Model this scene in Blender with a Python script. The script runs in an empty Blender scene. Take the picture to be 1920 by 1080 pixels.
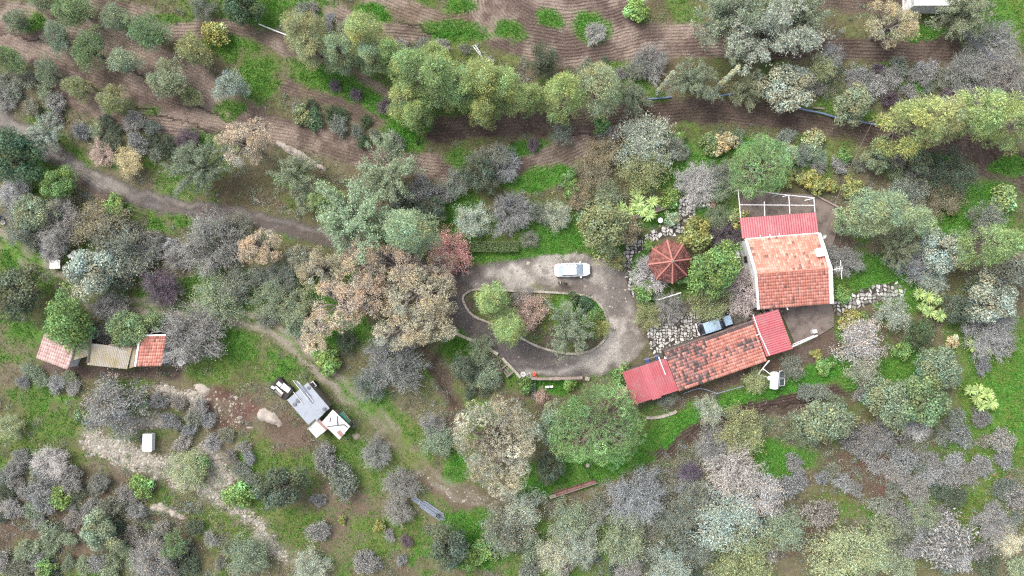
import bpy, bmesh, math, random
import numpy as np
from mathutils import Vector, Matrix

# ------------------------------------------------------------------ camera, sky, sun, exposure
scene = bpy.context.scene
COL = scene.collection
HC = 88.3                 # drone height above the yard, metres
PXM = 14.5                # photograph pixels per metre on the ground
cam_d = bpy.data.cameras.new("drone_camera")
cam_d.sensor_width = 36.0
cam_d.lens = 36.0 * HC / (1920 / PXM)
cam_d.clip_end = 3000
cam = bpy.data.objects.new("drone_camera", cam_d)
cam.location = (0, 0, HC)
COL.objects.link(cam)
scene.camera = cam

SUN_EL, SUN_AZ = math.radians(52), math.radians(-50)      # high soft sun from the upper left
world = bpy.data.worlds.new("World")
scene.world = world
world.use_nodes = True
wn = world.node_tree
bg = wn.nodes["Background"]
sky = wn.nodes.new("ShaderNodeTexSky")
sky.sky_type = 'NISHITA'
sky.sun_disc = False
sky.sun_elevation = SUN_EL
sky.sun_rotation = SUN_AZ
sky.dust_density = 4.0
sky.air_density = 1.0
hs = wn.nodes.new("ShaderNodeHueSaturation")              # thin overcast: the blue is washed out
hs.inputs["Saturation"].default_value = 0.42
wn.links.new(sky.outputs[0], hs.inputs["Color"])
wn.links.new(hs.outputs[0], bg.inputs["Color"])
bg.inputs["Strength"].default_value = 0.15
sun_d = bpy.data.lights.new("sun", 'SUN')
sun_d.energy = 0.85
sun_d.angle = math.radians(20)
sun_d.color = (1.0, 0.975, 0.94)
sun = bpy.data.objects.new("sun", sun_d)
sdir = Vector((math.sin(SUN_AZ) * math.cos(SUN_EL), math.cos(SUN_AZ) * math.cos(SUN_EL), math.sin(SUN_EL)))
sun.rotation_euler = sdir.to_track_quat('Z', 'Y').to_euler()
sun.location = sdir * 150
COL.objects.link(sun)
vs = scene.view_settings
vs.view_transform = 'Standard'
vs.look = 'None'
vs.gamma = 1
vs.use_curve_mapping = False
vs.exposure = 1.93
EXPK = 3.4                # picture brightness of a flat open surface / its albedo
scene.cycles.use_denoising = False      # keeps leaf-sized detail crisp
scene.cycles.filter_width = 1.3
scene.cycles.max_bounces = 6
scene.cycles.diffuse_bounces = 5
scene.cycles.glossy_bounces = 2
scene.cycles.transmission_bounces = 5
scene.cycles.transparent_max_bounces = 4

# ------------------------------------------------------------------ helpers
random.seed(4)
RNG = np.random.default_rng(11)

def lin(c):
    c = c / 255.0
    return c / 12.92 if c <= 0.04045 else ((c + 0.055) / 1.055) ** 2.4

def gc(r, g, b):          # photographed colour of an open flat surface -> albedo
    return tuple(min(0.85, lin(v) / EXPK) for v in (r, g, b))

def P(px, py, z=0.0):     # a point of known height z seen at photograph pixel (px, py)
    k = (HC - z) / HC / PXM
    return Vector(((px - 960) * k, (540 - py) * k, z))

def sstep(a, b, x):
    t = np.clip((x - a) / (b - a + 1e-9), 0, 1)
    return t * t * (3 - 2 * t)

def _hash(ix, iy, seed):
    h = (ix.astype(np.int64) * 374761393 + iy.astype(np.int64) * 668265263 + seed * 974634727) & 0x7fffffff
    h = ((h ^ (h >> 13)) * 1274126177) & 0x7fffffff
    return ((h ^ (h >> 16)) & 0xffff) / 65535.0

def vnoise(x, y, seed=0):
    x = np.asarray(x, float); y = np.asarray(y, float)
    ix = np.floor(x); iy = np.floor(y)
    fx = x - ix; fy = y - iy
    fx = fx * fx * (3 - 2 * fx); fy = fy * fy * (3 - 2 * fy)
    a = _hash(ix, iy, seed); b = _hash(ix + 1, iy, seed)
    c = _hash(ix, iy + 1, seed); d = _hash(ix + 1, iy + 1, seed)
    return (a * (1 - fx) + b * fx) * (1 - fy) + (c * (1 - fx) + d * fx) * fy

def fbm(x, y, seed=0, o=4):
    s = 0.0; a = 0.5; f = 1.0
    for i in range(o):
        s = s + a * vnoise(x * f, y * f, seed + i * 17)
        a *= 0.5; f *= 2.03
    return s / (1 - 0.5 ** o)

def seg_dist(px, py, pts, signed=False):
    best = np.full(px.shape, 1e9); sg = np.zeros(px.shape)
    for (x0, y0), (x1, y1) in zip(pts[:-1], pts[1:]):
        dx, dy = x1 - x0, y1 - y0
        L = dx * dx + dy * dy
        t = np.clip(((px - x0) * dx + (py - y0) * dy) / L, 0, 1)
        ex = px - x0 - t * dx; ey = py - y0 - t * dy
        d = np.sqrt(ex * ex + ey * ey)
        m = d < best
        best = np.where(m, d, best)
        sg = np.where(m, np.sign(dx * ey - dy * ex), sg)
    return best * sg if signed else best

def in_poly(px, py, pts):
    ins = np.zeros(px.shape, bool)
    n = len(pts)
    for i in range(n):
        x0, y0 = pts[i]; x1, y1 = pts[(i + 1) % n]
        if y0 == y1: continue
        c = ((y0 > py) != (y1 > py)) & (px < (x1 - x0) * (py - y0) / (y1 - y0) + x0)
        ins ^= c
    return ins

def poly_sd(px, py, pts):   # positive inside
    d = seg_dist(px, py, list(pts) + [pts[0]])
    return np.where(in_poly(px, py, pts), d, -d)

def set_props(o, label=None, cat=None, group=None, kind=None):
    if label: o["label"] = label
    if cat: o["category"] = cat
    if group: o["group"] = group
    if kind: o["kind"] = kind
    return o

def empty(name, loc=(0, 0, 0), rz=0.0, label=None, cat=None, group=None):
    o = bpy.data.objects.new(name, None)
    o.location = loc; o.rotation_euler = (0, 0, rz)
    o.empty_display_size = 0.3
    COL.objects.link(o)
    return set_props(o, label, cat, group)

def link(name, me, parent=None, loc=None):
    o = bpy.data.objects.new(name, me)
    COL.objects.link(o)
    if parent is not None: o.parent = parent
    if loc is not None: o.location = loc
    return o

def np_mesh(name, verts, quads, mat=None, tint=None, smooth=False, nper=4):
    me = bpy.data.meshes.new(name)
    verts = np.asarray(verts, np.float32); quads = np.asarray(quads, np.int32)
    me.vertices.add(len(verts)); me.vertices.foreach_set("co", verts.ravel())
    nf = len(quads)
    me.loops.add(nf * nper); me.loops.foreach_set("vertex_index", quads.ravel())
    me.polygons.add(nf)
    me.polygons.foreach_set("loop_start", np.arange(0, nf * nper, nper, dtype=np.int32))
    if smooth: me.polygons.foreach_set("use_smooth", np.ones(nf, bool))
    if tint is not None:
        at = me.attributes.new("tint", 'FLOAT_COLOR', 'POINT')
        t = np.ones((len(verts), 4), np.float32); t[:, :3] = tint
        at.data.foreach_set("color", t.ravel())
    me.update(calc_edges=True)
    if mat: me.materials.append(mat)
    return me

class MB:
    """collects polygons in world or local coordinates; build() links them as one mesh object"""
    def __init__(s): s.v = []; s.f = []; s.t = []; s.cur = (1, 1, 1)
    def poly(s, pts, flip=False):
        i = len(s.v); s.v += [tuple(p) for p in pts]; s.t += [s.cur] * len(pts)
        ids = list(range(i, i + len(pts)))
        s.f.append(ids[::-1] if flip else ids)
    def box(s, c, size, rz=0.0, tilt=None):
        M = Matrix.Rotation(rz, 3, 'Z')
        if tilt is not None: M = M @ tilt
        hx, hy, hz = size[0] / 2, size[1] / 2, size[2] / 2
        b = min(hx, hy, hz) * 0.12
        i = len(s.v)
        ring = []
        for z, q in ((-hz, b), (-hz + b, 0), (hz - b, 0), (hz, b)):
            for x, y in ((-hx + q, -hy + q), (hx - q, -hy + q), (hx - q, hy - q), (-hx + q, hy - q)):
                s.v.append(tuple(Vector(c) + M @ Vector((x, y, z)))); s.t.append(s.cur)
        for k in range(3):
            for j in range(4):
                a = i + 4 * k + j; bb = i + 4 * k + (j + 1) % 4
                s.f.append([a, bb, bb + 4, a + 4])
        s.f.append([i + 3, i + 2, i + 1, i]); s.f.append([i + 12, i + 13, i + 14, i + 15])
    def tube(s, pts, r, n=6, r2=None, cap=True):
        pts = [Vector(p) for p in pts]
        m = len(pts); base = len(s.v)
        for k, p in enumerate(pts):
            d = (pts[min(k + 1, m - 1)] - pts[max(k - 1, 0)])
            if d.length < 1e-6: d = Vector((0, 0, 1))
            d.normalize()
            a = d.cross(Vector((0, 0, 1)) if abs(d.z) < 0.9 else Vector((1, 0, 0))).normalized()
            b = d.cross(a)
            rr = r if r2 is None else r + (r2 - r) * k / max(1, m - 1)
            for j in range(n):
                an = 2 * math.pi * j / n
                s.v.append(tuple(p + (a * math.cos(an) + b * math.sin(an)) * rr)); s.t.append(s.cur)
        for k in range(m - 1):
            for j in range(n):
                a0 = base + k * n + j; b0 = base + k * n + (j + 1) % n
                s.f.append([a0, b0, b0 + n, a0 + n])
        if cap:
            s.f.append([base + j for j in range(n)][::-1])
            s.f.append([base + (m - 1) * n + j for j in range(n)])
    def lathe(s, prof, c=(0, 0, 0), n=16):
        base = len(s.v)
        for r, z in prof:
            for j in range(n):
                an = 2 * math.pi * j / n
                s.v.append((c[0] + r * math.cos(an), c[1] + r * math.sin(an), c[2] + z)); s.t.append(s.cur)
        for k in range(len(prof) - 1):
            for j in range(n):
                a0 = base + k * n + j; b0 = base + k * n + (j + 1) % n
                s.f.append([a0, b0, b0 + n, a0 + n])
        s.f.append([base + j for j in range(n)][::-1])
        s.f.append([base + (len(prof) - 1) * n + j for j in range(n)])
    def prism(s, pts, z0, z1):
        """vertical prism over a ground polygon of (x, y)"""
        n = len(pts)
        ar = sum(pts[i][0] * pts[(i + 1) % n][1] - pts[(i + 1) % n][0] * pts[i][1] for i in range(n))
        if ar < 0: pts = pts[::-1]
        z1f = z1 if callable(z1) else (lambda x, y: z1)
        i = len(s.v)
        for p in pts: s.v.append((p[0], p[1], z0)); s.t.append(s.cur)
        for p in pts: s.v.append((p[0], p[1], z1f(p[0], p[1]))); s.t.append(s.cur)
        for j in range(n):
            k = (j + 1) % n
            s.f.append([i + j, i + k, i + n + k, i + n + j])
        s.f.append([i + n + j for j in range(n)]); s.f.append([i + j for j in range(n)][::-1])
    def build(s, name, mat, parent=None, smooth=False, loc=None):
        me = bpy.data.meshes.new(name)
        me.from_pydata(s.v, [], s.f)
        at = me.attributes.new("tint", 'FLOAT_COLOR', 'POINT')
        t = np.ones((len(s.v), 4), np.float32); t[:, :3] = np.array(s.t, np.float32).reshape(-1, 3)
        at.data.foreach_set("color", t.ravel())
        if smooth: me.polygons.foreach_set("use_smooth", np.ones(len(me.polygons), bool))
        me.update()
        if mat: me.materials.append(mat)
        return link(name, me, parent, loc)

# ------------------------------------------------------------------ materials
MATS = {}
def mat(name, col=(0.5, 0.5, 0.5), rough=0.8, var=0.25, scale=3.0, bump=0.15, bscale=30.0, metallic=0.0,
        stain=None, stain_amt=0.0, stain_scale=1.2, tinted=False, spec=0.3, coat=0.0):
    m = bpy.data.materials.new(name); m.use_nodes = True
    nt = m.node_tree; N = nt.nodes; L = nt.links
    b = N["Principled BSDF"]
    b.inputs["Roughness"].default_value = rough
    b.inputs["Metallic"].default_value = metallic
    b.inputs["Specular IOR Level"].default_value = spec
    if coat: b.inputs["Coat Weight"].default_value = coat
    tc = N.new("ShaderNodeTexCoord")
    n1 = N.new("ShaderNodeTexNoise"); n1.inputs["Scale"].default_value = scale; n1.inputs["Detail"].default_value = 5
    L.new(tc.outputs["Object"], n1.inputs["Vector"])
    mr = N.new("ShaderNodeMapRange"); mr.inputs[1].default_value = 0.25; mr.inputs[2].default_value = 0.75
    mr.inputs[3].default_value = 1 - var; mr.inputs[4].default_value = 1 + var
    L.new(n1.outputs[0], mr.inputs[0])
    mul = N.new("ShaderNodeVectorMath"); mul.operation = 'SCALE'
    if tinted:
        at = N.new("ShaderNodeAttribute"); at.attribute_name = "tint"
        mx = N.new("ShaderNodeVectorMath"); mx.operation = 'MULTIPLY'
        mx.inputs[1].default_value = col[:3]
        L.new(at.outputs["Color"], mx.inputs[0]); L.new(mx.outputs[0], mul.inputs[0])
    else:
        mul.inputs[0].default_value = col[:3]
    L.new(mr.outputs[0], mul.inputs["Scale"])
    out = mul.outputs[0]
    if stain is not None:
        n2 = N.new("ShaderNodeTexNoise"); n2.inputs["Scale"].default_value = stain_scale; n2.inputs["Detail"].default_value = 6
        n2.inputs["Roughness"].default_value = 0.65
        L.new(tc.outputs["Object"], n2.inputs["Vector"])
        r2 = N.new("ShaderNodeMapRange"); r2.inputs[1].default_value = 0.62 - 0.3 * stain_amt; r2.inputs[2].default_value = 0.75 - 0.2 * stain_amt
        r2.inputs[3].default_value = 0; r2.inputs[4].default_value = 0.85
        L.new(n2.outputs[0], r2.inputs[0])
        mix = N.new("ShaderNodeMix"); mix.data_type = 'RGBA'
        L.new(r2.outputs[0], mix.inputs[0]); L.new(out, mix.inputs[6]); mix.inputs[7].default_value = (*stain, 1)
        out = mix.outputs[2]
    L.new(out, b.inputs["Base Color"])
    if bump:
        n3 = N.new("ShaderNodeTexNoise"); n3.inputs["Scale"].default_value = bscale; n3.inputs["Detail"].default_value = 4
        L.new(tc.outputs["Object"], n3.inputs["Vector"])
        bp = N.new("ShaderNodeBump"); bp.inputs["Strength"].default_value = bump; bp.inputs["Distance"].default_value = 0.03
        L.new(n3.outputs[0], bp.inputs["Height"]); L.new(bp.outputs[0], b.inputs["Normal"])
    MATS[name] = m
    return m

def leaf_mat(name, rough=0.65, trans=0.3, spec=0.2):
    m = bpy.data.materials.new(name); m.use_nodes = True
    nt = m.node_tree; N = nt.nodes; L = nt.links
    b = N["Principled BSDF"]; out = N["Material Output"]
    b.inputs["Roughness"].default_value = rough; b.inputs["Specular IOR Level"].default_value = spec
    at = N.new("ShaderNodeAttribute"); at.attribute_name = "tint"
    oi = N.new("ShaderNodeObjectInfo")
    mx = N.new("ShaderNodeVectorMath"); mx.operation = 'MULTIPLY'
    L.new(at.outputs["Color"], mx.inputs[0]); L.new(oi.outputs["Color"], mx.inputs[1])
    L.new(mx.outputs[0], b.inputs["Base Color"])
    if trans:
        tr = N.new("ShaderNodeBsdfTranslucent"); ms = N.new("ShaderNodeMixShader")
        ms.inputs[0].default_value = trans
        L.new(mx.outputs[0], tr.inputs["Color"])
        L.new(b.outputs[0], ms.inputs[1]); L.new(tr.outputs[0], ms.inputs[2]); L.new(ms.outputs[0], out.inputs[0])
    return m

M_LEAF = leaf_mat("leaf_foliage")
M_TWIG = leaf_mat("twig_bark", 0.9, 0.0, 0.1)
M_TILE = mat("terracotta_tile", (1.75, 1.72, 1.7), 0.85, 0.12, 9.0, 0.2, 40, tinted=True, stain=gc(170, 110, 95), stain_amt=0.0, stain_scale=2.5)
M_RED = mat("red_metal_sheet", gc(236, 126, 133), 0.55, 0.1, 0.8, 0.03, 20, stain=gc(222, 150, 150), stain_amt=0.45, stain_scale=0.9, spec=0.3, tinted=True)
M_WHITE = mat("white_paint", (0.5, 0.49, 0.475), 0.7, 0.06, 2, 0.08, 25, stain=(0.3, 0.29, 0.275), stain_amt=0.2, stain_scale=1.5)
M_WALL = mat("whitewashed_wall", (0.42, 0.41, 0.4), 0.9, 0.1, 1.0, 0.2, 12, stain=gc(150, 145, 140), stain_amt=0.3)
M_STWALL = mat("rough_stone_wall", gc(128, 118, 108), 0.95, 0.3, 2.5, 0.5, 8, stain=gc(92, 86, 78), stain_amt=0.45)
M_CONC = mat("weathered_concrete", gc(164, 148, 137), 0.92, 0.18, 0.9, 0.25, 14, stain=gc(108, 96, 90), stain_amt=0.4, stain_scale=0.7)
M_KERB = mat("pale_kerb_stone", gc(178, 168, 152), 0.92, 0.2, 3, 0.35, 18, stain=gc(120, 112, 100), stain_amt=0.4, stain_scale=3)
M_STONE = mat("field_stone", (1.3, 1.3, 1.3), 0.92, 0.22, 4, 0.4, 14, tinted=True)
M_ROCK = mat("limestone_rock", gc(226, 212, 198), 0.95, 0.22, 1.2, 0.7, 5, stain=gc(176, 152, 136), stain_amt=0.4, stain_scale=0.8)
M_WOOD = mat("grey_weathered_wood", gc(172, 160, 146), 0.9, 0.2, 6, 0.2, 30)
M_DWOOD = mat("dark_timber", gc(78, 72, 70), 0.9, 0.2, 6, 0.2, 30)
M_ZINC = mat("galvanised_sheet", gc(205, 212, 222), 0.45, 0.07, 1.3, 0.05, 6, stain=gc(150, 155, 165), stain_amt=0.15, stain_scale=2.2, metallic=0.15, spec=0.5)
M_WSHEET = mat("white_metal_sheet", (0.36, 0.355, 0.35), 0.5, 0.05, 1.5, 0.04, 6, stain=gc(190, 160, 145), stain_amt=0.12, stain_scale=1.6)
M_RUST = mat("rusty_iron", gc(176, 132, 122), 0.85, 0.3, 4, 0.3, 20, stain=gc(90, 60, 58), stain_amt=0.4, stain_scale=3)
M_STEEL = mat("dull_grey_steel", gc(196, 206, 224), 0.45, 0.12, 4, 0.1, 20, metallic=0.25)
M_DARK = mat("black_iron", gc(58, 56, 58), 0.6, 0.2, 5, 0.1, 20)
M_BLUE = mat("blue_plastic", gc(112, 140, 214), 0.4, 0.12, 3, 0.02)
M_BPIPE = mat("pale_blue_pipe", gc(150, 175, 215), 0.5, 0.1, 2, 0)
M_GREENSH = mat("green_tarp_sheet", gc(70, 150, 125), 0.6, 0.15, 2, 0.1)
M_CAR = mat("white_car_paint", (0.55, 0.55, 0.55), 0.25, 0.02, 1, 0, spec=0.5, coat=0.6)
M_NAVY = mat("dark_blue_car_paint", gc(50, 55, 75), 0.3, 0.05, 1, 0, spec=0.5, coat=0.5)
M_PALEBLUE = mat("pale_blue_car_roof", (0.19, 0.26, 0.33), 0.3, 0.06, 1.5, 0, spec=0.5, coat=0.5)
M_GLASS = mat("car_glass", (0.13, 0.165, 0.2), 0.08, 0.1, 2, 0, spec=0.8, coat=1.0)  # pale blue base colour has the sky's reflection painted in
M_DGLASS = mat("dark_car_glass", (0.02, 0.022, 0.028), 0.1, 0.1, 2, 0, spec=0.6)
M_TYRE = mat("black_rubber", (0.02, 0.02, 0.02), 0.9, 0.2, 8, 0.1)
M_RIM = mat("grey_alloy", (0.4, 0.4, 0.42), 0.35, 0.05, 5, 0, metallic=0.6)
M_LAMP = mat("clear_headlamp", (0.6, 0.62, 0.65), 0.15, 0.05, 5, 0, coat=1)
M_TAIL = mat("red_tail_lamp", (0.4, 0.02, 0.02), 0.2, 0.05, 5, 0, coat=1)
M_SOLAR = mat("solar_absorber_glass", gc(128, 136, 155), 0.12, 0.15, 3, 0, spec=0.7, coat=0.8)
M_YSHEET = mat("lichen_fibre_cement", gc(222, 212, 198), 0.85, 0.1, 2, 0.15, 25, stain=gc(206, 188, 132), stain_amt=0.7, stain_scale=0.45)
M_POT = mat("terracotta_pot", gc(168, 110, 92), 0.8, 0.15, 5, 0.15)
M_SKIN = mat("skin", (0.17, 0.1, 0.07), 0.6, 0.06, 10, 0)
M_GREYST = mat("grey_roof_stone", gc(150, 152, 158), 0.9, 0.25, 4, 0.3, 14)
M_SLAB = mat("tan_stone_slab", gc(222, 206, 178), 0.9, 0.15, 3, 0.3, 10)
M_BARK = mat("tree_bark", (0.11, 0.09, 0.075), 0.95, 0.3, 8, 0.4, 20)
M_PBARK = mat("pale_bark", gc(188, 176, 165), 0.9, 0.18, 6, 0.25, 20)
M_DIRTBED = mat("paving_joint_soil", gc(88, 80, 72), 0.95, 0.3, 4, 0.4, 16, stain=gc(85, 100, 60), stain_amt=0.3)
# ------------------------------------------------------------------ ground: one sheet, fine in the yard, coarse to the horizon
LOWER = [(844, 617), (938, 671), (972, 706), (1106, 712), (1112, 738), (1060, 800), (950, 815), (850, 770), (795, 690)]
FLATS = [(1270, 540, 330, 260), (1030, 590, 210, 150), (200, 660, 200, 90), (590, 770, 110, 90)]

def gz(X, Y):
    """terrain height in metres at world x, y"""
    X = np.asarray(X, float); Y = np.asarray(Y, float)
    px = 960 + X * PXM; py = 540 - Y * PXM
    fl = np.zeros(X.shape)
    for cx, cy, rx, ry in FLATS:
        d = np.maximum(np.abs(px - cx) - rx, 0) ** 2 + np.maximum(np.abs(py - cy) - ry, 0) ** 2
        fl = np.maximum(fl, 1 - sstep(0, 160, np.sqrt(d)))
    far = sstep(90, 500, np.hypot(X, Y))
    z = (1 - fl) * (fbm(X / 17.0, Y / 17.0, 5, 3) - 0.5) * 1.5 + (1 - fl) * (fbm(X / 2.3, Y / 2.3, 9, 3) - 0.5) * 0.22
    z = z + far * (fbm(X / 160.0, Y / 160.0, 31, 3) - 0.35) * 30
    low = sstep(0, 14, poly_sd(px, py, LOWER))
    return z - 0.9 * low

def gzs(x, y):
    return float(gz(np.array([x]), np.array([y]))[0])

def axis(h, step, far):
    a = np.arange(-h, h + step / 2, step)
    ext = []; p = a[-1]; s = step
    while p < far:
        s *= 1.22; p += s; ext.append(p)
    return np.concatenate([-np.array(ext[::-1]), a, ext])
gx = axis(69, 0.225, 1400); gy = axis(40, 0.225, 1400)
GX, GY = np.meshgrid(gx, gy)
X = GX.ravel(); Y = GY.ravel()
px0 = 960 + X * PXM; py0 = 540 - Y * PXM
wob = 11.0
PX = px0 + (fbm(X / 1.3, Y / 1.3, 41, 3) - 0.5) * wob * 1.6
PY = py0 + (fbm(X / 1.3, Y / 1.3, 57, 3) - 0.5) * wob * 1.6
n_lo = fbm(X / 9, Y / 9, 3, 4); n_mid = fbm(X / 2.2, Y / 2.2, 7, 4); n_hi = fbm(X / 0.7, Y / 0.7, 13, 3)

C = {k: np.array(gc(*v)) for k, v in dict(
    olive=(122, 118, 84), dry=(136, 126, 102), mossy=(112, 122, 66), brown=(118, 100, 86), grass=(112, 158, 68), lush=(88, 162, 56),
    ygrass=(136, 152, 76), soil=(166, 147, 134), dsoil=(120, 103, 94), vdsoil=(97, 81, 75), gravel=(212, 203, 192), dgravel=(110, 103, 101),
    road=(150, 140, 132), rubble=(182, 174, 160), red=(122, 90, 80), concrete=(176, 168, 158), stonegrey=(150, 142, 134), leaflit=(134, 116, 100), track=(170, 160, 144), pdark=(88, 70, 66)).items()}
col = np.empty((len(X), 3))
def mixc(a, b, m): return a * (1 - m[:, None]) + b * m[:, None]
col[:] = C['olive']
col = mixc(col, C['dry'], sstep(0.42, 0.62, n_lo))
col = mixc(col, C['brown'], 0.5 * sstep(0.5, 0.68, fbm(X / 4, Y / 4, 77, 4)))
grassw = 0.75 * sstep(0.5, 0.66, fbm(X / 5.5, Y / 5.5, 91, 4)) + 0.25 * sstep(0.5, 0.7, n_mid)
col = mixc(col, C['mossy'] * 0.5 + C['grass'] * 0.5, np.clip(grassw, 0, 1) * 0.9)
grassw *= 0.65
fur_s = np.zeros(len(X)); fur_v = np.zeros(len(X)); peb = 0.05 + 0.10 * n_mid

def lay(m, c, c2=None, pebble=None, grass=None, keep=0.0):
    global col, peb, grassw
    cc = C[c]
    if c2 is not None:
        t = sstep(0.35, 0.65, n_mid)[:, None]
        cc = cc * (1 - t) + C[c2] * t
    col = col * (1 - m[:, None]) + cc * m[:, None]
    if pebble is not None: peb = peb * (1 - m) + pebble * m
    if grass is not None: grassw = grassw * (1 - m) + grass * m
def near(pts, r):
    xs = [p[0] for p in pts]; ys = [p[1] for p in pts]
    return np.where((px0 > min(xs) - r) & (px0 < max(xs) + r) & (py0 > min(ys) - r) & (py0 < max(ys) + r))[0]
def stroke(pts, w, soft=8):
    m = np.zeros(len(X)); i = near(pts, w + soft + 20)
    d = seg_dist(PX[i], PY[i], pts)
    m[i] = 1 - sstep(w / 2 - soft / 2, w / 2 + soft / 2, d)
    return m
def area(pts, soft=10, crisp=False):
    m = np.zeros(len(X)); i = near(pts, soft + 25)
    d = poly_sd(px0[i] if crisp else PX[i], py0[i] if crisp else PY[i], pts)
    m[i] = sstep(-soft / 2, soft / 2, d)
    return m
def ell(cx, cy, rx, ry, rot=0, soft=0.45):
    m = np.zeros(len(X)); i = near([(cx, cy)], max(rx, ry) * 1.6)
    c, s = math.cos(math.radians(rot)), math.sin(math.radians(rot))
    dx = PX[i] - cx; dy = PY[i] - cy
    u = (dx * c + dy * s) / rx; v = (-dx * s + dy * c) / ry
    r = np.sqrt(u * u + v * v) + (n_mid[i] - 0.5) * 0.9
    m[i] = 1 - sstep(1 - soft, 1 + soft * 0.5, r)
    return m
def furrow(m, guide, strength=1.0):
    global fur_s, fur_v
    i = np.where(m > 0.02)[0]
    d = seg_dist(px0[i], py0[i], guide, True) / PXM
    fur_v[i] = d; fur_s[i] = np.maximum(fur_s[i], m[i] * strength)

def S(pts, w, c='soil', c2='dsoil', st=1.0, soft=9, grass=0.0):
    m = stroke(pts, w, soft) * (0.85 + 0.15 * n_mid)
    lay(m, c, c2, 0.16, grass); furrow(m, pts, st)
# broad dry grassland at the right edge, lower left etc.
lay(ell(1880, 740, 85, 130), 'ygrass', 'grass', 0.02, 0.8)
lay(ell(1560, 930, 70, 34), 'ygrass', 'mossy', 0.03, 0.5)
lay(ell(1820, 950, 80, 70), 'ygrass', 'mossy', 0.03, 0.5)
lay(ell(1870, 40, 80, 60), 'ygrass', 'grass', 0.02, 0.7)
lay(ell(1690, 175, 150, 28, 5), 'mossy', 'dry', 0.05, 0.3)
lay(ell(1640, 890, 70, 60), 'red', 'brown', 0.1, 0.0)
lay(ell(1665, 840, 45, 30), 'red', 'leaflit', 0.1, 0.0)
lay(ell(1520, 1020, 50, 30), 'red', 'brown', 0.1, 0.0)
lay(ell(1260, 915, 35, 45), 'red', 'dsoil', 0.1, 0.0)
lay(ell(1310, 880, 45, 25), 'red', 'dsoil', 0.1, 0.0)
lay(ell(400, 765, 120, 48, 12), 'red', 'leaflit', 0.35, 0.0)
lay(ell(540, 820, 60, 40), 'brown', 'leaflit', 0.3, 0.05)
lay(ell(640, 960, 150, 90), 'dry', 'leaflit', 0.12, 0.25)
lay(ell(1420, 900, 160, 140), 'brown', 'dry', 0.06, 0.05)
lay(ell(150, 980, 240, 90), 'brown', 'leaflit', 0.12, 0.1)
lay(ell(30, 700, 60, 30), 'leaflit', 'dry', 0.2, 0.1)
# orchard soil and ploughed terraces
S([(-40, 40), (40, 75), (95, 130), (150, 180), (230, 220), (340, 232), (450, 232), (560, 252), (650, 282), (740, 305), (850, 318), (960, 318), (1050, 288), (1120, 255), (1200, 236)], 52)
S([(20, 60), (120, 110), (220, 145), (330, 190), (430, 220)], 60)
S([(0, 30), (150, 55), (260, 100), (360, 150), (470, 215)], 60, st=0.8)
S([(150, -10), (260, 28), (330, 58), (430, 52), (500, 68), (560, 98), (620, 130), (700, 168), (760, 200)], 34)
S([(530, 160), (620, 190), (690, 222), (760, 246)], 26, 'leaflit', 'dsoil')
S([(570, -10), (640, 28), (700, 55), (760, 60), (840, 70), (900, 60)], 34)
S([(690, -10), (760, 18), (830, 45), (900, 35), (960, -10)], 40, 'soil', 'leaflit')
cont = [(880, -10), (890, 30), (920, 72), (975, 102), (1060, 116), (1150, 104), (1220, 86), (1310, 84), (1400, 84)]
m = area([(876, -20), (1220, -20), (1200, 45), (1310, 44), (1420, 60), (1420, 104), (1310, 106), (1190, 112), (1060, 126), (985, 114), (925, 92), (885, 50)], 14)
lay(m, 'soil', 'dsoil', 0.14, 0.0); furrow(m, cont, 1.0)
S([(780, 246), (960, 232), (1120, 226), (1250, 212), (1330, 205), (1420, 214), (1500, 228), (1600, 246), (1700, 264), (1820, 280), (1900, 305), (1960, 330)], 46, 'dsoil', 'vdsoil')
S([(1450, 90), (1600, 90), (1790, 96)], 46, 'dsoil', 'vdsoil')
S([(1540, 0), (1640, 8), (1760, 4)], 34, 'dsoil', 'vdsoil', 0.6)
S([(1835, 270), (1845, 315), (1880, 345), (1960, 370)], 30, 'dsoil', 'vdsoil')
S([(1205, 872), (1270, 818), (1340, 782), (1430, 758), (1530, 742), (1600, 730)], 26, 'vdsoil', 'pdark', 0.9)
S([(1250, 862), (1320, 806), (1420, 778), (1540, 760)], 12, 'pdark', 'vdsoil', 0.5)
S([(800, 660), (830, 715), (855, 775), (850, 800)], 30, 'brown', 'dsoil', 0.2)
S([(150, 330), (230, 385), (300, 410)], 26, 'dsoil', 'brown', 0.7)
# earth track through the lower left with two wheel ruts
trk = [(-30, 425), (40, 478), (110, 530), (170, 562), (300, 580), (420, 584), (500, 606), (555, 648), (600, 692), (650, 734), (720, 792), (770, 850), (820, 902), (870, 932), (920, 944), (970, 925), (1010, 890)]
lay(stroke(trk, 50, 26), 'mossy', 'dry', 0.12, 0.4)
off = lambda pts, d: [(x - d * 0.5, y + d * 0.87) for x, y in pts]
lay(stroke(trk, 34, 14) * 0.75, 'dry', 'track', 0.2, 0.1)
for q_ in (9, -9):
    lay(stroke(off(trk, q_), 12, 8) * 0.95, 'track', 'track', 0.3, 0.0)
lay(stroke(trk, 8, 7) * 0.6, 'mossy', 'grass', 0.05, 0.6)
lay(stroke([(740, 830), (800, 890), (860, 930), (920, 946), (975, 920), (1012, 884)], 46, 18), 'leaflit', 'dry', 0.3, 0.02)
for q_ in (8, -8): lay(stroke(off([(700, 775), (740, 825), (800, 885), (860, 926), (920, 942), (970, 922)], q_), 11, 8) * 0.8, 'track', 'dry', 0.35, 0.0)
lay(stroke([(0, 455), (60, 505), (110, 540)], 10, 8), 'dry', 'rubble', 0.4, 0.05)
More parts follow.
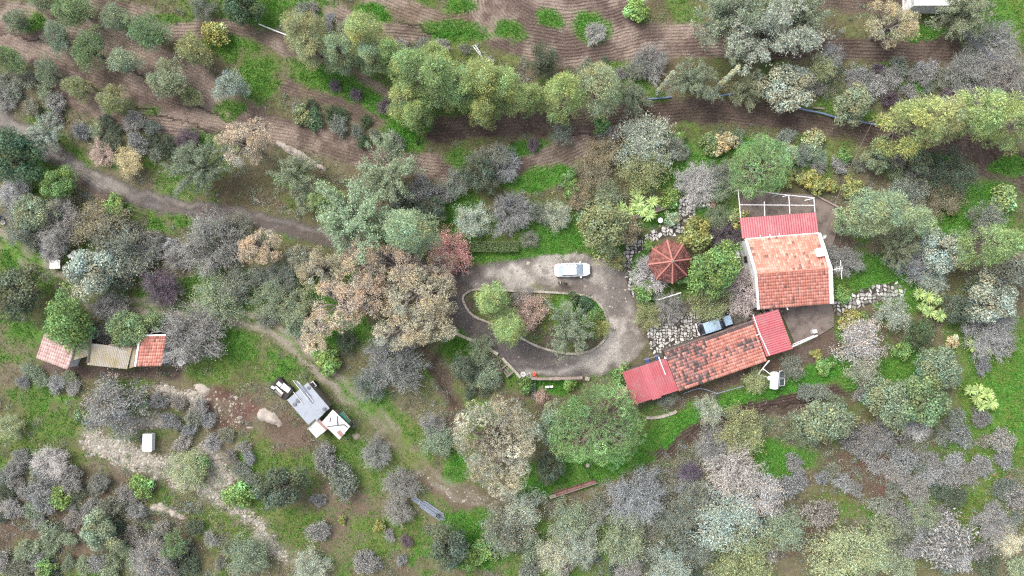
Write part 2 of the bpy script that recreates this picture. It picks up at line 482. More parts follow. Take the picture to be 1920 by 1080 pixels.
# grass
pat = np.clip(0.25 + 1.1 * sstep(0.36, 0.6, fbm(X / 1.7, Y / 1.7, 611, 4)), 0, 1)
for e in [(60, 45, 30, 18), (480, 150, 55, 45), (430, 205, 30, 20), (500, 25, 45, 35), (250, 205, 50, 14), (600, 140, 60, 26, 30), (650, 165, 70, 24, 28), (700, 190, 60, 22, 25),
          (765, 240, 45, 48), (700, 22, 34, 16, 15), (860, 14, 30, 18), (960, 60, 34, 20, 20), (1030, 38, 32, 18, 25), (1108, 52, 36, 34), (1192, 22, 20, 20), (860, 70, 60, 14), (840, 52, 60, 16),
          (985, 277, 44, 16, -12), (858, 297, 26, 24), (1010, 335, 64, 22, -12), (1040, 440, 85, 48), (930, 478, 80, 16), (840, 390, 60, 40), (1215, 405, 66, 26, -15), (1285, 305, 80, 45), (1260, 335, 70, 30),
          (1835, 385, 75, 48), (1780, 420, 50, 30), (1690, 688, 50, 30), (1480, 715, 120, 20, -15), (1400, 740, 70, 18, -15), (1540, 690, 40, 24), (1300, 775, 100, 18, -25), (1245, 815, 70, 16, -32),
          (1080, 885, 115, 34, -8), (1000, 915, 40, 30), (905, 990, 75, 34), (900, 1040, 60, 30), (620, 540, 60, 40), (55, 615, 60, 40), (50, 495, 60, 40, 30), (30, 470, 60, 20, 30), (160, 480, 40, 40),
          (430, 640, 70, 36), (460, 665, 80, 26), (300, 545, 160, 30), (410, 560, 90, 40), (470, 530, 70, 30), (330, 420, 70, 20), (250, 395, 40, 20), (90, 800, 90, 34), (200, 840, 60, 30), (20, 830, 40, 20),
          (690, 745, 60, 40, 40), (560, 880, 70, 40), (700, 880, 60, 50), (790, 830, 40, 50, 40), (860, 860, 30, 50), (480, 850, 40, 40), (340, 650, 60, 20), (520, 690, 50, 30), (730, 1000, 80, 50), (300, 930, 60, 24), (1450, 860, 80, 40), (1600, 700, 40, 30), (1700, 560, 60, 30), (1760, 350, 50, 20), (860, 440, 30, 20), (560, 440, 40, 14), (740, 790, 50, 30, 40), (620, 800, 40, 30), (660, 830, 40, 30), (450, 935, 50, 50, 50), (400, 990, 50, 40, 50), (570, 985, 60, 34), (360, 900, 40, 20), (800, 1050, 40, 30), (110, 760, 50, 20),
          (870, 650, 50, 40), (1040, 725, 60, 16), (1210, 540, 40, 60), (1200, 480, 30, 40), (1330, 400, 40, 20), (1590, 620, 60, 20), (1640, 520, 60, 40), (1560, 440, 30, 40), (1760, 300, 30, 10),
          (1890, 310, 40, 20), (1720, 60, 60, 14), (560, 15, 60, 30), (320, 35, 30, 10), (445, 90, 40, 30), (380, 255, 40, 14), (540, 330, 40, 20), (60, 300, 60, 20, 40), (1720, 160, 60, 12), (1380, 270, 60, 20), (650, 620, 60, 40), (1150, 860, 60, 24)]:
    lush_ = e[0] > 820 or e[0] in (765, 700, 650)
    m = ell(*e) * (0.95 if lush_ else pat)
    lay(m * 0.6, 'mossy', 'grass', 0.03, 0.7)
    if e[0] < 800 and e[1] > 780: lay(m * 0.45, 'ygrass', 'mossy', 0.03, 0.6); continue
    lay(m * (0.6 + 0.4 * pat) * (0.9 if lush_ else 0.6), 'lush' if lush_ else 'grass', 'grass', 0.02, 1.0)
for e in [(430, 700, 90, 30), (90, 860, 90, 30), (540, 1000, 70, 60), (300, 800, 60, 20), (860, 100, 60, 30), (950, 120, 40, 20), (1300, 250, 50, 16), (1560, 280, 60, 24), (1500, 160, 40, 20), (1850, 880, 50, 70)]:
    lay(ell(*e) * 0.6, 'mossy', 'ygrass', 0.05, 0.5)
lay(area([(1236, 838), (1262, 800), (1310, 768), (1400, 738), (1480, 704), (1560, 668), (1580, 698), (1520, 730), (1430, 746), (1340, 772), (1270, 812), (1246, 842)], 10), 'lush', 'lush', 0.0, 1.0)
lay(area([(1830, 690), (1870, 670), (1960, 650), (1960, 880), (1900, 850), (1870, 790), (1850, 740)], 14), 'ygrass', 'grass', 0.02, 0.9)
# stony ground
for pts, w in (([(170, 828), (230, 852), (290, 872), (330, 880)], 46), ([(385, 850), (400, 880), (425, 900)], 44), ([(330, 905), (390, 925), (440, 955), (485, 985)], 26), ([(490, 1010), (530, 1045)], 30), ([(240, 800), (300, 790)], 30), ([(300, 730), (360, 742)], 20)):
    lay(stroke(pts, w, 36) * 0.85, 'rubble', 'leaflit', 0.75, 0.06)
# gravel road and forecourt
road = [(-40, 200), (0, 222), (50, 252), (110, 292), (170, 332), (250, 368), (330, 386), (420, 400), (520, 420), (600, 442), (660, 462), (740, 490), (800, 510), (880, 520)]
lay(stroke(road, 33, 12), 'dgravel', 'dgravel', 0.14, 0.0)
lay(stroke(off(road, -8), 7, 8) * 0.6, 'track', 'road', 0.3, 0.0)
lay(stroke(off(road, 8), 6, 8) * 0.5, 'road', 'leaflit', 0.3, 0.0)
lay(stroke(road, 5, 7) * sstep(.45, .6, n_mid) * 0.5, 'mossy', 'leaflit', 0.2, 0.2)
lay(stroke(road[:6], 18, 12) * 0.7, 'concrete', 'road', 0.1, 0.0)
YARD = [(850, 520), (868, 500), (900, 495), (980, 484), (1040, 476), (1100, 478), (1155, 492), (1185, 530), (1205, 590), (1215, 640), (1200, 672), (1150, 696), (1090, 706), (1000, 708), (965, 696), (935, 668), (900, 640), (846, 615), (838, 570)]
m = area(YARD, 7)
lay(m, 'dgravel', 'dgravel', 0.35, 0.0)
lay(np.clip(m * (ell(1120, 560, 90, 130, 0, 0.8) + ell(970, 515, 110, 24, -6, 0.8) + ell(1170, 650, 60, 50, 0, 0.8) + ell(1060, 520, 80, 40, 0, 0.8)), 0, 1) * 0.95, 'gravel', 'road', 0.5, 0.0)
lay(stroke([(1165, 500), (1190, 545), (1205, 600), (1212, 640)], 12, 14) * 0.8, 'mossy', 'dsoil', 0.1, 0.2)
lay(stroke([(1000, 539), (1080, 540)], 12, 10) * 0.7, 'mossy', 'dsoil', 0.1, 0.25)
for rr0, cc_, aa in ((42, 'gravel', .5), (24, 'road', .4), (66, 'road', .35)):      # wheel lines round the island
    rp = [(1005 + (136 + rr0 * 1.0) * math.cos(t) , 604 + (58 + rr0 * .9) * math.sin(t)) for t in np.linspace(-2.6, 2.2, 26)]
    lay(m * stroke(rp, 9, 9) * aa * (0.5 + n_lo), cc_, 'road', 0.3, 0.0)
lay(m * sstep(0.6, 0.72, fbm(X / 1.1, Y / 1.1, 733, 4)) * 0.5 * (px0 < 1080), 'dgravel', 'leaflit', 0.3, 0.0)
ISLE = [(868, 562), (874, 550), (890, 543), (930, 544), (980, 546), (1030, 548), (1080, 552), (1108, 558), (1125, 572), (1135, 590), (1139, 612), (1134, 634), (1120, 650), (1100, 660), (1066, 663), (1010, 650), (960, 624), (920, 606), (885, 590)]
m = area(ISLE, 5, True)
lay(m, 'dsoil', 'mossy', 0.05, 0.3)
lay(m * ell(1085, 585, 60, 40), 'lush', 'grass', 0.0, 1.0)
lay(m * ell(1060, 560, 60, 16), 'grass', 'mossy', 0.0, 0.8)
# bare earth below buildings and the bank south of the annexe
lay(stroke([(90, 690), (190, 698), (330, 700)], 22, 14), 'dsoil', 'vdsoil', 0.2, 0.05)  # shade at the foot of the sheds, painted as darker soil
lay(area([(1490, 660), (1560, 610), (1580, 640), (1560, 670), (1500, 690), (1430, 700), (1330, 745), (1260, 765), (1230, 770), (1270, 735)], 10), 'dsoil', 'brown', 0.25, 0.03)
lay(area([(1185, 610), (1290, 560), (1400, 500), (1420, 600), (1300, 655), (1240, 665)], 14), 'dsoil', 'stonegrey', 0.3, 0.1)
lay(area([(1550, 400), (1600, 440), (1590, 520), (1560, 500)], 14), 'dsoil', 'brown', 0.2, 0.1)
GRASSW = np.clip(grassw, 0, 1)
Z = gz(X, Y)
nx, ny = len(gx), len(gy)
idx = np.arange(nx * ny).reshape(ny, nx)
quads = np.stack([idx[:-1, :-1], idx[:-1, 1:], idx[1:, 1:], idx[1:, :-1]], -1).reshape(-1, 4)
col *= (0.86 + 0.28 * n_hi)[:, None]
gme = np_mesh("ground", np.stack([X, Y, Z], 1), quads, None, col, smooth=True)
aux = gme.attributes.new("aux", 'FLOAT_COLOR', 'POINT')
aux.data.foreach_set("color", np.stack([fur_s, peb, GRASSW, fur_v * 0.1 + 0.5], 1).astype(np.float32).ravel())
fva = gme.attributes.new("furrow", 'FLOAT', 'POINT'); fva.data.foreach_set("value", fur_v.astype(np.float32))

def ground_mat():
    m = bpy.data.materials.new("earth_and_turf"); m.use_nodes = True
    nt = m.node_tree; N = nt.nodes; L = nt.links
    b = N["Principled BSDF"]; b.inputs["Roughness"].default_value = 0.95; b.inputs["Specular IOR Level"].default_value = 0.12
    tc = N.new("ShaderNodeTexCoord")
    def A(n): a = N.new("ShaderNodeAttribute"); a.attribute_name = n; return a
    def noise(s, d=5, r=0.6):
        n = N.new("ShaderNodeTexNoise"); n.inputs["Scale"].default_value = s; n.inputs["Detail"].default_value = d; n.inputs["Roughness"].default_value = r
        L.new(tc.outputs["Object"], n.inputs["Vector"]); return n.outputs[0]
    def M(op, a, c=None, clamp=False):
        n = N.new("ShaderNodeMath"); n.operation = op; n.use_clamp = clamp
        for i, v in enumerate((a, c)):
            if v is None: continue
            if isinstance(v, (int, float)): n.inputs[i].default_value = v
            else: L.new(v, n.inputs[i])
        return n.outputs[0]
    def rng(v, a, c, d, e):
        n = N.new("ShaderNodeMapRange"); L.new(v, n.inputs[0])
        for i, q in enumerate((a, c, d, e)): n.inputs[i + 1].default_value = q
        return n.outputs[0]
    tint = A("tint"); au = A("aux"); fv = A("furrow")
    sep = N.new("ShaderNodeSeparateColor"); L.new(au.outputs["Color"], sep.inputs[0])
    fs, pb, gr = sep.outputs[0], sep.outputs[1], sep.outputs[2]
    f1 = noise(7.0); f2 = noise(2.2, 6, 0.7)
    k = M('MULTIPLY', rng(f1, 0.28, 0.72, 0.8, 1.38), rng(f2, 0.3, 0.7, 0.86, 1.28))
    # furrows: paler crests, darker troughs, broken by clods
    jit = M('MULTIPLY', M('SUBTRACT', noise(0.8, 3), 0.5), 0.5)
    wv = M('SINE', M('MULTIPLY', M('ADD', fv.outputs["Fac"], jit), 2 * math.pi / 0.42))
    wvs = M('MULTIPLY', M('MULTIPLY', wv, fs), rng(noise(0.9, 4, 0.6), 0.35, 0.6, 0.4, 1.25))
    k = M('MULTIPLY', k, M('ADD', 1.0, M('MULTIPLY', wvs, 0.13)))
    clod = rng(noise(11.0, 3, 0.7), 0.36, 0.64, -0.32, 0.34)
    k = M('MULTIPLY', k, M('ADD', 1.0, M('MULTIPLY', clod, fs)))
    sc = N.new("ShaderNodeVectorMath"); sc.operation = 'SCALE'
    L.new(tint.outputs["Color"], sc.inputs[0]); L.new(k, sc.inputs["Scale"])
    # loose pale stones
    vo = N.new("ShaderNodeTexVoronoi"); vo.inputs["Scale"].default_value = 5.5; vo.inputs["Randomness"].default_value = 1.0
    L.new(tc.outputs["Object"], vo.inputs["Vector"])
    sv = N.new("ShaderNodeSeparateColor"); L.new(vo.outputs["Color"], sv.inputs[0])
    has = M('LESS_THAN', sv.outputs[0], M('MULTIPLY', pb, 0.85))
    siz = M('LESS_THAN', vo.outputs["Distance"], M('ADD', 0.16, M('MULTIPLY', sv.outputs[1], 0.26)))
    st = M('MULTIPLY', has, siz)
    mix = N.new("ShaderNodeMix"); mix.data_type = 'RGBA'
    L.new(M('MULTIPLY', st, M('ADD', 0.35, M('MULTIPLY', sv.outputs[2], 0.6))), mix.inputs[0]); L.new(sc.outputs[0], mix.inputs[6]); mix.inputs[7].default_value = (*gc(198, 190, 176), 1)
    # fine hue scatter of turf and litter
    mg = N.new("ShaderNodeMix"); mg.data_type = 'RGBA'
    L.new(M('MULTIPLY', M('MULTIPLY', gr, rng(noise(1.1, 5, 0.7), 0.45, 0.65, 0, 1)), 0.6), mg.inputs[0]); L.new(mix.outputs[2], mg.inputs[6]); mg.inputs[7].default_value = (*gc(116, 128, 66), 1)
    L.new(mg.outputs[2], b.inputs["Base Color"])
    h = M('ADD', M('ADD', M('MULTIPLY', noise(5.0, 6, 0.65), 0.075), M('MULTIPLY', wvs, 0.045)), M('MULTIPLY', st, 0.035))
    bp = N.new("ShaderNodeBump"); bp.inputs["Strength"].default_value = 1.0; bp.inputs["Distance"].default_value = 1.0
    L.new(h, bp.inputs["Height"]); L.new(bp.outputs[0], b.inputs["Normal"])
    return m
M_GROUND = ground_mat()
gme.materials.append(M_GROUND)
ground = link("ground", gme)
ground["kind"] = "structure"

# ------------------------------------------------------------------ rocks
def rock_patch(pts, h, rough=0.35, step=0.3, seed=0):
    """an irregular outcrop: a lumpy mound over an outline given in photograph pixels"""
    w = [P(*p) for p in pts]
    cx = sum(p.x for p in w) / len(w); cy = sum(p.y for p in w) / len(w)
    xs = np.arange(min(p.x for p in w) - step, max(p.x for p in w) + 2 * step, step)
    ys = np.arange(min(p.y for p in w) - step, max(p.y for p in w) + 2 * step, step)
    A, B = np.meshgrid(xs, ys)
    sd = poly_sd(A.ravel(), B.ravel(), [(p.x, p.y) for p in w]).reshape(A.shape) + (fbm(A * 1.7, B * 1.7, seed + 3, 3) - 0.5) * 0.5
    ridge = np.abs(fbm(A * 0.9, B * 0.9, seed, 4) - 0.5) * 2
    e = sstep(-0.15, 0.6, sd)
    zz = gz(A, B) - 0.15 + e * (h * (0.55 + rough * 2 * (fbm(A * 1.3, B * 1.3, seed + 9, 4) - 0.5)) + 0.15 - 0.3 * rough * (ridge < 0.12))
    ii = np.arange(A.size).reshape(A.shape)
    q = np.stack([ii[:-1, :-1], ii[:-1, 1:], ii[1:, 1:], ii[1:, :-1]], -1).reshape(-1, 4)
    ok = (sd.ravel()[q] > -0.35).any(1)
    q = q[ok]
    used = np.unique(q); mp = np.zeros(A.size, int); mp[used] = np.arange(len(used))
    v = np.stack([A.ravel() - cx, B.ravel() - cy, zz.ravel()], 1)[used]
    return np_mesh("rock", v, mp[q], M_ROCK), (cx, cy, 0)

for pts, h, name, lab in (
    ([(510, 262), (524, 261), (545, 274), (566, 282), (590, 300), (612, 316), (618, 323), (600, 320), (578, 306), (556, 298), (538, 288), (522, 274)], 0.9, "rock_ledge", "long pale limestone ledge beside the ploughed strip, upper left"),
    ([(479, 768), (495, 764), (516, 772), (528, 790), (528, 803), (514, 797), (498, 792), (482, 786)], 0.8, "boulder", "big pale boulder just left of the metal roofed shed"),
    ([(255, 722), (262, 721), (276, 728), (279, 735), (262, 731)], 0.6, "boulder", "small pink rock left of the rocks by the bare purple shrub"),
    ([(292, 726), (306, 722), (322, 730), (323, 738), (312, 741), (298, 736)], 0.8, "boulder", "cleft pinkish rock in the red bank below the tiled sheds"),
    ([(360, 722), (380, 718), (394, 730), (390, 744), (374, 740)], 0.7, "boulder", "rounded pinkish rock at the right end of the red bank"),
    ([(258, 955), (280, 945), (300, 942), (325, 955), (350, 972), (338, 978), (310, 968), (285, 962)], 0.7, "rock_ledge", "flat pinkish rock ledge in the scrub at lower left"),
    ([(44, 258), (60, 262), (90, 282), (120, 292), (138, 300), (130, 306), (105, 300), (75, 288), (52, 272)], 0.35, "rock_ledge", "pale broken stone edge along the gravel road at far left"),
    ([(462, 360), (476, 366), (494, 382), (500, 388), (490, 388), (474, 376)], 0.5, "rock_ledge", "narrow pale rock beside the bend of the gravel road"),
    ([(455, 797), (478, 800), (470, 806), (458, 804)], 0.4, "boulder", "low pale stone left of the big boulder"),
    ([(1716, 845), (1724, 838), (1730, 846), (1722, 853)], 0.4, "boulder", "small red brown rock in the scrub on the right"),
):
    me, loc = rock_patch(pts, h, seed=int(pts[0][0]))
    set_props(link(name, me, None, loc), lab, "rock", "limestone outcrops")
# ------------------------------------------------------------------ kerbs, walls, paving
def smooth_path(pts, closed=False, n=8):
    out = []
    m = len(pts)
    rngi = range(m if closed else m - 1)
    for i in rngi:
        p0 = pts[(i - 1) % m] if (closed or i > 0) else pts[0]
        p1 = pts[i]; p2 = pts[(i + 1) % m]
        p3 = pts[(i + 2) % m] if (closed or i + 2 < m) else pts[-1]
        for k in range(n):
            t = k / n
            out.append(tuple(0.5 * (2 * b + (c - a) * t + (2 * a - 5 * b + 4 * c - d) * t * t + (3 * b - a - 3 * c + d) * t ** 3)
                             for a, b, c, d in zip(p0, p1, p2, p3)))
    if not closed: out.append(tuple(pts[-1]))
    return out

def course(root, name, path, width, z0, h, length, mat_, closed=False, jit=0.02, gap=0.012, gfun=None):
    """a row of separate kerb stones laid along a path of world points"""
    pts = [Vector((p[0], p[1], 0)) for p in path]
    if closed: pts.append(pts[0])
    ds = [0.0]
    for a, b in zip(pts[:-1], pts[1:]): ds.append(ds[-1] + (b - a).length)
    tot = ds[-1]
    def at(s):
        s = max(0, min(tot, s))
        for i in range(len(ds) - 1):
            if s <= ds[i + 1] or i == len(ds) - 2:
                t = (s - ds[i]) / max(1e-6, ds[i + 1] - ds[i])
                return pts[i].lerp(pts[i + 1], t), (pts[i + 1] - pts[i]).normalized()
    n = max(1, round(tot / length)); rr = random.Random(7)
    for k in range(n):
        s0 = tot * k / n + gap; s1 = tot * (k + 1) / n - gap
        mb = MB()
        w = width * rr.uniform(0.9, 1.1) / 2; hh = h + rr.uniform(-jit, jit)
        f = rr.uniform(0.82, 1.15); mb.cur = (f, f * rr.uniform(.97, 1.01), f * rr.uniform(.93, 1.02))
        secs = []
        for s in (s0, (s0 + s1) / 2, s1):
            p, d = at(s); nrm = Vector((-d.y, d.x, 0))
            zb = z0 if gfun is None else gfun(p)
            top = z0 + hh
            prof = [(-w, zb), (-w, top - 0.03), (-w + 0.03, top), (w - 0.03, top), (w, top - 0.03), (w, zb)]
            secs.append([p + nrm * a + Vector((0, 0, z)) for a, z in prof])
        base = len(mb.v)
        for sc_ in secs:
            for q in sc_: mb.v.append(tuple(q)); mb.t.append(mb.cur)
        for i in range(2):
            for j in range(5):
                a = base + i * 6 + j
                mb.f.append([a, a + 6, a + 7, a + 1])
        mb.f.append([base + j for j in range(6)]); mb.f.append([base + 12 + j for j in range(6)][::-1])
        mb.build(name, mat_, root)

M_KERBT = mat("kerb_stone", gc(220, 210, 194), 0.92, 0.2, 3, 0.35, 18, tinted=True, stain=gc(120, 112, 100), stain_amt=0.35, stain_scale=3)
M_BRICKT = mat("wall_stone", gc(202, 182, 172), 0.92, 0.2, 3, 0.35, 18, tinted=True, stain=gc(110, 100, 92), stain_amt=0.35, stain_scale=3)
k1 = empty("island_kerb", P(1000, 600), 0, "low pale stone kerb ringing the planted island in the forecourt", "kerb")
isl = [tuple(P(*p).xy - P(1000, 600).xy) for p in ISLE]
course(k1, "kerb_stone", smooth_path(isl, True, 6), 0.3, -0.05, 0.3, 0.85, M_KERBT, True)
def wall_run(name, pts, w, h, length, mt, label, cat="wall", z0=-1.0):
    o = P(*pts[0]); r = empty(name, o, 0, label, cat)
    loc = [tuple(P(*p).xy - o.xy) for p in pts]
    course(r, "stone_block", smooth_path(loc, False, 5), w, z0, h - z0, length, mt)
    return r
wall_run("retaining_wall", [(846, 618), (862, 628), (890, 640), (916, 654), (934, 664)], 0.42, 0.28, 0.8, M_KERBT, "pale curved retaining wall on the lower left of the forecourt")
wall_run("retaining_wall", [(942, 671), (952, 682), (964, 694), (976, 708)], 0.36, 0.3, 0.8, M_KERBT, "short straight retaining wall beside the wooden steps")
wall_run("retaining_wall", [(996, 709), (1020, 710), (1060, 709), (1092, 708)], 0.38, 0.32, 0.7, M_BRICKT, "straight pinkish stone wall along the bottom of the forecourt")
wall_run("wall_corner", [(1097, 709), (1105, 710)], 0.5, 0.35, 0.6, M_KERBT, "pale stub of wall right of the straight pinkish wall")
wall_run("garden_wall", [(1186, 408), (1208, 402)], 0.6, 0.5, 0.6, M_BRICKT, "short low stone wall piece below the spiky yuccas", z0=-0.3)
wall_run("garden_wall", [(1218, 398), (1236, 393), (1255, 387)], 0.55, 0.5, 0.6, M_BRICKT, "stone garden wall with planting trough right of the yuccas", z0=-0.3)
wall_run("garden_wall", [(1228, 390), (1241, 384)], 0.3, 0.5, 0.6, M_KERBT, "thin pale kerb behind the stone planting trough", z0=-0.3)
wall_run("dry_stone_edge", [(1210, 783), (1235, 782), (1262, 774), (1268, 770)], 0.4, 0.25, 0.5, M_KERBT, "curved row of pale stones below the red roofed annexe end", z0=-0.4)
wall_run("terrace_edge", [(1526, 366), (1548, 378), (1570, 389)], 0.25, 0.45, 0.8, M_BRICKT, "slanting edge wall of the terrace above the house", z0=-0.4)

PAVED = []
def paving(name, outline, label_bed, cell=0.62, big=0.56, seed=1, dark=0.25, z=0.03):
    """irregular flagstones: every stone is cut out of a jittered cell; large ones are single pieces"""
    PAVED.append(outline)
    w = [P(*p) for p in outline]; o = w[0].copy()
    loc = [(p.x - o.x, p.y - o.y) for p in w]
    bed = MB(); bed.prism(loc, -0.3, z)
    b = bed.build(name, M_DIRTBED, None, loc=o); b["kind"] = "structure"
    rr = random.Random(seed)
    xs = [p[0] for p in loc]; ys = [p[1] for p in loc]
    nx_ = int((max(xs) - min(xs)) / cell) + 2; ny_ = int((max(ys) - min(ys)) / cell) + 2
    pt = {}
    for i in range(nx_ + 1):
        for j in range(ny_ + 1):
            pt[i, j] = Vector((min(xs) + (i + rr.uniform(-.42, .42)) * cell, min(ys) + (j + (0.5 if i % 2 else 0) + rr.uniform(-.42, .42)) * cell))
    small = MB(); nbig = 0
    for i in range(nx_):
        for j in range(ny_):
            q = [pt[i, j], pt[i + 1, j], pt[i + 1, j + 1], pt[i, j + 1]]
            c = sum(q, Vector((0, 0))) / 4
            if not bool(in_poly(np.array([c.x]), np.array([c.y]), loc)[0]): continue
            if rr.random() < 0.1: continue
            sh = rr.uniform(0.7, 0.95)
            out = []
            for a, bb in zip(q, q[1:] + q[:1]):
                out.append(c + (a.lerp(bb, 0.12) - c) * sh * rr.uniform(0.9, 1.08)); out.append(c + (a.lerp(bb, rr.uniform(.5, .88)) - c) * sh * rr.uniform(0.9, 1.1))
            d = rr.random()
            lv = rr.uniform(196, 244) if d > dark else rr.uniform(130, 175)
            t = gc(lv, lv - 4, lv - 11)
            size = max((a - bb).length for a in out for bb in out)
            if size > big * 1.25 and nbig < 240:
                mb = MB(); mb.cur = t; nbig += 1
            else: mb = small; mb.cur = t
            top = z + rr.uniform(0.035, 0.1)
            n = len(out); base = len(mb.v)
            for p in out: mb.v.append((p.x, p.y, z - 0.02)); mb.t.append(t)
            tilt = (rr.uniform(-.05, .05), rr.uniform(-.05, .05))
            for p in out:
                e = c + (p - c) * 0.9
                mb.v.append((e.x, e.y, top + (e.x - c.x) * tilt[0] + (e.y - c.y) * tilt[1])); mb.t.append(t)
            for k in range(n):
                l = (k + 1) % n
                mb.f.append([base + k, base + l, base + n + l, base + n + k])
            mb.f.append([base + n + k for k in range(n)])
            if mb is not small: mb.build("flagstone", M_STONE, b)
    if small.v:
        s = small.build("small_stones", M_STONE, b); s["kind"] = "stuff"
    return b
paving("stone_terrace", [(1212, 618), (1238, 604), (1262, 598), (1300, 588), (1322, 606), (1330, 622), (1312, 634), (1246, 656), (1232, 664), (1222, 660)], "", 0.4, 0.45, 3)
paving("stone_path", [(1168, 478), (1176, 450), (1196, 436), (1204, 446), (1226, 432), (1252, 424), (1272, 418), (1282, 424), (1280, 438), (1252, 444), (1226, 452), (1206, 470), (1190, 478), (1182, 510), (1174, 512)], "", 0.46, 0.6, 5)
paving("garden_path", [(1272, 372), (1300, 372), (1302, 400), (1306, 412), (1284, 420), (1272, 416)], "", 0.44, 0.6, 6)
paving("rubble_path", [(1562, 566), (1584, 566), (1604, 548), (1640, 534), (1680, 528), (1700, 540), (1690, 556), (1640, 568), (1600, 580), (1572, 594), (1563, 588)], "", 0.5, 0.6, 7, dark=0.5)
paving("rubble_strip", [(1172, 514), (1182, 512), (1190, 548), (1186, 560), (1178, 540)], "", 0.42, 0.6, 8)

def slab(name, pts, z, label):
    mb = MB(); o = P(*pts[0])
    mb.prism([tuple(P(*p).xy - o.xy) for p in pts], -0.4, z)
    s = mb.build(name, M_CONC, None, loc=o); s["kind"] = "structure"; return s
slab("house_terrace", [(1384, 358), (1425, 358), (1526, 366), (1570, 390), (1566, 440), (1556, 470), (1540, 470), (1392, 460)], 0.22, "")
slab("patio", [(1440, 566), (1556, 562), (1562, 586), (1562, 612), (1536, 628), (1490, 646), (1470, 600)], 0.2, "")

# ------------------------------------------------------------------ roofs
TERRA = [gc(226, 152, 134), gc(218, 142, 122), gc(230, 164, 146), gc(206, 132, 114)]
TWORN = [gc(204, 146, 130), gc(190, 132, 118), gc(140, 104, 94)]
TMOSS = [gc(150, 120, 114), gc(122, 102, 98), gc(172, 136, 128), gc(204, 138, 128), gc(106, 92, 88)]
TPALE = [gc(214, 176, 168), gc(202, 164, 156), gc(220, 186, 178)]
TDARK = [gc(136, 86, 78), gc(124, 76, 70), gc(146, 98, 88), gc(108, 68, 62)]

def tile_roof(parent, A, B, D, row, colw, pick, seed=0, name="tile_slope", arch=0.04):
    """barrel tiles on the plane A (upper left) - B (upper right) - D (lower left); rows parallel to AB"""
    A, B, D = Vector(A), Vector(B), Vector(D)
    u = B - A; v = D - A; Lu, Lv = u.length, v.length
    uu, vv = u / Lu, v / Lv
    n = uu.cross(vv)
    if n.z < 0: n = -n
    n.normalize()
    nr = max(1, round(Lv / row)); ncl = max(1, round(Lu / colw))
    rw, cw = Lv / nr, Lu / ncl
    rr = random.Random(seed)
    V = []; F = []; T = []
    sect = [(0.0, 0.0), (0.14, 0.6), (0.36, 1.0), (0.6, 0.75), (0.74, 0.12), (1.0, 0.0)]
    for i in range(nr):
        for j in range(ncl):
            t = pick(rr, (j + .5) / ncl, (i + .5) / nr)
            f = rr.uniform(0.9, 1.1); t = tuple(c * f for c in t)
            dz = rr.uniform(-.006, .01); ov = 0.05; sk = rr.uniform(-.01, .01)
            base = len(V)
            for end, lift in ((0, 0.008), (1, 0.045)):
                q = A + vv * (i * rw - (ov if end == 0 and i > 0 else 0) + (rw if end else 0)) + uu * (j * cw + sk * end)
                for s, hgt in sect:
                    V.append(q + uu * (s * cw) + n * (hgt * arch + lift + dz)); T.append(t)
            for s, hgt in sect:
                V.append(A + vv * ((i + 1) * rw) + uu * (j * cw + s * cw) + n * (hgt * arch - 0.03)); T.append(t)
            for k in range(5):
                F.append((base + k, base + 6 + k, base + 7 + k, base + 1 + k))
                F.append((base + 6 + k, base + 12 + k, base + 13 + k, base + 7 + k))
    me = np_mesh(name, [tuple(x) for x in V], F, M_TILE, np.array(T))
    o = link(name, me, parent); o["kind"] = "stuff"
    return o

def sheets(parent, A, B, D, nsheet, mat_, pitch=0.12, amp=0.02, name="metal_sheet", jag=0.0, ribs_along_ab=False, seed=0):
    """corrugated sheets on the plane A - B - D; ribs run from A to D unless ribs_along_ab; one object per sheet"""
    A, B, D = Vector(A), Vector(B), Vector(D)
    if ribs_along_ab: B, D = D, B
    u = B - A; v = D - A; Lu, Lv = u.length, v.length
    uu, vv = u / Lu, v / Lv
    n = uu.cross(vv)
    if n.z < 0: n = -n
    n.normalize()
    rr = random.Random(seed); res = []
    for k in range(nsheet):
        s0, s1 = Lu * k / nsheet - (0.04 if k else 0), Lu * (k + 1) / nsheet
        dz = 0.006 + 0.012 * (k % 2); off = rr.uniform(-jag, jag); tg = rr.uniform(0.92, 1.1)
        m = max(4, int((s1 - s0) / pitch * 4))
        V = []; F = []; T = []
        t = rr.uniform(0.86, 1.1)
        for i in range(m + 1):
            s = s0 + (s1 - s0) * i / m
            hgt = amp * math.cos(2 * math.pi * s / pitch) + dz
            for e in (0, 0.5, 1):
                V.append(tuple(A + uu * s + vv * (Lv * e + off * (e == 1)) + n * hgt)); T.append((t, t * tg, t * tg))
        for i in range(m):
            for e in range(2):
                a = i * 3 + e
                F.append((a, a + 1, a + 4, a + 3))
        res.append(link(name, np_mesh(name, V, F, mat_, np.array(T)), parent))
    return res

def wall_box(parent, corners, z0, tops, mat_, name="wall", inset=0.25):
    """walls below a roof: corners are roof corners (Vectors); tops their heights"""
    c = sum((Vector(p) for p in corners), Vector()) / len(corners)
    mb = MB(); n = len(corners)
    pts = []
    for p, t in zip(corners, tops):
        q = Vector((p[0], p[1], 0)); d = Vector((c.x, c.y, 0)) - q
        q = q + d.normalized() * inset
        pts.append((q.x, q.y, t))
    for i in range(n):
        a, b = pts[i], pts[(i + 1) % n]
        mb.poly([(a[0], a[1], z0), (b[0], b[1], z0), (b[0], b[1], b[2]), (a[0], a[1], a[2])])
    mb.poly(pts)
    return mb.build(name, mat_, parent)

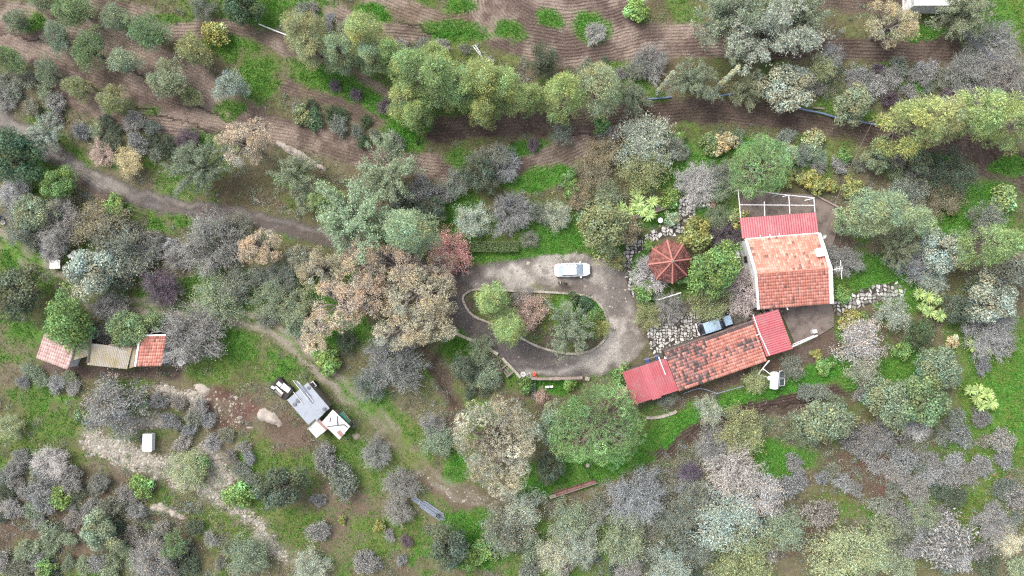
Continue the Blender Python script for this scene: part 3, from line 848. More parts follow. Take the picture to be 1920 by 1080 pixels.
def window(parent, a, b, s, w, z0, z1, out, name="window"):
    """window with frame and pane on the wall line a-b at fraction s"""
    a, b = Vector(a), Vector(b); d = (b - a); d.z = 0; L = d.length; d.normalize()
    nrm = Vector(out).normalized()
    c = a + d * (L * s); c.z = 0
    rz = math.atan2(d.y, d.x)
    fr = MB(); fr.box(c + nrm * 0.03 + Vector((0, 0, (z0 + z1) / 2)), (w, 0.08, z1 - z0), rz)
    f = fr.build(name, M_WOOD, parent)
    pn = MB()
    for k in (-1, 1): pn.box(c + nrm * 0.06 + d * (k * w * 0.23) + Vector((0, 0, (z0 + z1) / 2)), (w * 0.4, 0.05, (z1 - z0) * 0.85), rz)
    pn.build("pane", M_DGLASS, f)

def edge_strip(parent, a, b, w, mat_, name, up=0.05, h=0.12, side=None):
    a, b = Vector(a), Vector(b); d = (b - a).normalized()
    s = d.cross(Vector((0, 0, 1))).normalized()
    mb = MB(); N_ = max(2, int((b - a).length / 0.5)); rr = random.Random(5)
    for k in range(N_):
        p = a.lerp(b, k / N_); q = a.lerp(b, (k + 1) / N_)
        w2 = w * rr.uniform(.94, 1.06)
        z = Vector((0, 0, 1))
        L_ = [p - s * w2 / 2 - z * h, p - s * w2 / 2 + z * up, p + s * w2 / 2 + z * up, p + s * w2 / 2 - z * h]
        R_ = [x + (q - p) for x in L_]
        mb.poly([L_[1], L_[2], R_[2], R_[1]]); mb.poly([L_[0], L_[1], R_[1], R_[0]]); mb.poly([L_[2], L_[3], R_[3], R_[2]])
        if k == 0: mb.poly(L_)
        if k == N_ - 1: mb.poly(R_[::-1])
    return mb.build(name, mat_, parent)

def local(root):  # subtract a root position
    o = Vector(root.location)
    return lambda px, py, z=0: P(px, py, z) - o

# --- main house
house = empty("farm_house", P(1480, 520), 0, "white walled house with a two sided terracotta tile roof", "house")
Q = local(house)
NW, NE, SE = Q(1398, 448, 3.2), Q(1535, 437, 3.2), Q(1559, 569, 3.2)
SW = NW + (SE - NE)
RW = (NW + SW) / 2; RE = (NE + SE) / 2; RW.z = RE.z = 4.55
down = lambda p: Vector((p.x, p.y, 0))
wc = [NW, NE, SE, SW]
wo = []
cen = sum(wc, Vector()) / 4
for p in wc: wo.append(p + (Vector((cen.x, cen.y, p.z)) - p).normalized() * 0.22)
mb = MB()
RWi = RW + (RE - RW).normalized() * 0.18; REi = RE + (RW - RE).normalized() * 0.18
n_, e_, s_, w_ = wo
for a, b in ((n_, e_), (s_, w_)): mb.poly([(a.x, a.y, -0.3), (b.x, b.y, -0.3), (b.x, b.y, 3.12), (a.x, a.y, 3.12)])
mb.poly([(e_.x, e_.y, -0.3), (s_.x, s_.y, -0.3), (s_.x, s_.y, 3.12), (REi.x, REi.y, 4.42), (e_.x, e_.y, 3.12)])
mb.poly([(w_.x, w_.y, -0.3), (n_.x, n_.y, -0.3), (n_.x, n_.y, 3.12), (RWi.x, RWi.y, 4.42), (w_.x, w_.y, 3.12)])
mb.build("wall", M_WALL, house)
def pick_house(rr, s, t):
    r = rr.random()
    return rr.choice(TERRA) if r < 0.9 else (rr.choice(TWORN[:2]) if r < 0.985 else gc(150, 110, 96))
def pick_house_n(rr, s, t):
    r = rr.random()
    return rr.choice(TERRA) if r < 0.66 else (rr.choice(TWORN[:2]) if r < 0.95 else TWORN[2])
tile_roof(house, RW, RE, SW, 0.42, 0.30, pick_house, 2)
tile_roof(house, RE, RW, NE, 0.40, 0.30, pick_house_n, 3)
rt = MB(); rr = random.Random(3); n = 24
for k in range(n):
    a = RW.lerp(RE, k / n); b = RW.lerp(RE, (k + 1.06) / n)
    f = rr.uniform(.8, 1.1); rt.cur = tuple(c * f for c in TERRA[1])
    z = Vector((0, 0, 0.06)); rt.tube([a + z, b + z * 0.7], 0.11, 8, 0.095)
o = rt.build("ridge_tiles", M_TILE, house); o["kind"] = "stuff"
z5 = Vector((0, 0, 0.03))
edge_strip(house, NE + z5, RE + z5, 0.4, M_WHITE, "white_verge", 0.1)
edge_strip(house, RE + z5, SE + z5, 0.46, M_WHITE, "white_verge", 0.1)
edge_strip(house, NW + z5, RW + z5, 0.26, M_WHITE, "white_verge", 0.1)
edge_strip(house, RW + z5, SW + z5, 0.22, M_WHITE, "white_verge", 0.1)
edge_strip(house, NW + z5, NE + z5, 0.14, M_WHITE, "white_gutter", 0.05)
for s in (0.2, 0.33, 0.46):
    p = NW.lerp(NE, s); mb = MB(); mb.box(p + Vector((0, 0.18, 0.06)), (0.12, 0.3, 0.1), 0.08); mb.build("gutter_bracket", M_WHITE, house)
cpos = Q(1536, 473, 4.3)
ch = MB(); ch.box((cpos.x, cpos.y, 4.1), (0.72, 0.9, 1.0), 0.15)
chn = ch.build("chimney", M_WHITE, house)
ch = MB(); ch.box((cpos.x, cpos.y, 4.66), (0.92, 1.05, 0.12), 0.15); ch.build("chimney_cap", M_WHITE, chn)
mb = MB(); p = Q(1474, 572, 3.1); mb.tube([p, p + Vector((0.25, -0.6, -0.1))], 0.07, 6); mb.build("drain_spout", M_WHITE, house)
window(house, w_, n_, 0.72, 0.9, 1.0, 2.2, (-1, 0.1, 0)); window(house, w_, n_, 0.35, 1.0, 1.0, 2.2, (-1, 0.1, 0))
window(house, s_, w_, 0.3, 1.2, 1.0, 2.2, (0, -1, 0)); window(house, s_, e_, 0.5, 1.0, 1.0, 2.2, (1, 0, 0))
mb = MB(); a = s_.lerp(w_, 0.62); mb.box((a.x, a.y - 0.02, 1.05), (1.0, 0.1, 2.1), 0.08); dr = mb.build("door", M_DWOOD, house)
mb = MB(); mb.tube([(a.x + 0.35, a.y - 0.1, 1.05), (a.x + 0.35, a.y - 0.16, 1.05)], 0.03); mb.build("handle", M_RIM, dr)
ac = empty("air_conditioner", P(1382, 477, 2.0), 0.08, "white air conditioner box on the left wall of the house", "air conditioner")
mb = MB(); mb.box((0, 0, 0), (0.4, 0.95, 0.65)); mb.build("casing", M_WHITE, ac)
mb = MB(); mb.lathe([(0.24, 0), (0.24, 0.03)], (0, 0, 0), 16)
g = mb.build("fan_grille", M_DARK, ac, loc=(-0.2, 0.1, 0)); g.rotation_euler = (0, -math.pi / 2, 0)
# red sheet verandah above
ver = empty("verandah_roof", P(1460, 420), 0, "pinkish red corrugated verandah roof along the upper side of the house", "roof")
Q = local(ver)
va, vb, vd = Q(1534, 436, 3.05), Q(1391, 447, 3.05), Q(1529, 398, 2.55)
sheets(ver, va, vb, vd, 5, M_RED, 0.3, 0.05, jag=0.02, seed=3)
for px, py in ((1392, 414), (1440, 408), (1486, 403), (1526, 399)):
    p = Q(px, py, 2.5); mb = MB(); mb.tube([(p.x, p.y, 0.2), (p.x, p.y, 2.5)], 0.05, 6); mb.build("post", M_WHITE, ver)
mb = MB(); mb.tube([Q(1390, 415, 2.46), Q(1528, 400, 2.46)], 0.05, 6); mb.build("beam", M_WHITE, ver)
# white pipe frame
fr = empty("pergola_frame", P(1450, 380), 0, "white pipe pergola frame over the terrace above the house", "pergola")
Q = local(fr)
zz = 2.4
for a, b in (((1384, 356), (1422, 358)), ((1461, 364), (1527, 371)), ((1384, 356), (1389, 410)), ((1433, 378), (1434, 405)), ((1479, 366), (1481, 401)), ((1526, 371), (1528, 397)), ((1387, 384), (1526, 385)), ((1422, 358), (1461, 364)), ((1467, 369), (1478, 366)), ((1508, 376), (1524, 372))):
    mb = MB(); mb.tube([Q(*a, zz), Q(*b, zz)], 0.05, 6); mb.build("rail", M_WHITE, fr)
for a in ((1384, 356), (1527, 371), (1461, 364), (1422, 358)):
    p = Q(*a, zz); mb = MB(); mb.tube([(p.x, p.y, 0), (p.x, p.y, zz)], 0.055, 6); mb.build("post", M_WHITE, fr)
# antenna on the gable
an = empty("roof_antenna", P(1556, 507, 4.4), 0, "white television antenna on the right gable of the house", "antenna")
mb = MB(); mb.tube([(0, 0, -0.3), (0.1, 0.05, 1.3)], 0.03); mb.build("mast", M_WHITE, an)
mb = MB(); mb.tube([(-0.1, 0.1, 1.25), (1.0, 0.25, 1.2)], 0.03)
for k in range(6): mb.tube([(0.05 + k * 0.18, -0.2 + k * .02, 1.23), (0.05 + k * 0.18, 0.45 + k * .02, 1.23)], 0.015, 4)
mb.build("boom", M_WHITE, an)
mb = MB(); mb.tube([(0.75, 1.2, 1.15), (0.95, -1.1, 1.1)], 0.035); mb.build("cross_rod", M_WHITE, an)
dish = empty("satellite_dish", P(1544, 443, 3.4), 0, "small white dish at the upper right corner of the house", "dish")
mb = MB(); mb.lathe([(0.05, 0.0), (0.2, 0.03), (0.33, 0.1), (0.34, 0.12), (0.2, 0.06), (0.05, 0.03)], (0, 0, 0), 14)
d_ = mb.build("reflector", M_WHITE, dish); d_.rotation_euler = (0.7, 0.3, 0)
mb = MB(); mb.tube([(0, 0, 0), (-0.2, 0, -0.5)], 0.025); mb.build("bracket", M_RIM, dish)

# --- annexe
annex = empty("annexe", P(1340, 665), 0, "long low annexe with a mossy terracotta tile roof", "building")
Q = local(annex)
A0, B0, D0 = Q(1245, 660, 3.1), Q(1411, 602, 3.1), Q(1273, 734, 2.45)
C0 = B0 + (D0 - A0)
def pick_annex(rr, s, t):
    r = rr.random()
    edge = 0.40 + 0.05 * math.sin(t * 9)
    if s < edge:
        return rr.choice(TMOSS) if r < 0.72 else rr.choice(TERRA)
    if 0.42 < t < 0.58 and s < 0.97: return rr.choice(TMOSS) if r < 0.6 else rr.choice(TERRA)
    if t < 0.06: return rr.choice(TMOSS[:2])
    return rr.choice(TERRA) if r < 0.9 else rr.choice(TWORN)
tile_roof(annex, A0, B0, D0, 0.43, 0.29, pick_annex, 5)
wall_box(annex, [A0, B0, C0, D0], -0.5, [3.0, 3.0, 2.35, 2.35], M_STWALL)
mb = MB(); rr = random.Random(8); n = 30
for k in range(n):
    a = A0.lerp(B0, k / n) + Vector((0, 0, 0.07)); b = A0.lerp(B0, (k + 1.05) / n) + Vector((0, 0, 0.05))
    f = rr.uniform(.7, 1.1); mb.cur = tuple(c * f for c in TMOSS[1]); mb.tube([a, b], 0.14, 8, 0.12)
o = mb.build("ridge_tiles", M_TILE, annex); o["kind"] = "stuff"
window(annex, D0 + Vector((0, .25, 0)), C0 + Vector((0, .25, 0)), 0.3, 1.0, 0.9, 1.8, (0.3, -1, 0)); window(annex, D0 + Vector((0, .25, 0)), C0 + Vector((0, .25, 0)), 0.7, 1.0, 0.9, 1.8, (0.3, -1, 0))
wa = empty("sheet_roof_store", P(1215, 708), 0, "store with pinkish red corrugated roof at the left end of the annexe", "shed")
Q = local(wa)
a_, b_, d2 = Q(1248, 671, 2.9), Q(1166, 698, 2.9), Q(1272, 733, 2.5)
sheets(wa, a_, b_, d2, 5, M_RED, 0.3, 0.05, jag=0.12, seed=4)
wall_box(wa, [a_, b_, b_ + (d2 - a_), d2], -0.8, [2.8, 2.8, 2.4, 2.4], M_STWALL)
mb = MB(); mb.tube([Q(1235, 669, 3.0), Q(1248, 703, 2.85)], 0.06, 6); mb.build("white_pipe", M_WHITE, wa)
mb = MB(); p = Q(1245, 668, 3.1); mb.poly([p, p + Vector((.4, -.25, 0)), p + Vector((.05, -.3, 0.02))]); mb.build("white_flashing", M_WHITE, wa)
ea = empty("sheet_roof_porch", P(1448, 625), 0, "red corrugated roof joining the right end of the annexe to the house", "roof")
Q = local(ea)
a_, b_, d2 = Q(1409, 594, 3.2), Q(1459, 579, 3.2), Q(1437, 669, 2.6)
sheets(ea, a_, b_, d2, 5, M_RED, 0.3, 0.05, ribs_along_ab=True, seed=6)
c2 = b_ + (d2 - a_)
wall_box(ea, [a_, b_, c2, d2], -0.4, [3.0, 3.0, 2.45, 2.45], M_STWALL, inset=0.3)
mb = MB(); mb.tube([Q(1412, 590, 3.3), Q(1424, 625, 3.1), Q(1443, 666, 2.75)], 0.06, 6); mb.build("white_pipe", M_WHITE, ea)
mb = MB(); mb.tube([Q(1418, 629, 3.15), Q(1426, 626, 3.15)], 0.05, 6); mb.build("pipe_branch", M_WHITE, ea)
# patio rail
pr = empty("patio_rail", P(1510, 640), 0, "white timber rail with a metal ring along the lower edge of the patio", "rail")
Q = local(pr)
mb = MB(); mb.tube([Q(1484, 651, 1.1), Q(1533, 629, 1.1)], 0.1, 4); mb.build("rail", M_WHITE, pr)
mb = MB(); mb.tube([Q(1486, 646, 1.0), Q(1526, 629, 1.0)], 0.05, 6); mb.build("pipe", M_WHITE, pr)
for p in ((1486, 649), (1508, 639), (1531, 629)):
    q = Q(*p, 1.0); mb = MB(); mb.tube([(q.x, q.y, -0.1), (q.x, q.y, 1.05)], 0.06, 6); mb.build("post", M_WHITE, pr)
mb = MB(); q = Q(1527, 620, 1.0); mb.tube([q + Vector((0.35 * math.cos(t), 0.35 * math.sin(t), 0)) for t in np.linspace(0, 5.6, 14)], 0.03, 5); mb.build("ring", M_STEEL, pr)
mb = MB(); q = Q(1528, 622, 0.9); mb.box((q.x, q.y, 0.6), (0.55, 0.45, 0.7), 0.4); mb.build("white_box", M_WHITE, pr)

# --- gazebo
gaz = empty("gazebo", P(1256, 490), 0, "octagonal garden gazebo with dark red tiled roof and eight hip ridges", "gazebo")
Q = local(gaz)
apex = Q(1261, 490, 4.1); R8 = 2.75; ec = Q(1257, 490, 2.55); ec = Vector((apex.x, apex.y, 2.55))
ang0 = math.radians(97)
hexv = [ec + Vector((R8 * math.cos(ang0 + k * math.pi / 4), R8 * math.sin(ang0 + k * math.pi / 4), 0)) for k in range(8)]
rr = random.Random(12)
def tri_tiles(a, b, top, name="tile_face", row=0.36, cw=0.28):
    V = []; F = []; T = []
    mid = (a + b) / 2; n = (b - a).cross(top - a).normalized()
    if n.z < 0: n = -n
    nr = max(2, round((top - mid).length / row))
    sect = [(0.0, 0.0), (0.2, 0.7), (0.45, 1.0), (0.7, 0.5), (0.82, 0.05), (1.0, 0.0)]
    for i in range(nr):
        t0, t1 = i / nr, (i + 1) / nr * 1.0
        l0, r0 = a.lerp(top, t0), b.lerp(top, t0); l1, r1 = a.lerp(top, t1), b.lerp(top, t1)
        m = max(1, round((r0 - l0).length / cw))
        for j in range(m):
            f = rr.uniform(.85, 1.15); t = tuple(c * f for c in rr.choice(TDARK)); base = len(V)
            for (l, r, lift) in ((l1, r1, 0.005), (l0, r0, 0.04)):
                for s, hh in sect: V.append(tuple(l.lerp(r, (j + s) / m) + n * (hh * 0.05 + lift))); T.append(t)
            for s, hh in sect: V.append(tuple(l0.lerp(r0, (j + s) / m) + n * (hh * 0.05 - 0.03))); T.append(t)
            for k in range(5):
                F.append((base + k, base + 6 + k, base + 7 + k, base + 1 + k)); F.append((base + 6 + k, base + 12 + k, base + 13 + k, base + 7 + k))
    o = link(name, np_mesh(name, V, F, M_TILE, np.array(T)), gaz); o["kind"] = "stuff"
for k in range(8):
    tri_tiles(hexv[k], hexv[(k + 1) % 8], apex)
    mb = MB(); mb.cur = gc(178, 116, 106) if k % 2 else gc(188, 128, 118)
    mb.tube([hexv[k] + Vector((0, 0, 0.06)), hexv[k].lerp(apex, 0.5) + Vector((0, 0, 0.08)), apex + Vector((0, 0, 0.08))], 0.12, 6, 0.09)
    mb.build("hip_ridge", M_TILE, gaz)
    p = hexv[k].lerp(Vector((apex.x, apex.y, 2.55)), 0.12)
    mb = MB(); mb.tube([(p.x, p.y, 0), (p.x, p.y, 2.5)], 0.09, 6); mb.build("post", M_DWOOD, gaz)
mb = MB(); mb.lathe([(0.2, 0), (0.22, 0.12), (0.12, 0.2), (0.1, 0.3), (0.14, 0.34), (0.04, 0.36)], tuple(apex), 12); mb.build("finial", M_KERB, gaz)
mb = MB(); mb.prism([(p.x * 0.98 + apex.x * 0.02, p.y * 0.98 + apex.y * 0.02) for p in hexv], -0.1, 0.15); mb.build("floor_slab", M_CONC, gaz)

# --- row of sheds on the left
sh = empty("tiled_shed", P(105, 655), 0, "small shed with faded pink tile roof at the far left of the row", "shed")
Q = local(sh)
a_, b_, d2 = Q(84, 624, 2.7), Q(143, 646, 2.7), Q(68, 671, 2.2)
tile_roof(sh, a_, b_, d2, 0.5, 0.3, lambda r, s, t: r.choice(TPALE), 21, arch=0.04)
wall_box(sh, [a_, b_, b_ + d2 - a_, d2], -0.5, [2.6, 2.6, 2.1, 2.1], M_WALL)
sh = empty("fibre_sheet_shed", P(153, 660), 0, "narrow lean-to with yellowed corrugated sheets beside the pink tiled shed", "shed")
Q = local(sh)
a_, b_, d2 = Q(143, 642, 2.55), Q(171, 634, 2.55), Q(136, 676, 2.2); 
sheets(sh, a_, b_, d2, 2, M_YSHEET, 0.22, 0.03, name="fibre_sheet", seed=2)
wall_box(sh, [a_, b_, b_ + d2 - a_, d2], -0.5, [2.4, 2.4, 2.05, 2.05], M_DWOOD)
mb = MB(); mb.tube([Q(171, 634, 2.65), Q(164, 680, 2.3)], 0.12, 4); mb.build("barge_board", M_WOOD, sh)
mb = MB(); mb.tube([Q(142, 646, 2.62), Q(134, 676, 2.3)], 0.12, 4); mb.build("barge_board", M_WOOD, sh)
sh = empty("fibre_sheet_shed", P(206, 668), 0, "wide shed with yellow lichened corrugated sheets in the middle of the row", "shed")
Q = local(sh)
a_, b_, d2 = Q(172, 644, 2.5), Q(248, 652, 2.5), Q(163, 684, 2.1)
sheets(sh, a_, b_, d2, 6, M_YSHEET, 0.22, 0.035, name="fibre_sheet", seed=3)
wall_box(sh, [a_, b_, b_ + d2 - a_, d2], -0.5, [2.35, 2.35, 1.95, 1.95], M_DWOOD)
a_, b_, d2 = Q(248, 650, 2.35), Q(257, 647, 2.35), Q(242, 691, 2.0)
sheets(sh, a_, b_, d2, 1, M_YSHEET, 0.22, 0.03, name="fibre_sheet", seed=9)
mb = MB(); mb.tube([Q(205, 646, 2.55), Q(256, 652, 2.6)], 0.1, 5); mb.build("ridge_board", M_RUST, sh)
sh = empty("tiled_shed", P(285, 660), 0, "square shed with fresh orange red tile roof and white verge", "shed")
Q = local(sh)
a_, b_, d2 = Q(263, 629, 3.0), Q(312, 628, 3.0), Q(254, 687, 2.4); 
tile_roof(sh, a_, b_, d2, 0.46, 0.3, pick_house, 31, arch=0.045)
c2 = b_ + d2 - a_
wall_box(sh, [a_, b_, c2, d2], -0.5, [2.9, 2.9, 2.3, 2.3], M_WALL)
edge_strip(sh, a_ + z5, d2 + z5, 0.22, M_WHITE, "white_verge", 0.1); edge_strip(sh, a_ + z5, b_ + z5, 0.16, M_WHITE, "white_coping", 0.12)

# --- metal roofed shed in the lower middle
ms = empty("metal_shed", P(578, 765), 0, "shed under a large bluish grey metal sheet roof", "shed")
Q = local(ms)
a_, b_, d2 = Q(577, 717, 2.7), Q(538, 750, 2.7), Q(618, 765, 2.45)
sheets(ms, a_, b_, d2, 3, M_ZINC, 0.45, 0.008, jag=0.12, seed=5)
wall_box(ms, [a_, b_, b_ + d2 - a_, d2], -0.5, [2.6, 2.6, 2.35, 2.35], M_WOOD)
mb = MB(); mb.tube([Q(576, 806, 2.55), Q(600, 782, 2.55)], 0.05, 4); mb.build("edge_trim", M_STEEL, ms)
ms2 = empty("metal_shed", P(596, 804), 0, "small lean-to with white sheet roof and a rusty red strip", "shed")
Q = local(ms2)
a_, b_, d2 = Q(597, 786, 2.3), Q(577, 803, 2.3), Q(614, 805, 2.15)
sheets(ms2, a_, b_, d2, 2, M_WSHEET, 0.4, 0.006, jag=0.08, seed=7)
wall_box(ms2, [a_, b_, b_ + d2 - a_, d2], -0.5, [2.2, 2.2, 2.05, 2.05], M_WOOD)
M_RSTRIP = mat("faded_red_sheet", gc(206, 158, 148), 0.6, 0.2, 3, 0.05)
sheets(ms2, Q(599, 786, 2.36), Q(594, 790, 2.36), Q(616, 803, 2.2), 1, M_RSTRIP, 0.4, 0.006, name="red_strip")
ms3 = empty("metal_shed", P(630, 796), 0, "lean-to with bright white sheet roof and loose battens on it", "shed")
Q = local(ms3)
a_, b_, d2 = Q(624, 768, 2.35), Q(603, 792, 2.35), Q(657, 800, 2.2)
sheets(ms3, a_, b_, d2, 2, M_WSHEET, 0.4, 0.006, jag=0.06, seed=8)
wall_box(ms3, [a_, b_, b_ + d2 - a_, d2], -0.5, [2.25, 2.25, 2.1, 2.1], M_WOOD)
sheets(ms3, Q(637, 806, 2.30), Q(631, 811, 2.30), Q(645, 815, 2.25), 1, M_RSTRIP, 0.4, 0.006, name="rusty_patch")
for bl, a, b in (("long lower", (613, 800), (645, 796)), ("middle upright", (632, 780), (633, 797)), ("short left", (620, 783), (618, 792)), ("short right", (645, 796), (652, 802))):
    mb = MB(); mb.box((Q(*a, 2.42) + Q(*b, 2.36)) / 2, ((Q(*a, 2.4) - Q(*b, 2.4)).length, 0.08, 0.05), math.atan2((Q(*b, 0) - Q(*a, 0)).y, (Q(*b, 0) - Q(*a, 0)).x))
    set_props(mb.build("batten", M_DWOOD, None, loc=ms3.location), bl + " dark batten lying on the bright white lean-to roof", "batten", "battens on the lean-to roof")
gs = empty("green_panel", P(648, 783), 0, "green sheet with a wooden edge on the right of the white lean-to", "sheet")
Q = local(gs)
sheets(gs, Q(642, 772, 1.6), Q(636, 777, 1.6), Q(657, 791, 1.5), 1, M_GREENSH, 0.3, 0.012, name="green_sheet")
mb = MB(); mb.tube([Q(643, 771, 1.65), Q(658, 790, 1.55)], 0.06, 4); mb.build("wooden_edge", M_WOOD, gs)
for a in ((638, 775), (655, 790)):
    q = Q(*a, 1.5); mb = MB(); mb.tube([(q.x, q.y, -0.2), (q.x, q.y, 1.5)], 0.05, 5); mb.build("post", M_WOOD, gs)
# poles lying on the roof
for i, (a, b) in enumerate((((549, 713), (580, 752)), ((553, 712), (585, 756)), ((557, 714), (587, 753)), ((562, 720), (583, 748)), ((550, 735), (568, 757)), ((560, 716), (584, 745)))):
    mb = MB(); A_, B_ = P(*a, 2.86), P(*b, 2.68); mb.tube([A_ - A_, B_ - A_], 0.05, 6)
    set_props(mb.build("metal_pole", M_STEEL if i % 2 else M_WSHEET, None, loc=A_), ["leftmost long", "second longest", "darker long", "short right", "short left", "inner"][i] + " thin pole lying across the bluish metal roof", "pole", "poles on the metal roof")
for i, (x, y, r, lab) in enumerate(((553, 758, 0.28, "flat round stone on the left of the bluish metal roof"), (579, 727, 0.26, "round stone at the top corner of the bluish metal roof"), (559, 751, 0.3, "stone beside the pole ends on the bluish metal roof"), (608, 767, 0.25, "stone near the right corner of the bluish metal roof"))):
    mb = MB(); q = P(x, y, 2.6); mb.lathe([(0.05, 0.0), (r, 0.0), (r * 1.05, 0.06), (r * 0.8, 0.13), (0.05, 0.15)], (0, 0, 0), 7)
    mb.cur = (1, 1, 1)
    o = set_props(mb.build("roof_stone", M_GREYST, None, loc=q + Vector((0, 0, 0.02))), lab, "stone", "stones on the metal roof")
# ------------------------------------------------------------------ plants: prototypes with many leaf-sized faces
def unit(v): return v / (np.linalg.norm(v, axis=-1, keepdims=True) + 1e-9)

def leaf_quads(rng, pos, nrm, axis_, ln, wd, tint):
    """one pointed leaf per position; normal nrm, long axis axis_"""
    t = unit(axis_ - nrm * (axis_ * nrm).sum(1, keepdims=True))
    s = np.cross(nrm, t)
    ln = np.asarray(ln).reshape(-1, 1); wd = np.asarray(wd).reshape(-1, 1)
    a = pos - t * ln * 0.5; c = pos + t * ln * 0.5 - nrm * ln * 0.12
    b = pos + s * wd * 0.5; d = pos - s * wd * 0.5
    v = np.stack([a, b, c, d], 1).reshape(-1, 3)
    f = np.arange(len(pos) * 4).reshape(-1, 4)
    return v, f, np.repeat(tint, 4, axis=0)

def tints(rng, n, amp=0.22, hue=0.08):
    b = np.exp(rng.normal(0, amp, n)); h = rng.normal(0, hue, n)
    return np.stack([b * (1 + h), b, b * (1 - h)], 1)

def clump_crown(rng, cents, rads, m, ln, wd, radial=0.5, shell=0.55, low=-0.35, camp=0.14, amp=0.2, squash=0.85):
    V = []; F = []; T = []; off = 0
    for c, r in zip(cents, rads):
        k = max(6, int(m * (r / np.mean(rads)) ** 2))
        d = unit(rng.normal(0, 1, (k * 2, 3))); d = d[d[:, 2] > low][:k]; k = len(d)
        rad = r * (shell + (1 - shell) * rng.random(k) ** 0.6) * (0.85 + 0.3 * rng.random(k))
        p = c + d * rad[:, None] * np.array([1, 1, squash])
        if radial > 0.5:
            ax = unit(d + rng.normal(0, 0.45, (k, 3))); nn = unit(np.cross(ax, rng.normal(0, 1, (k, 3))))
            nn = np.where(nn[:, 2:3] < 0, -nn, nn)
        else:
            nn = unit(d + rng.normal(0, 0.55, (k, 3)) + np.array([0, 0, 0.25])); ax = rng.normal(0, 1, (k, 3))
        t = tints(rng, k, amp) * tints(rng, 1, camp, 0.08)
        v, f, tt = leaf_quads(rng, p, nn, ax, ln * (0.7 + 0.6 * rng.random(k)), wd * (0.7 + 0.6 * rng.random(k)), t)
        V.append(v); F.append(f + off); T.append(tt); off += len(v)
    return np.concatenate(V), np.concatenate(F), np.concatenate(T)

def dome(rng, n, R, z0, z1, surf=0.6, up=True):
    """clump centres in an upright half egg between z0 and z1"""
    d = unit(rng.normal(0, 1, (n, 3)))
    d[:, 2] = np.abs(d[:, 2]) * np.where(rng.random(n) < 0.18, -0.5, 1)
    r = (surf + (1 - surf) * rng.random(n)) if surf < 1 else np.ones(n)
    az = np.arctan2(d[:, 1], d[:, 0]); p1, p2 = rng.random(2) * 6.28
    c = d * r[:, None]; c[:, :2] *= (1 + 0.2 * np.sin(2 * az + p1) + 0.14 * np.sin(3 * az + p2))[:, None]
    zc = z0 + (z1 - z0) * 0.35
    return np.stack([c[:, 0] * R, c[:, 1] * R, np.where(c[:, 2] > 0, zc + c[:, 2] * (z1 - zc), zc + c[:, 2] * (zc - z0))], 1)

def tubes(paths, n=4):
    """paths: list of (points (k,3), radii (k,)) -> verts, quads"""
    V = []; F = []; off = 0
    for pts, rad in paths:
        pts = np.asarray(pts, float); k = len(pts)
        d = np.gradient(pts, axis=0); d = unit(d)
        ref = np.where(np.abs(d[:, 2:3]) < 0.9, np.array([[0, 0, 1.0]]), np.array([[1.0, 0, 0]]))
        a = unit(np.cross(d, ref)); b = np.cross(d, a)
        an = np.arange(n) * 2 * np.pi / n
        ring = pts[:, None] + (a[:, None] * np.cos(an)[None, :, None] + b[:, None] * np.sin(an)[None, :, None]) * np.asarray(rad)[:, None, None]
        V.append(ring.reshape(-1, 3))
        i = np.arange(k * n).reshape(k, n); j = np.roll(i, -1, 1)
        F.append(np.stack([i[:-1], j[:-1], j[1:], i[1:]], -1).reshape(-1, 4) + off)
        off += k * n
    return np.concatenate(V), np.concatenate(F)

def bend(rng, a, b, k=4, sag=0.1, jit=0.06):
    a = np.asarray(a, float); b = np.asarray(b, float)
    t = np.linspace(0, 1, k)[:, None]
    L = np.linalg.norm(b - a)
    p = a + (b - a) * t + np.array([0, 0, sag * L]) * (4 * t * (1 - t))
    p[1:-1] += rng.normal(0, jit * L, (k - 2, 3))
    return p

def limbs(rng, cents, rt, h0, r_end=0.02, k=5, frac=1.0):
    """trunk plus one limb to each clump"""
    top = np.array([0, 0, h0])
    paths = [(bend(rng, (0, 0, -0.3), top, 4, 0, 0.02), np.linspace(rt * 1.25, rt * 0.75, 4))]
    for c in cents:
        if rng.random() > frac: continue
        s = top * rng.uniform(0.6, 1.0)
        paths.append((bend(rng, s, c, k, 0.08, 0.05), np.linspace(rt * 0.45, r_end, k)))
    return paths

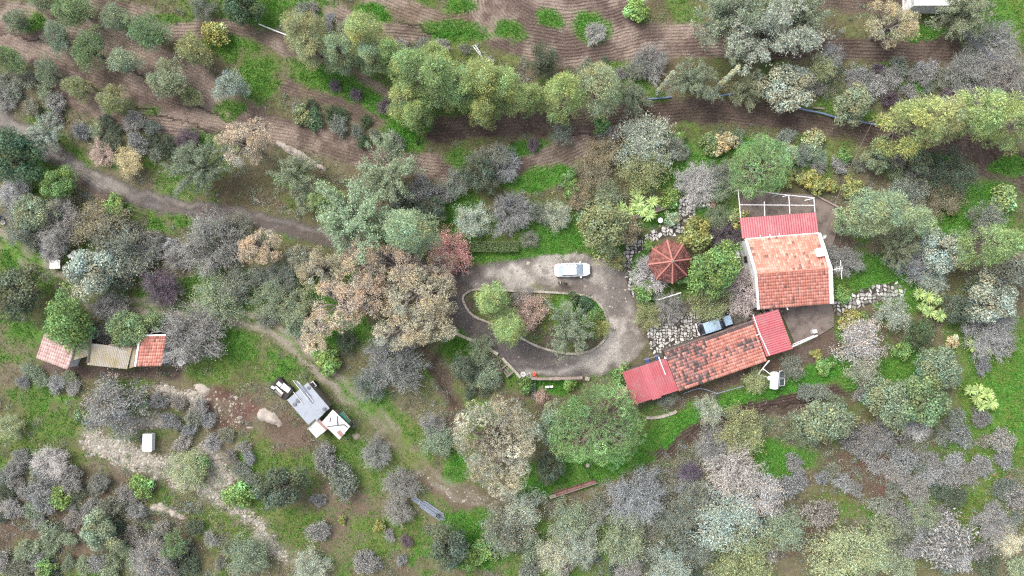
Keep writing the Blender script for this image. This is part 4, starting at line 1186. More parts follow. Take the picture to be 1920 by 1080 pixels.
def twig_tree(rng, R, Hh, n1, n2, n3, r0, z0=0.1, thin=0.012, spread=1.0):
    """bare branching shrub: stems -> branches -> twigs reaching a dome"""
    P1 = []; P2 = []; tips = []
    for i in range(n1):
        az = 2 * np.pi * (i + rng.random() * 0.8) / n1; el = np.arccos(rng.uniform(0.12, 0.95))
        e = np.array([R * np.sin(el) * np.cos(az), R * np.sin(el) * np.sin(az), Hh * (0.25 + 0.75 * np.cos(el))]) * rng.uniform(0.7, 0.95)
        m = bend(rng, (rng.normal(0, .06 * R), rng.normal(0, .06 * R), z0 * 0), e * rng.uniform(.62, .8), 5, 0.12, 0.05)
        P1.append((m, np.linspace(r0, r0 * 0.42, 5)))
        for j in range(n2):
            t = rng.uniform(0.35, 1.0); s = m[min(4, int(t * 4))]
            dv = unit(e - s + rng.normal(0, 0.5, 3) * R * 0.45) * R * rng.uniform(0.28, 0.55)
            dv[2] = abs(dv[2]) * 0.7 + 0.05 * R
            q = bend(rng, s, s + dv, 4, 0.06, 0.07)
            P1.append((q, np.linspace(r0 * 0.4, thin * 1.5, 4)))
            for k in range(n3):
                s2 = q[rng.integers(1, 4)]
                w = unit(dv + rng.normal(0, 0.75, 3) * np.linalg.norm(dv)) * R * rng.uniform(0.12, 0.3)
                w[2] = w[2] * 0.6 + 0.03 * R
                P2.append((bend(rng, s2, s2 + w, 3, 0.02, 0.06), np.array([thin * 1.3, thin, thin * 0.5])))
                tips.append(s2 + w)
    return P1, P2, np.array(tips)

def mesh_of(name, parts, mat_):
    V = []; F = []; T = []; off = 0
    for v, f, t in parts:
        V.append(v); F.append(f + off); T.append(np.broadcast_to(t, v.shape)); off += len(v)
    return np_mesh(name, np.concatenate(V), np.concatenate(F), mat_, np.concatenate(T))

PROTO = {}   # kind -> list of (R, height, crown mesh, trunk mesh)
def proto(kind, R, h, crown, trunk):
    n = len(crown.vertices); a = np.empty(n * 3, np.float32); crown.vertices.foreach_get('co', a); a = a.reshape(-1, 3)
    pc = dict(pine=93, stone=91, olive=97, broad=93, dry=92, feather=95, half=93, bare=96, scrub=93).get(kind, 95)
    PROTO.setdefault(kind, []).append((R if kind == 'cypress' else float(np.percentile(np.hypot(a[:, 0], a[:, 1]), pc)), h, crown, trunk))
def trunk_mesh(paths, m=None, n=5):
    v, f = tubes(paths, n); return np_mesh("trunk", v, f, m or M_BARK, np.ones((len(v), 3)))

for sd in range(3):      # olive: dense grey green dome of fine leaves
    g = np.random.default_rng(100 + sd)
    c = dome(g, 46, 1.75, 0.9, 3.3, 0.55); r = g.uniform(0.45, 0.75, len(c))
    v, f, t = clump_crown(g, c, r, 150, 0.16, 0.06, 0.6, 0.4)
    proto('olive', 2.4, 3.9, mesh_of("crown", [(v, f, t)], M_LEAF), trunk_mesh(limbs(g, c, 0.2, 1.2, 0.02, 5, 0.5)))
for sd in range(3):      # broad evergreen: larger leaves in rounded lobes
    g = np.random.default_rng(200 + sd)
    c = dome(g, 52, 2.3, 1.0, 4.2, 0.6); r = g.uniform(0.5, 0.85, len(c))
    v, f, t = clump_crown(g, c, r, 135, 0.2, 0.1, 0.3, 0.45, amp=0.24)
    proto('broad', 3.0, 4.8, mesh_of("crown", [(v, f, t)], M_LEAF), trunk_mesh(limbs(g, c, 0.25, 1.5, 0.03, 5, 0.5)))
for sd in range(4):      # pine plume: upright, many needle tufts pointing outwards
    g = np.random.default_rng(300 + sd)
    n = 52; u = g.random(n); zz_ = 2.0 + 6.2 * u
    rad = 2.1 * np.sqrt(np.clip(1.05 - u ** 1.6, 0.03, 1)) * (0.45 + 0.55 * g.random(n) ** 0.5); az = g.random(n) * 2 * np.pi
    c = np.stack([rad * np.cos(az), rad * np.sin(az), zz_], 1); r = g.uniform(0.5, 0.85, n)
    v, f, t = clump_crown(g, c, r, 175, 0.24, 0.05, 0.8, 0.3, -0.5, 0.14, 0.2, 0.9)
    paths = [(bend(g, (0, 0, -0.3), (0, 0, 7.6), 6, 0, 0.006), np.linspace(0.2, 0.04, 6))]
    for q in c: paths.append((bend(g, (0, 0, max(0.8, q[2] - 0.9)), q, 4, 0.05, 0.04), np.linspace(0.06, 0.02, 4)))
    proto('pine', 2.8, 8.6, mesh_of("crown", [(v, f, t)], M_LEAF), trunk_mesh(paths))
for sd in range(2):      # umbrella pine: cauliflower of dense round tufts
    g = np.random.default_rng(400 + sd)
    i_ = np.arange(150) + 0.5; zf = 1 - i_ / 150 * 1.25; fa = i_ * 2.39996; rf = np.sqrt(np.clip(1 - zf ** 2, 0, 1)) * (1 + 0.1 * np.sin(2 * fa + sd) + 0.08 * np.sin(3 * fa))
    c = np.stack([4.6 * rf * np.cos(fa), 4.6 * rf * np.sin(fa), 4.6 + 2.7 * zf], 1) * g.uniform(0.86, 1.07, (150, 1)) + g.normal(0, 0.2, (150, 3)); r = g.uniform(0.5, 0.95, len(c))
    v, f, t = clump_crown(g, c, r, 190, 0.17, 0.055, 0.8, 0.8, -0.1, 0.26, 0.18, 0.95)
    proto('stone', 5.5, 8.2, mesh_of("crown", [(v, f, t)], M_LEAF), trunk_mesh(limbs(g, c, 0.38, 3.5, 0.05, 5, 0.4)))
for sd in range(3):      # drying gum tree: loose lobes of thin beige leaves, pale limbs show
    g = np.random.default_rng(500 + sd)
    c = dome(g, 38, 3.7, 3.5, 8.2, 0.72); r = g.uniform(0.6, 1.05, len(c))
    v, f, t = clump_crown(g, c, r, 190, 0.2, 0.06, 0.6, 0.35, -0.4, 0.12, 0.22, 0.8)
    paths = limbs(g, c * np.array([1, 1, 1.02]), 0.36, 4.2, 0.06, 6, 0.95)
    for q, rr_ in zip(c, r):
        for _ in range(5):
            d = unit(g.normal(0, 1, 3)); d[2] = abs(d[2]) * 0.6
            paths.append((bend(g, q * np.array([.9, .9, .95]), q + d * rr_ * 0.95, 3, 0.05, 0.05), np.array([0.05, 0.035, 0.015])))
    proto('dry', 4.6, 9.0, mesh_of("crown", [(v, f, t)], M_LEAF), trunk_mesh(paths, M_PBARK))
for sd in range(3):      # feathery tree: long arching limbs with sprays of leaves along them
    g = np.random.default_rng(600 + sd)
    c = dome(g, 40, 3.5, 2.2, 6.4, 0.85)
    paths = [(bend(g, (0, 0, -0.3), (0, 0, 3.0), 4, 0, 0.02), np.linspace(0.26, 0.16, 4))]
    Pp = []; Dd = []
    for q in c:
        p = bend(g, (0, 0, g.uniform(1.6, 3.2)), q, 7, 0.12, 0.03); paths.append((p, np.linspace(0.075, 0.014, 7)))
        for _ in range(13):
            s = p[g.integers(2, 7)]; d = unit(q - p[0] + g.normal(0, 1.6, 3)); d[2] *= 0.5
            L_ = g.uniform(0.5, 1.0); sp = bend(g, s, s + d * L_, 4, 0.05, 0.06); paths.append((sp, np.linspace(0.02, 0.007, 4)))
            k = 32; tt = g.random(k)[:, None]; Pp.append(s + d * L_ * tt + g.normal(0, 0.15, (k, 3))); Dd.append(np.repeat(d[None], k, 0))
    pos = np.concatenate(Pp); ax = unit(np.concatenate(Dd) + g.normal(0, 0.8, pos.shape)); nn = unit(np.cross(ax, g.normal(0, 1, pos.shape))); nn = np.where(nn[:, 2:3] < 0, -nn, nn)
    v, f, t = leaf_quads(g, pos, nn, ax, g.uniform(0.15, 0.28, len(pos)), g.uniform(0.04, 0.075, len(pos)), tints(g, len(pos), 0.22))
    proto('feather', 4.1, 6.8, mesh_of("crown", [(v, f, t)], M_LEAF), trunk_mesh(paths, M_PBARK, 4))
for sd in range(4):      # leafless shrub: a burst of stems and twigs
    g = np.random.default_rng(700 + sd)
    P1, P2, tips = twig_tree(g, 3.0, 3.8, 16, 10, 16, 0.042, thin=0.0125)
    v, f = tubes(P2, 3)
    n = len(v) // 9
    tw = np.repeat(tints(g, n, 0.2, 0.03), 9, axis=0)
    k = len(tips); tips = np.repeat(tips, 2, 0); k = len(tips); pos = tips + g.normal(0, 0.12, (k, 3)); nn = unit(g.normal(0, 1, (k, 3)) + np.array([0, 0, 1.0]))
    lv, lf, lt = leaf_quads(g, pos, nn, g.normal(0, 1, (k, 3)), np.full(k, 0.1), np.full(k, 0.045), tints(g, k, 0.25))
    proto('bare', 2.9, 4.0, mesh_of("twigs", [(v, f, tw)] if sd < 1 else [(v, f, tw), (lv, lf, lt)], M_TWIG), mesh_of("stems", [(*tubes(P1, 4), np.ones(3))], M_TWIG))
for sd in range(3):      # half leafless: twigs with scattered leaves
    g = np.random.default_rng(750 + sd)
    P1, P2, tips = twig_tree(g, 3.0, 3.8, 10, 8, 7, 0.05, thin=0.013)
    k = len(tips); pos = np.repeat(tips, 15, 0) + g.normal(0, 0.2, (k * 15, 3)); nn = unit(g.normal(0, 1, pos.shape) + np.array([0, 0, .8]))
    lv, lf, lt = leaf_quads(g, pos, nn, g.normal(0, 1, pos.shape), g.uniform(0.1, 0.2, k * 15), g.uniform(0.04, 0.08, k * 15), tints(g, k * 15, 0.2) * np.repeat(tints(g, k, 0.2, 0.09), 15, 0))
    v, f = tubes(P2, 3)
    proto('half', 2.9, 4.0, mesh_of("crown", [(lv, lf, lt), (v, f, np.full(3, 1.15))], M_LEAF), mesh_of("stems", [(*tubes(P1, 4), np.full(3, 1.1))], M_TWIG))
for sd in range(5):      # low scrub: small stiff cushion
    g = np.random.default_rng(800 + sd)
    P1, P2, tips = twig_tree(g, 1.1, 1.0, 10, 6, (9 if sd < 2 else 6), 0.02, thin=(0.013 if sd < 2 else 0.009))
    k = len(tips) * 9; pos = np.repeat(tips, 9, 0) + g.normal(0, 0.1, (k, 3)); nn = unit(g.normal(0, 1, pos.shape) + np.array([0, 0, .6]))
    lv, lf, lt = leaf_quads(g, pos, nn, g.normal(0, 1, pos.shape), g.uniform(0.07, 0.14, k), g.uniform(0.03, 0.06, k), tints(g, k, 0.28, 0.06))
    v, f = tubes(P2, 3)
    if sd < 2:
        q_ = g.random(len(lf)) < 0.3; lf = lf[q_]
    proto('scrub', 1.15, 1.15, mesh_of("crown", [(lv, lf, lt), (v, f, np.full(3, 1.1))], M_LEAF), mesh_of("stems", [(*tubes(P1, 3), np.full(3, 0.9))], M_TWIG))
for sd in range(3):      # lush low leafy plant
    g = np.random.default_rng(900 + sd)
    c = dome(g, 22, 0.8, 0.15, 0.95, 0.5); r = g.uniform(0.22, 0.4, len(c))
    v, f, t = clump_crown(g, c, r, 75, 0.14, 0.085, 0.3, 0.5, -0.2, 0.2, 0.25)
    proto('bush', 1.1, 1.2, mesh_of("crown", [(v, f, t)], M_LEAF), trunk_mesh(limbs(g, c, 0.04, 0.2, 0.01, 4, 0.6)))
g = np.random.default_rng(950)      # cypress spire
n = 60; zz_ = np.linspace(1.0, 12.0, n); rad = 0.42 * np.sqrt(np.clip((12.3 - zz_) / 11, 0.02, 1)); az = g.random(n) * 6.28
c = np.stack([rad * .5 * np.cos(az), rad * .5 * np.sin(az), zz_], 1)
v, f, t = clump_crown(g, c, np.full(n, 0.38), 60, 0.2, 0.07, 0.8, 0.4, -0.4)
proto('cypress', 0.62, 12.3, mesh_of("crown", [(v, f, t)], M_LEAF), trunk_mesh([(bend(g, (0, 0, -.3), (0, 0, 12), 5, 0, 0), np.linspace(.14, .03, 5))]))
for sd in range(2):      # yucca head: a rosette of sword leaves on a short stem
    g = np.random.default_rng(970 + sd)
    k = 70; az = g.random(k) * 6.28; el = np.arcsin(g.uniform(-0.15, 0.95, k)); d = np.stack([np.cos(el) * np.cos(az), np.cos(el) * np.sin(az), np.sin(el)], 1)
    side = unit(np.cross(d, np.array([0, 0, 1.0]))); L_ = g.uniform(0.75, 1.05, k)[:, None]; z1_ = np.array([0, 0, 1.0])
    base = np.array([0, 0, 1.3]); a = base + d * 0.08 - side * 0.03; b = base + d * 0.08 + side * 0.03
    c1 = base + d * L_ * 0.6 + side * 0.045; d1 = base + d * L_ * 0.6 - side * 0.045; tip = base + d * L_ - z1_ * 0.12 * L_
    v = np.stack([a, b, c1, tip, d1], 1).reshape(-1, 3)
    f5 = np.arange(k * 5).reshape(-1, 5); f = np.concatenate([f5[:, [0, 1, 2, 4]], f5[:, [4, 2, 3, 3]]])
    vv_ = v; q1 = f5[:, [0, 1, 2, 4]]; tri = f5[:, [4, 2, 3]]
    me = bpy.data.meshes.new("leaf_rosette"); me.from_pydata([tuple(x) for x in vv_], [], [list(map(int, x)) for x in q1] + [list(map(int, x)) for x in tri])
    at = me.attributes.new("tint", 'FLOAT_COLOR', 'POINT'); tt = np.ones((len(vv_), 4), np.float32); tt[:, :3] = np.repeat(tints(g, k, 0.2), 5, 0); at.data.foreach_set("color", tt.ravel())
    me.materials.append(M_LEAF); me.update()
    proto('yucca', 0.95, 2.1, me, trunk_mesh([(bend(g, (0, 0, -.2), (0, 0, 1.35), 4, 0, 0.02), np.linspace(.13, .1, 4))]))

LK = 0.295      # share of light an average crown leaf gets
def leafc(rgb):
    m = sum(rgb) / 3
    return tuple(min(0.5, lin(m + (v - m) * 0.94) / EXPK / LK) for v in rgb) + (1.0,)
TC = dict(OLV=(112, 124, 98), OLG=(108, 128, 88), SIL=(146, 153, 136), SLG=(124, 135, 108), DKG=(76, 96, 68), DGR=(84, 94, 76), GRN=(102, 130, 74), PIN=(136, 157, 100), PIY=(146, 158, 100),
          PIO=(140, 146, 106), PIG=(136, 154, 118), STN=(110, 142, 88), DRY=(186, 168, 146), DRG=(174, 166, 138), PEA=(196, 172, 146), LIL=(130, 129, 125), GRY=(126, 125, 118),
          WHT=(158, 154, 149), LIM=(114, 142, 78), YEL=(138, 140, 82), PUR=(100, 88, 95), RED=(188, 142, 136), BRN=(130, 122, 98), PNK=(170, 146, 132), YGR=(128, 134, 94), GGY=(116, 120, 106), YPE=(176, 164, 126),
          YUC=(156, 178, 112), LGN=(142, 152, 116), CYP=(156, 162, 136), BGE=(160, 156, 134), WPK=(172, 160, 156))
ROOTNAME = dict(olive="olive_tree", broad="evergreen_tree", pine="pine_tree", stone="umbrella_pine", dry="gum_tree", feather="feathery_tree", bare="bare_shrub", half="twiggy_shrub", scrub="scrub_bush", bush="leafy_bush", cypress="cypress_tree", yucca="yucca")
CAT = dict(olive="tree", broad="tree", pine="tree", stone="tree", dry="tree", feather="tree", bare="shrub", half="shrub", scrub="bush", bush="bush", cypress="tree", yucca="yucca")
PARTN = dict(bare=("twigs", "stems"), half=("crown", "stems"), scrub=("crown", "stems"), yucca=("leaf_rosette", "stem"))
prng = random.Random(77)
PLACED = []
def plant(kind, px, py, r, col_, label, group=None, jitter=0.1, zs=1.0, base=None):
    R, h, cm, tm = prng.choice(PROTO[kind])
    zc = 0.55
    rm = r / PXM
    s = rm / R
    for _ in range(3):
        zmid = h * s * zs * zc
        s = rm * (HC - zmid) / HC / R
    zmid = h * s * zs * zc
    p = P(px, py, zmid)
    g0 = gzs(p.x, p.y) if base is None else base
    root = empty(ROOTNAME[kind], (p.x, p.y, g0), prng.uniform(0, 6.28), label, CAT[kind], group)
    root.scale = (s * prng.uniform(0.88, 1.12), s * prng.uniform(0.88, 1.12), s * zs * prng.uniform(0.94, 1.06))
    cn, tn = PARTN.get(kind, ("crown", "trunk"))
    c = link(cn, cm, root); t = link(tn, tm, root)
    lc = leafc(TC[col_]) if isinstance(col_, str) else leafc(col_)
    f = math.exp(prng.gauss(0, jitter * 0.6)) * dict(bare=0.98, scrub=1.08, half=1.05).get(kind, 1.0); hsh = prng.gauss(0, 0.03)
    lc = (min(.5, lc[0] * f * (1 + hsh)), min(.5, lc[1] * f), min(.5, lc[2] * f * (1 - hsh)), 1)
    c.color = lc
    if kind in ("bare", "half", "scrub"):
        a = 0.5 * (lc[0] + lc[1] + lc[2]) / 3
        t.color = (a + lc[0] * 0.4, a + lc[1] * 0.4, a + lc[2] * 0.4, 1) if kind == "bare" else tuple(0.9 * (0.5 * x + a) for x in lc[:3]) + (1,)
    else: t.color = (1, 1, 1, 1)
    PLACED.append((px, py, r))
    return root
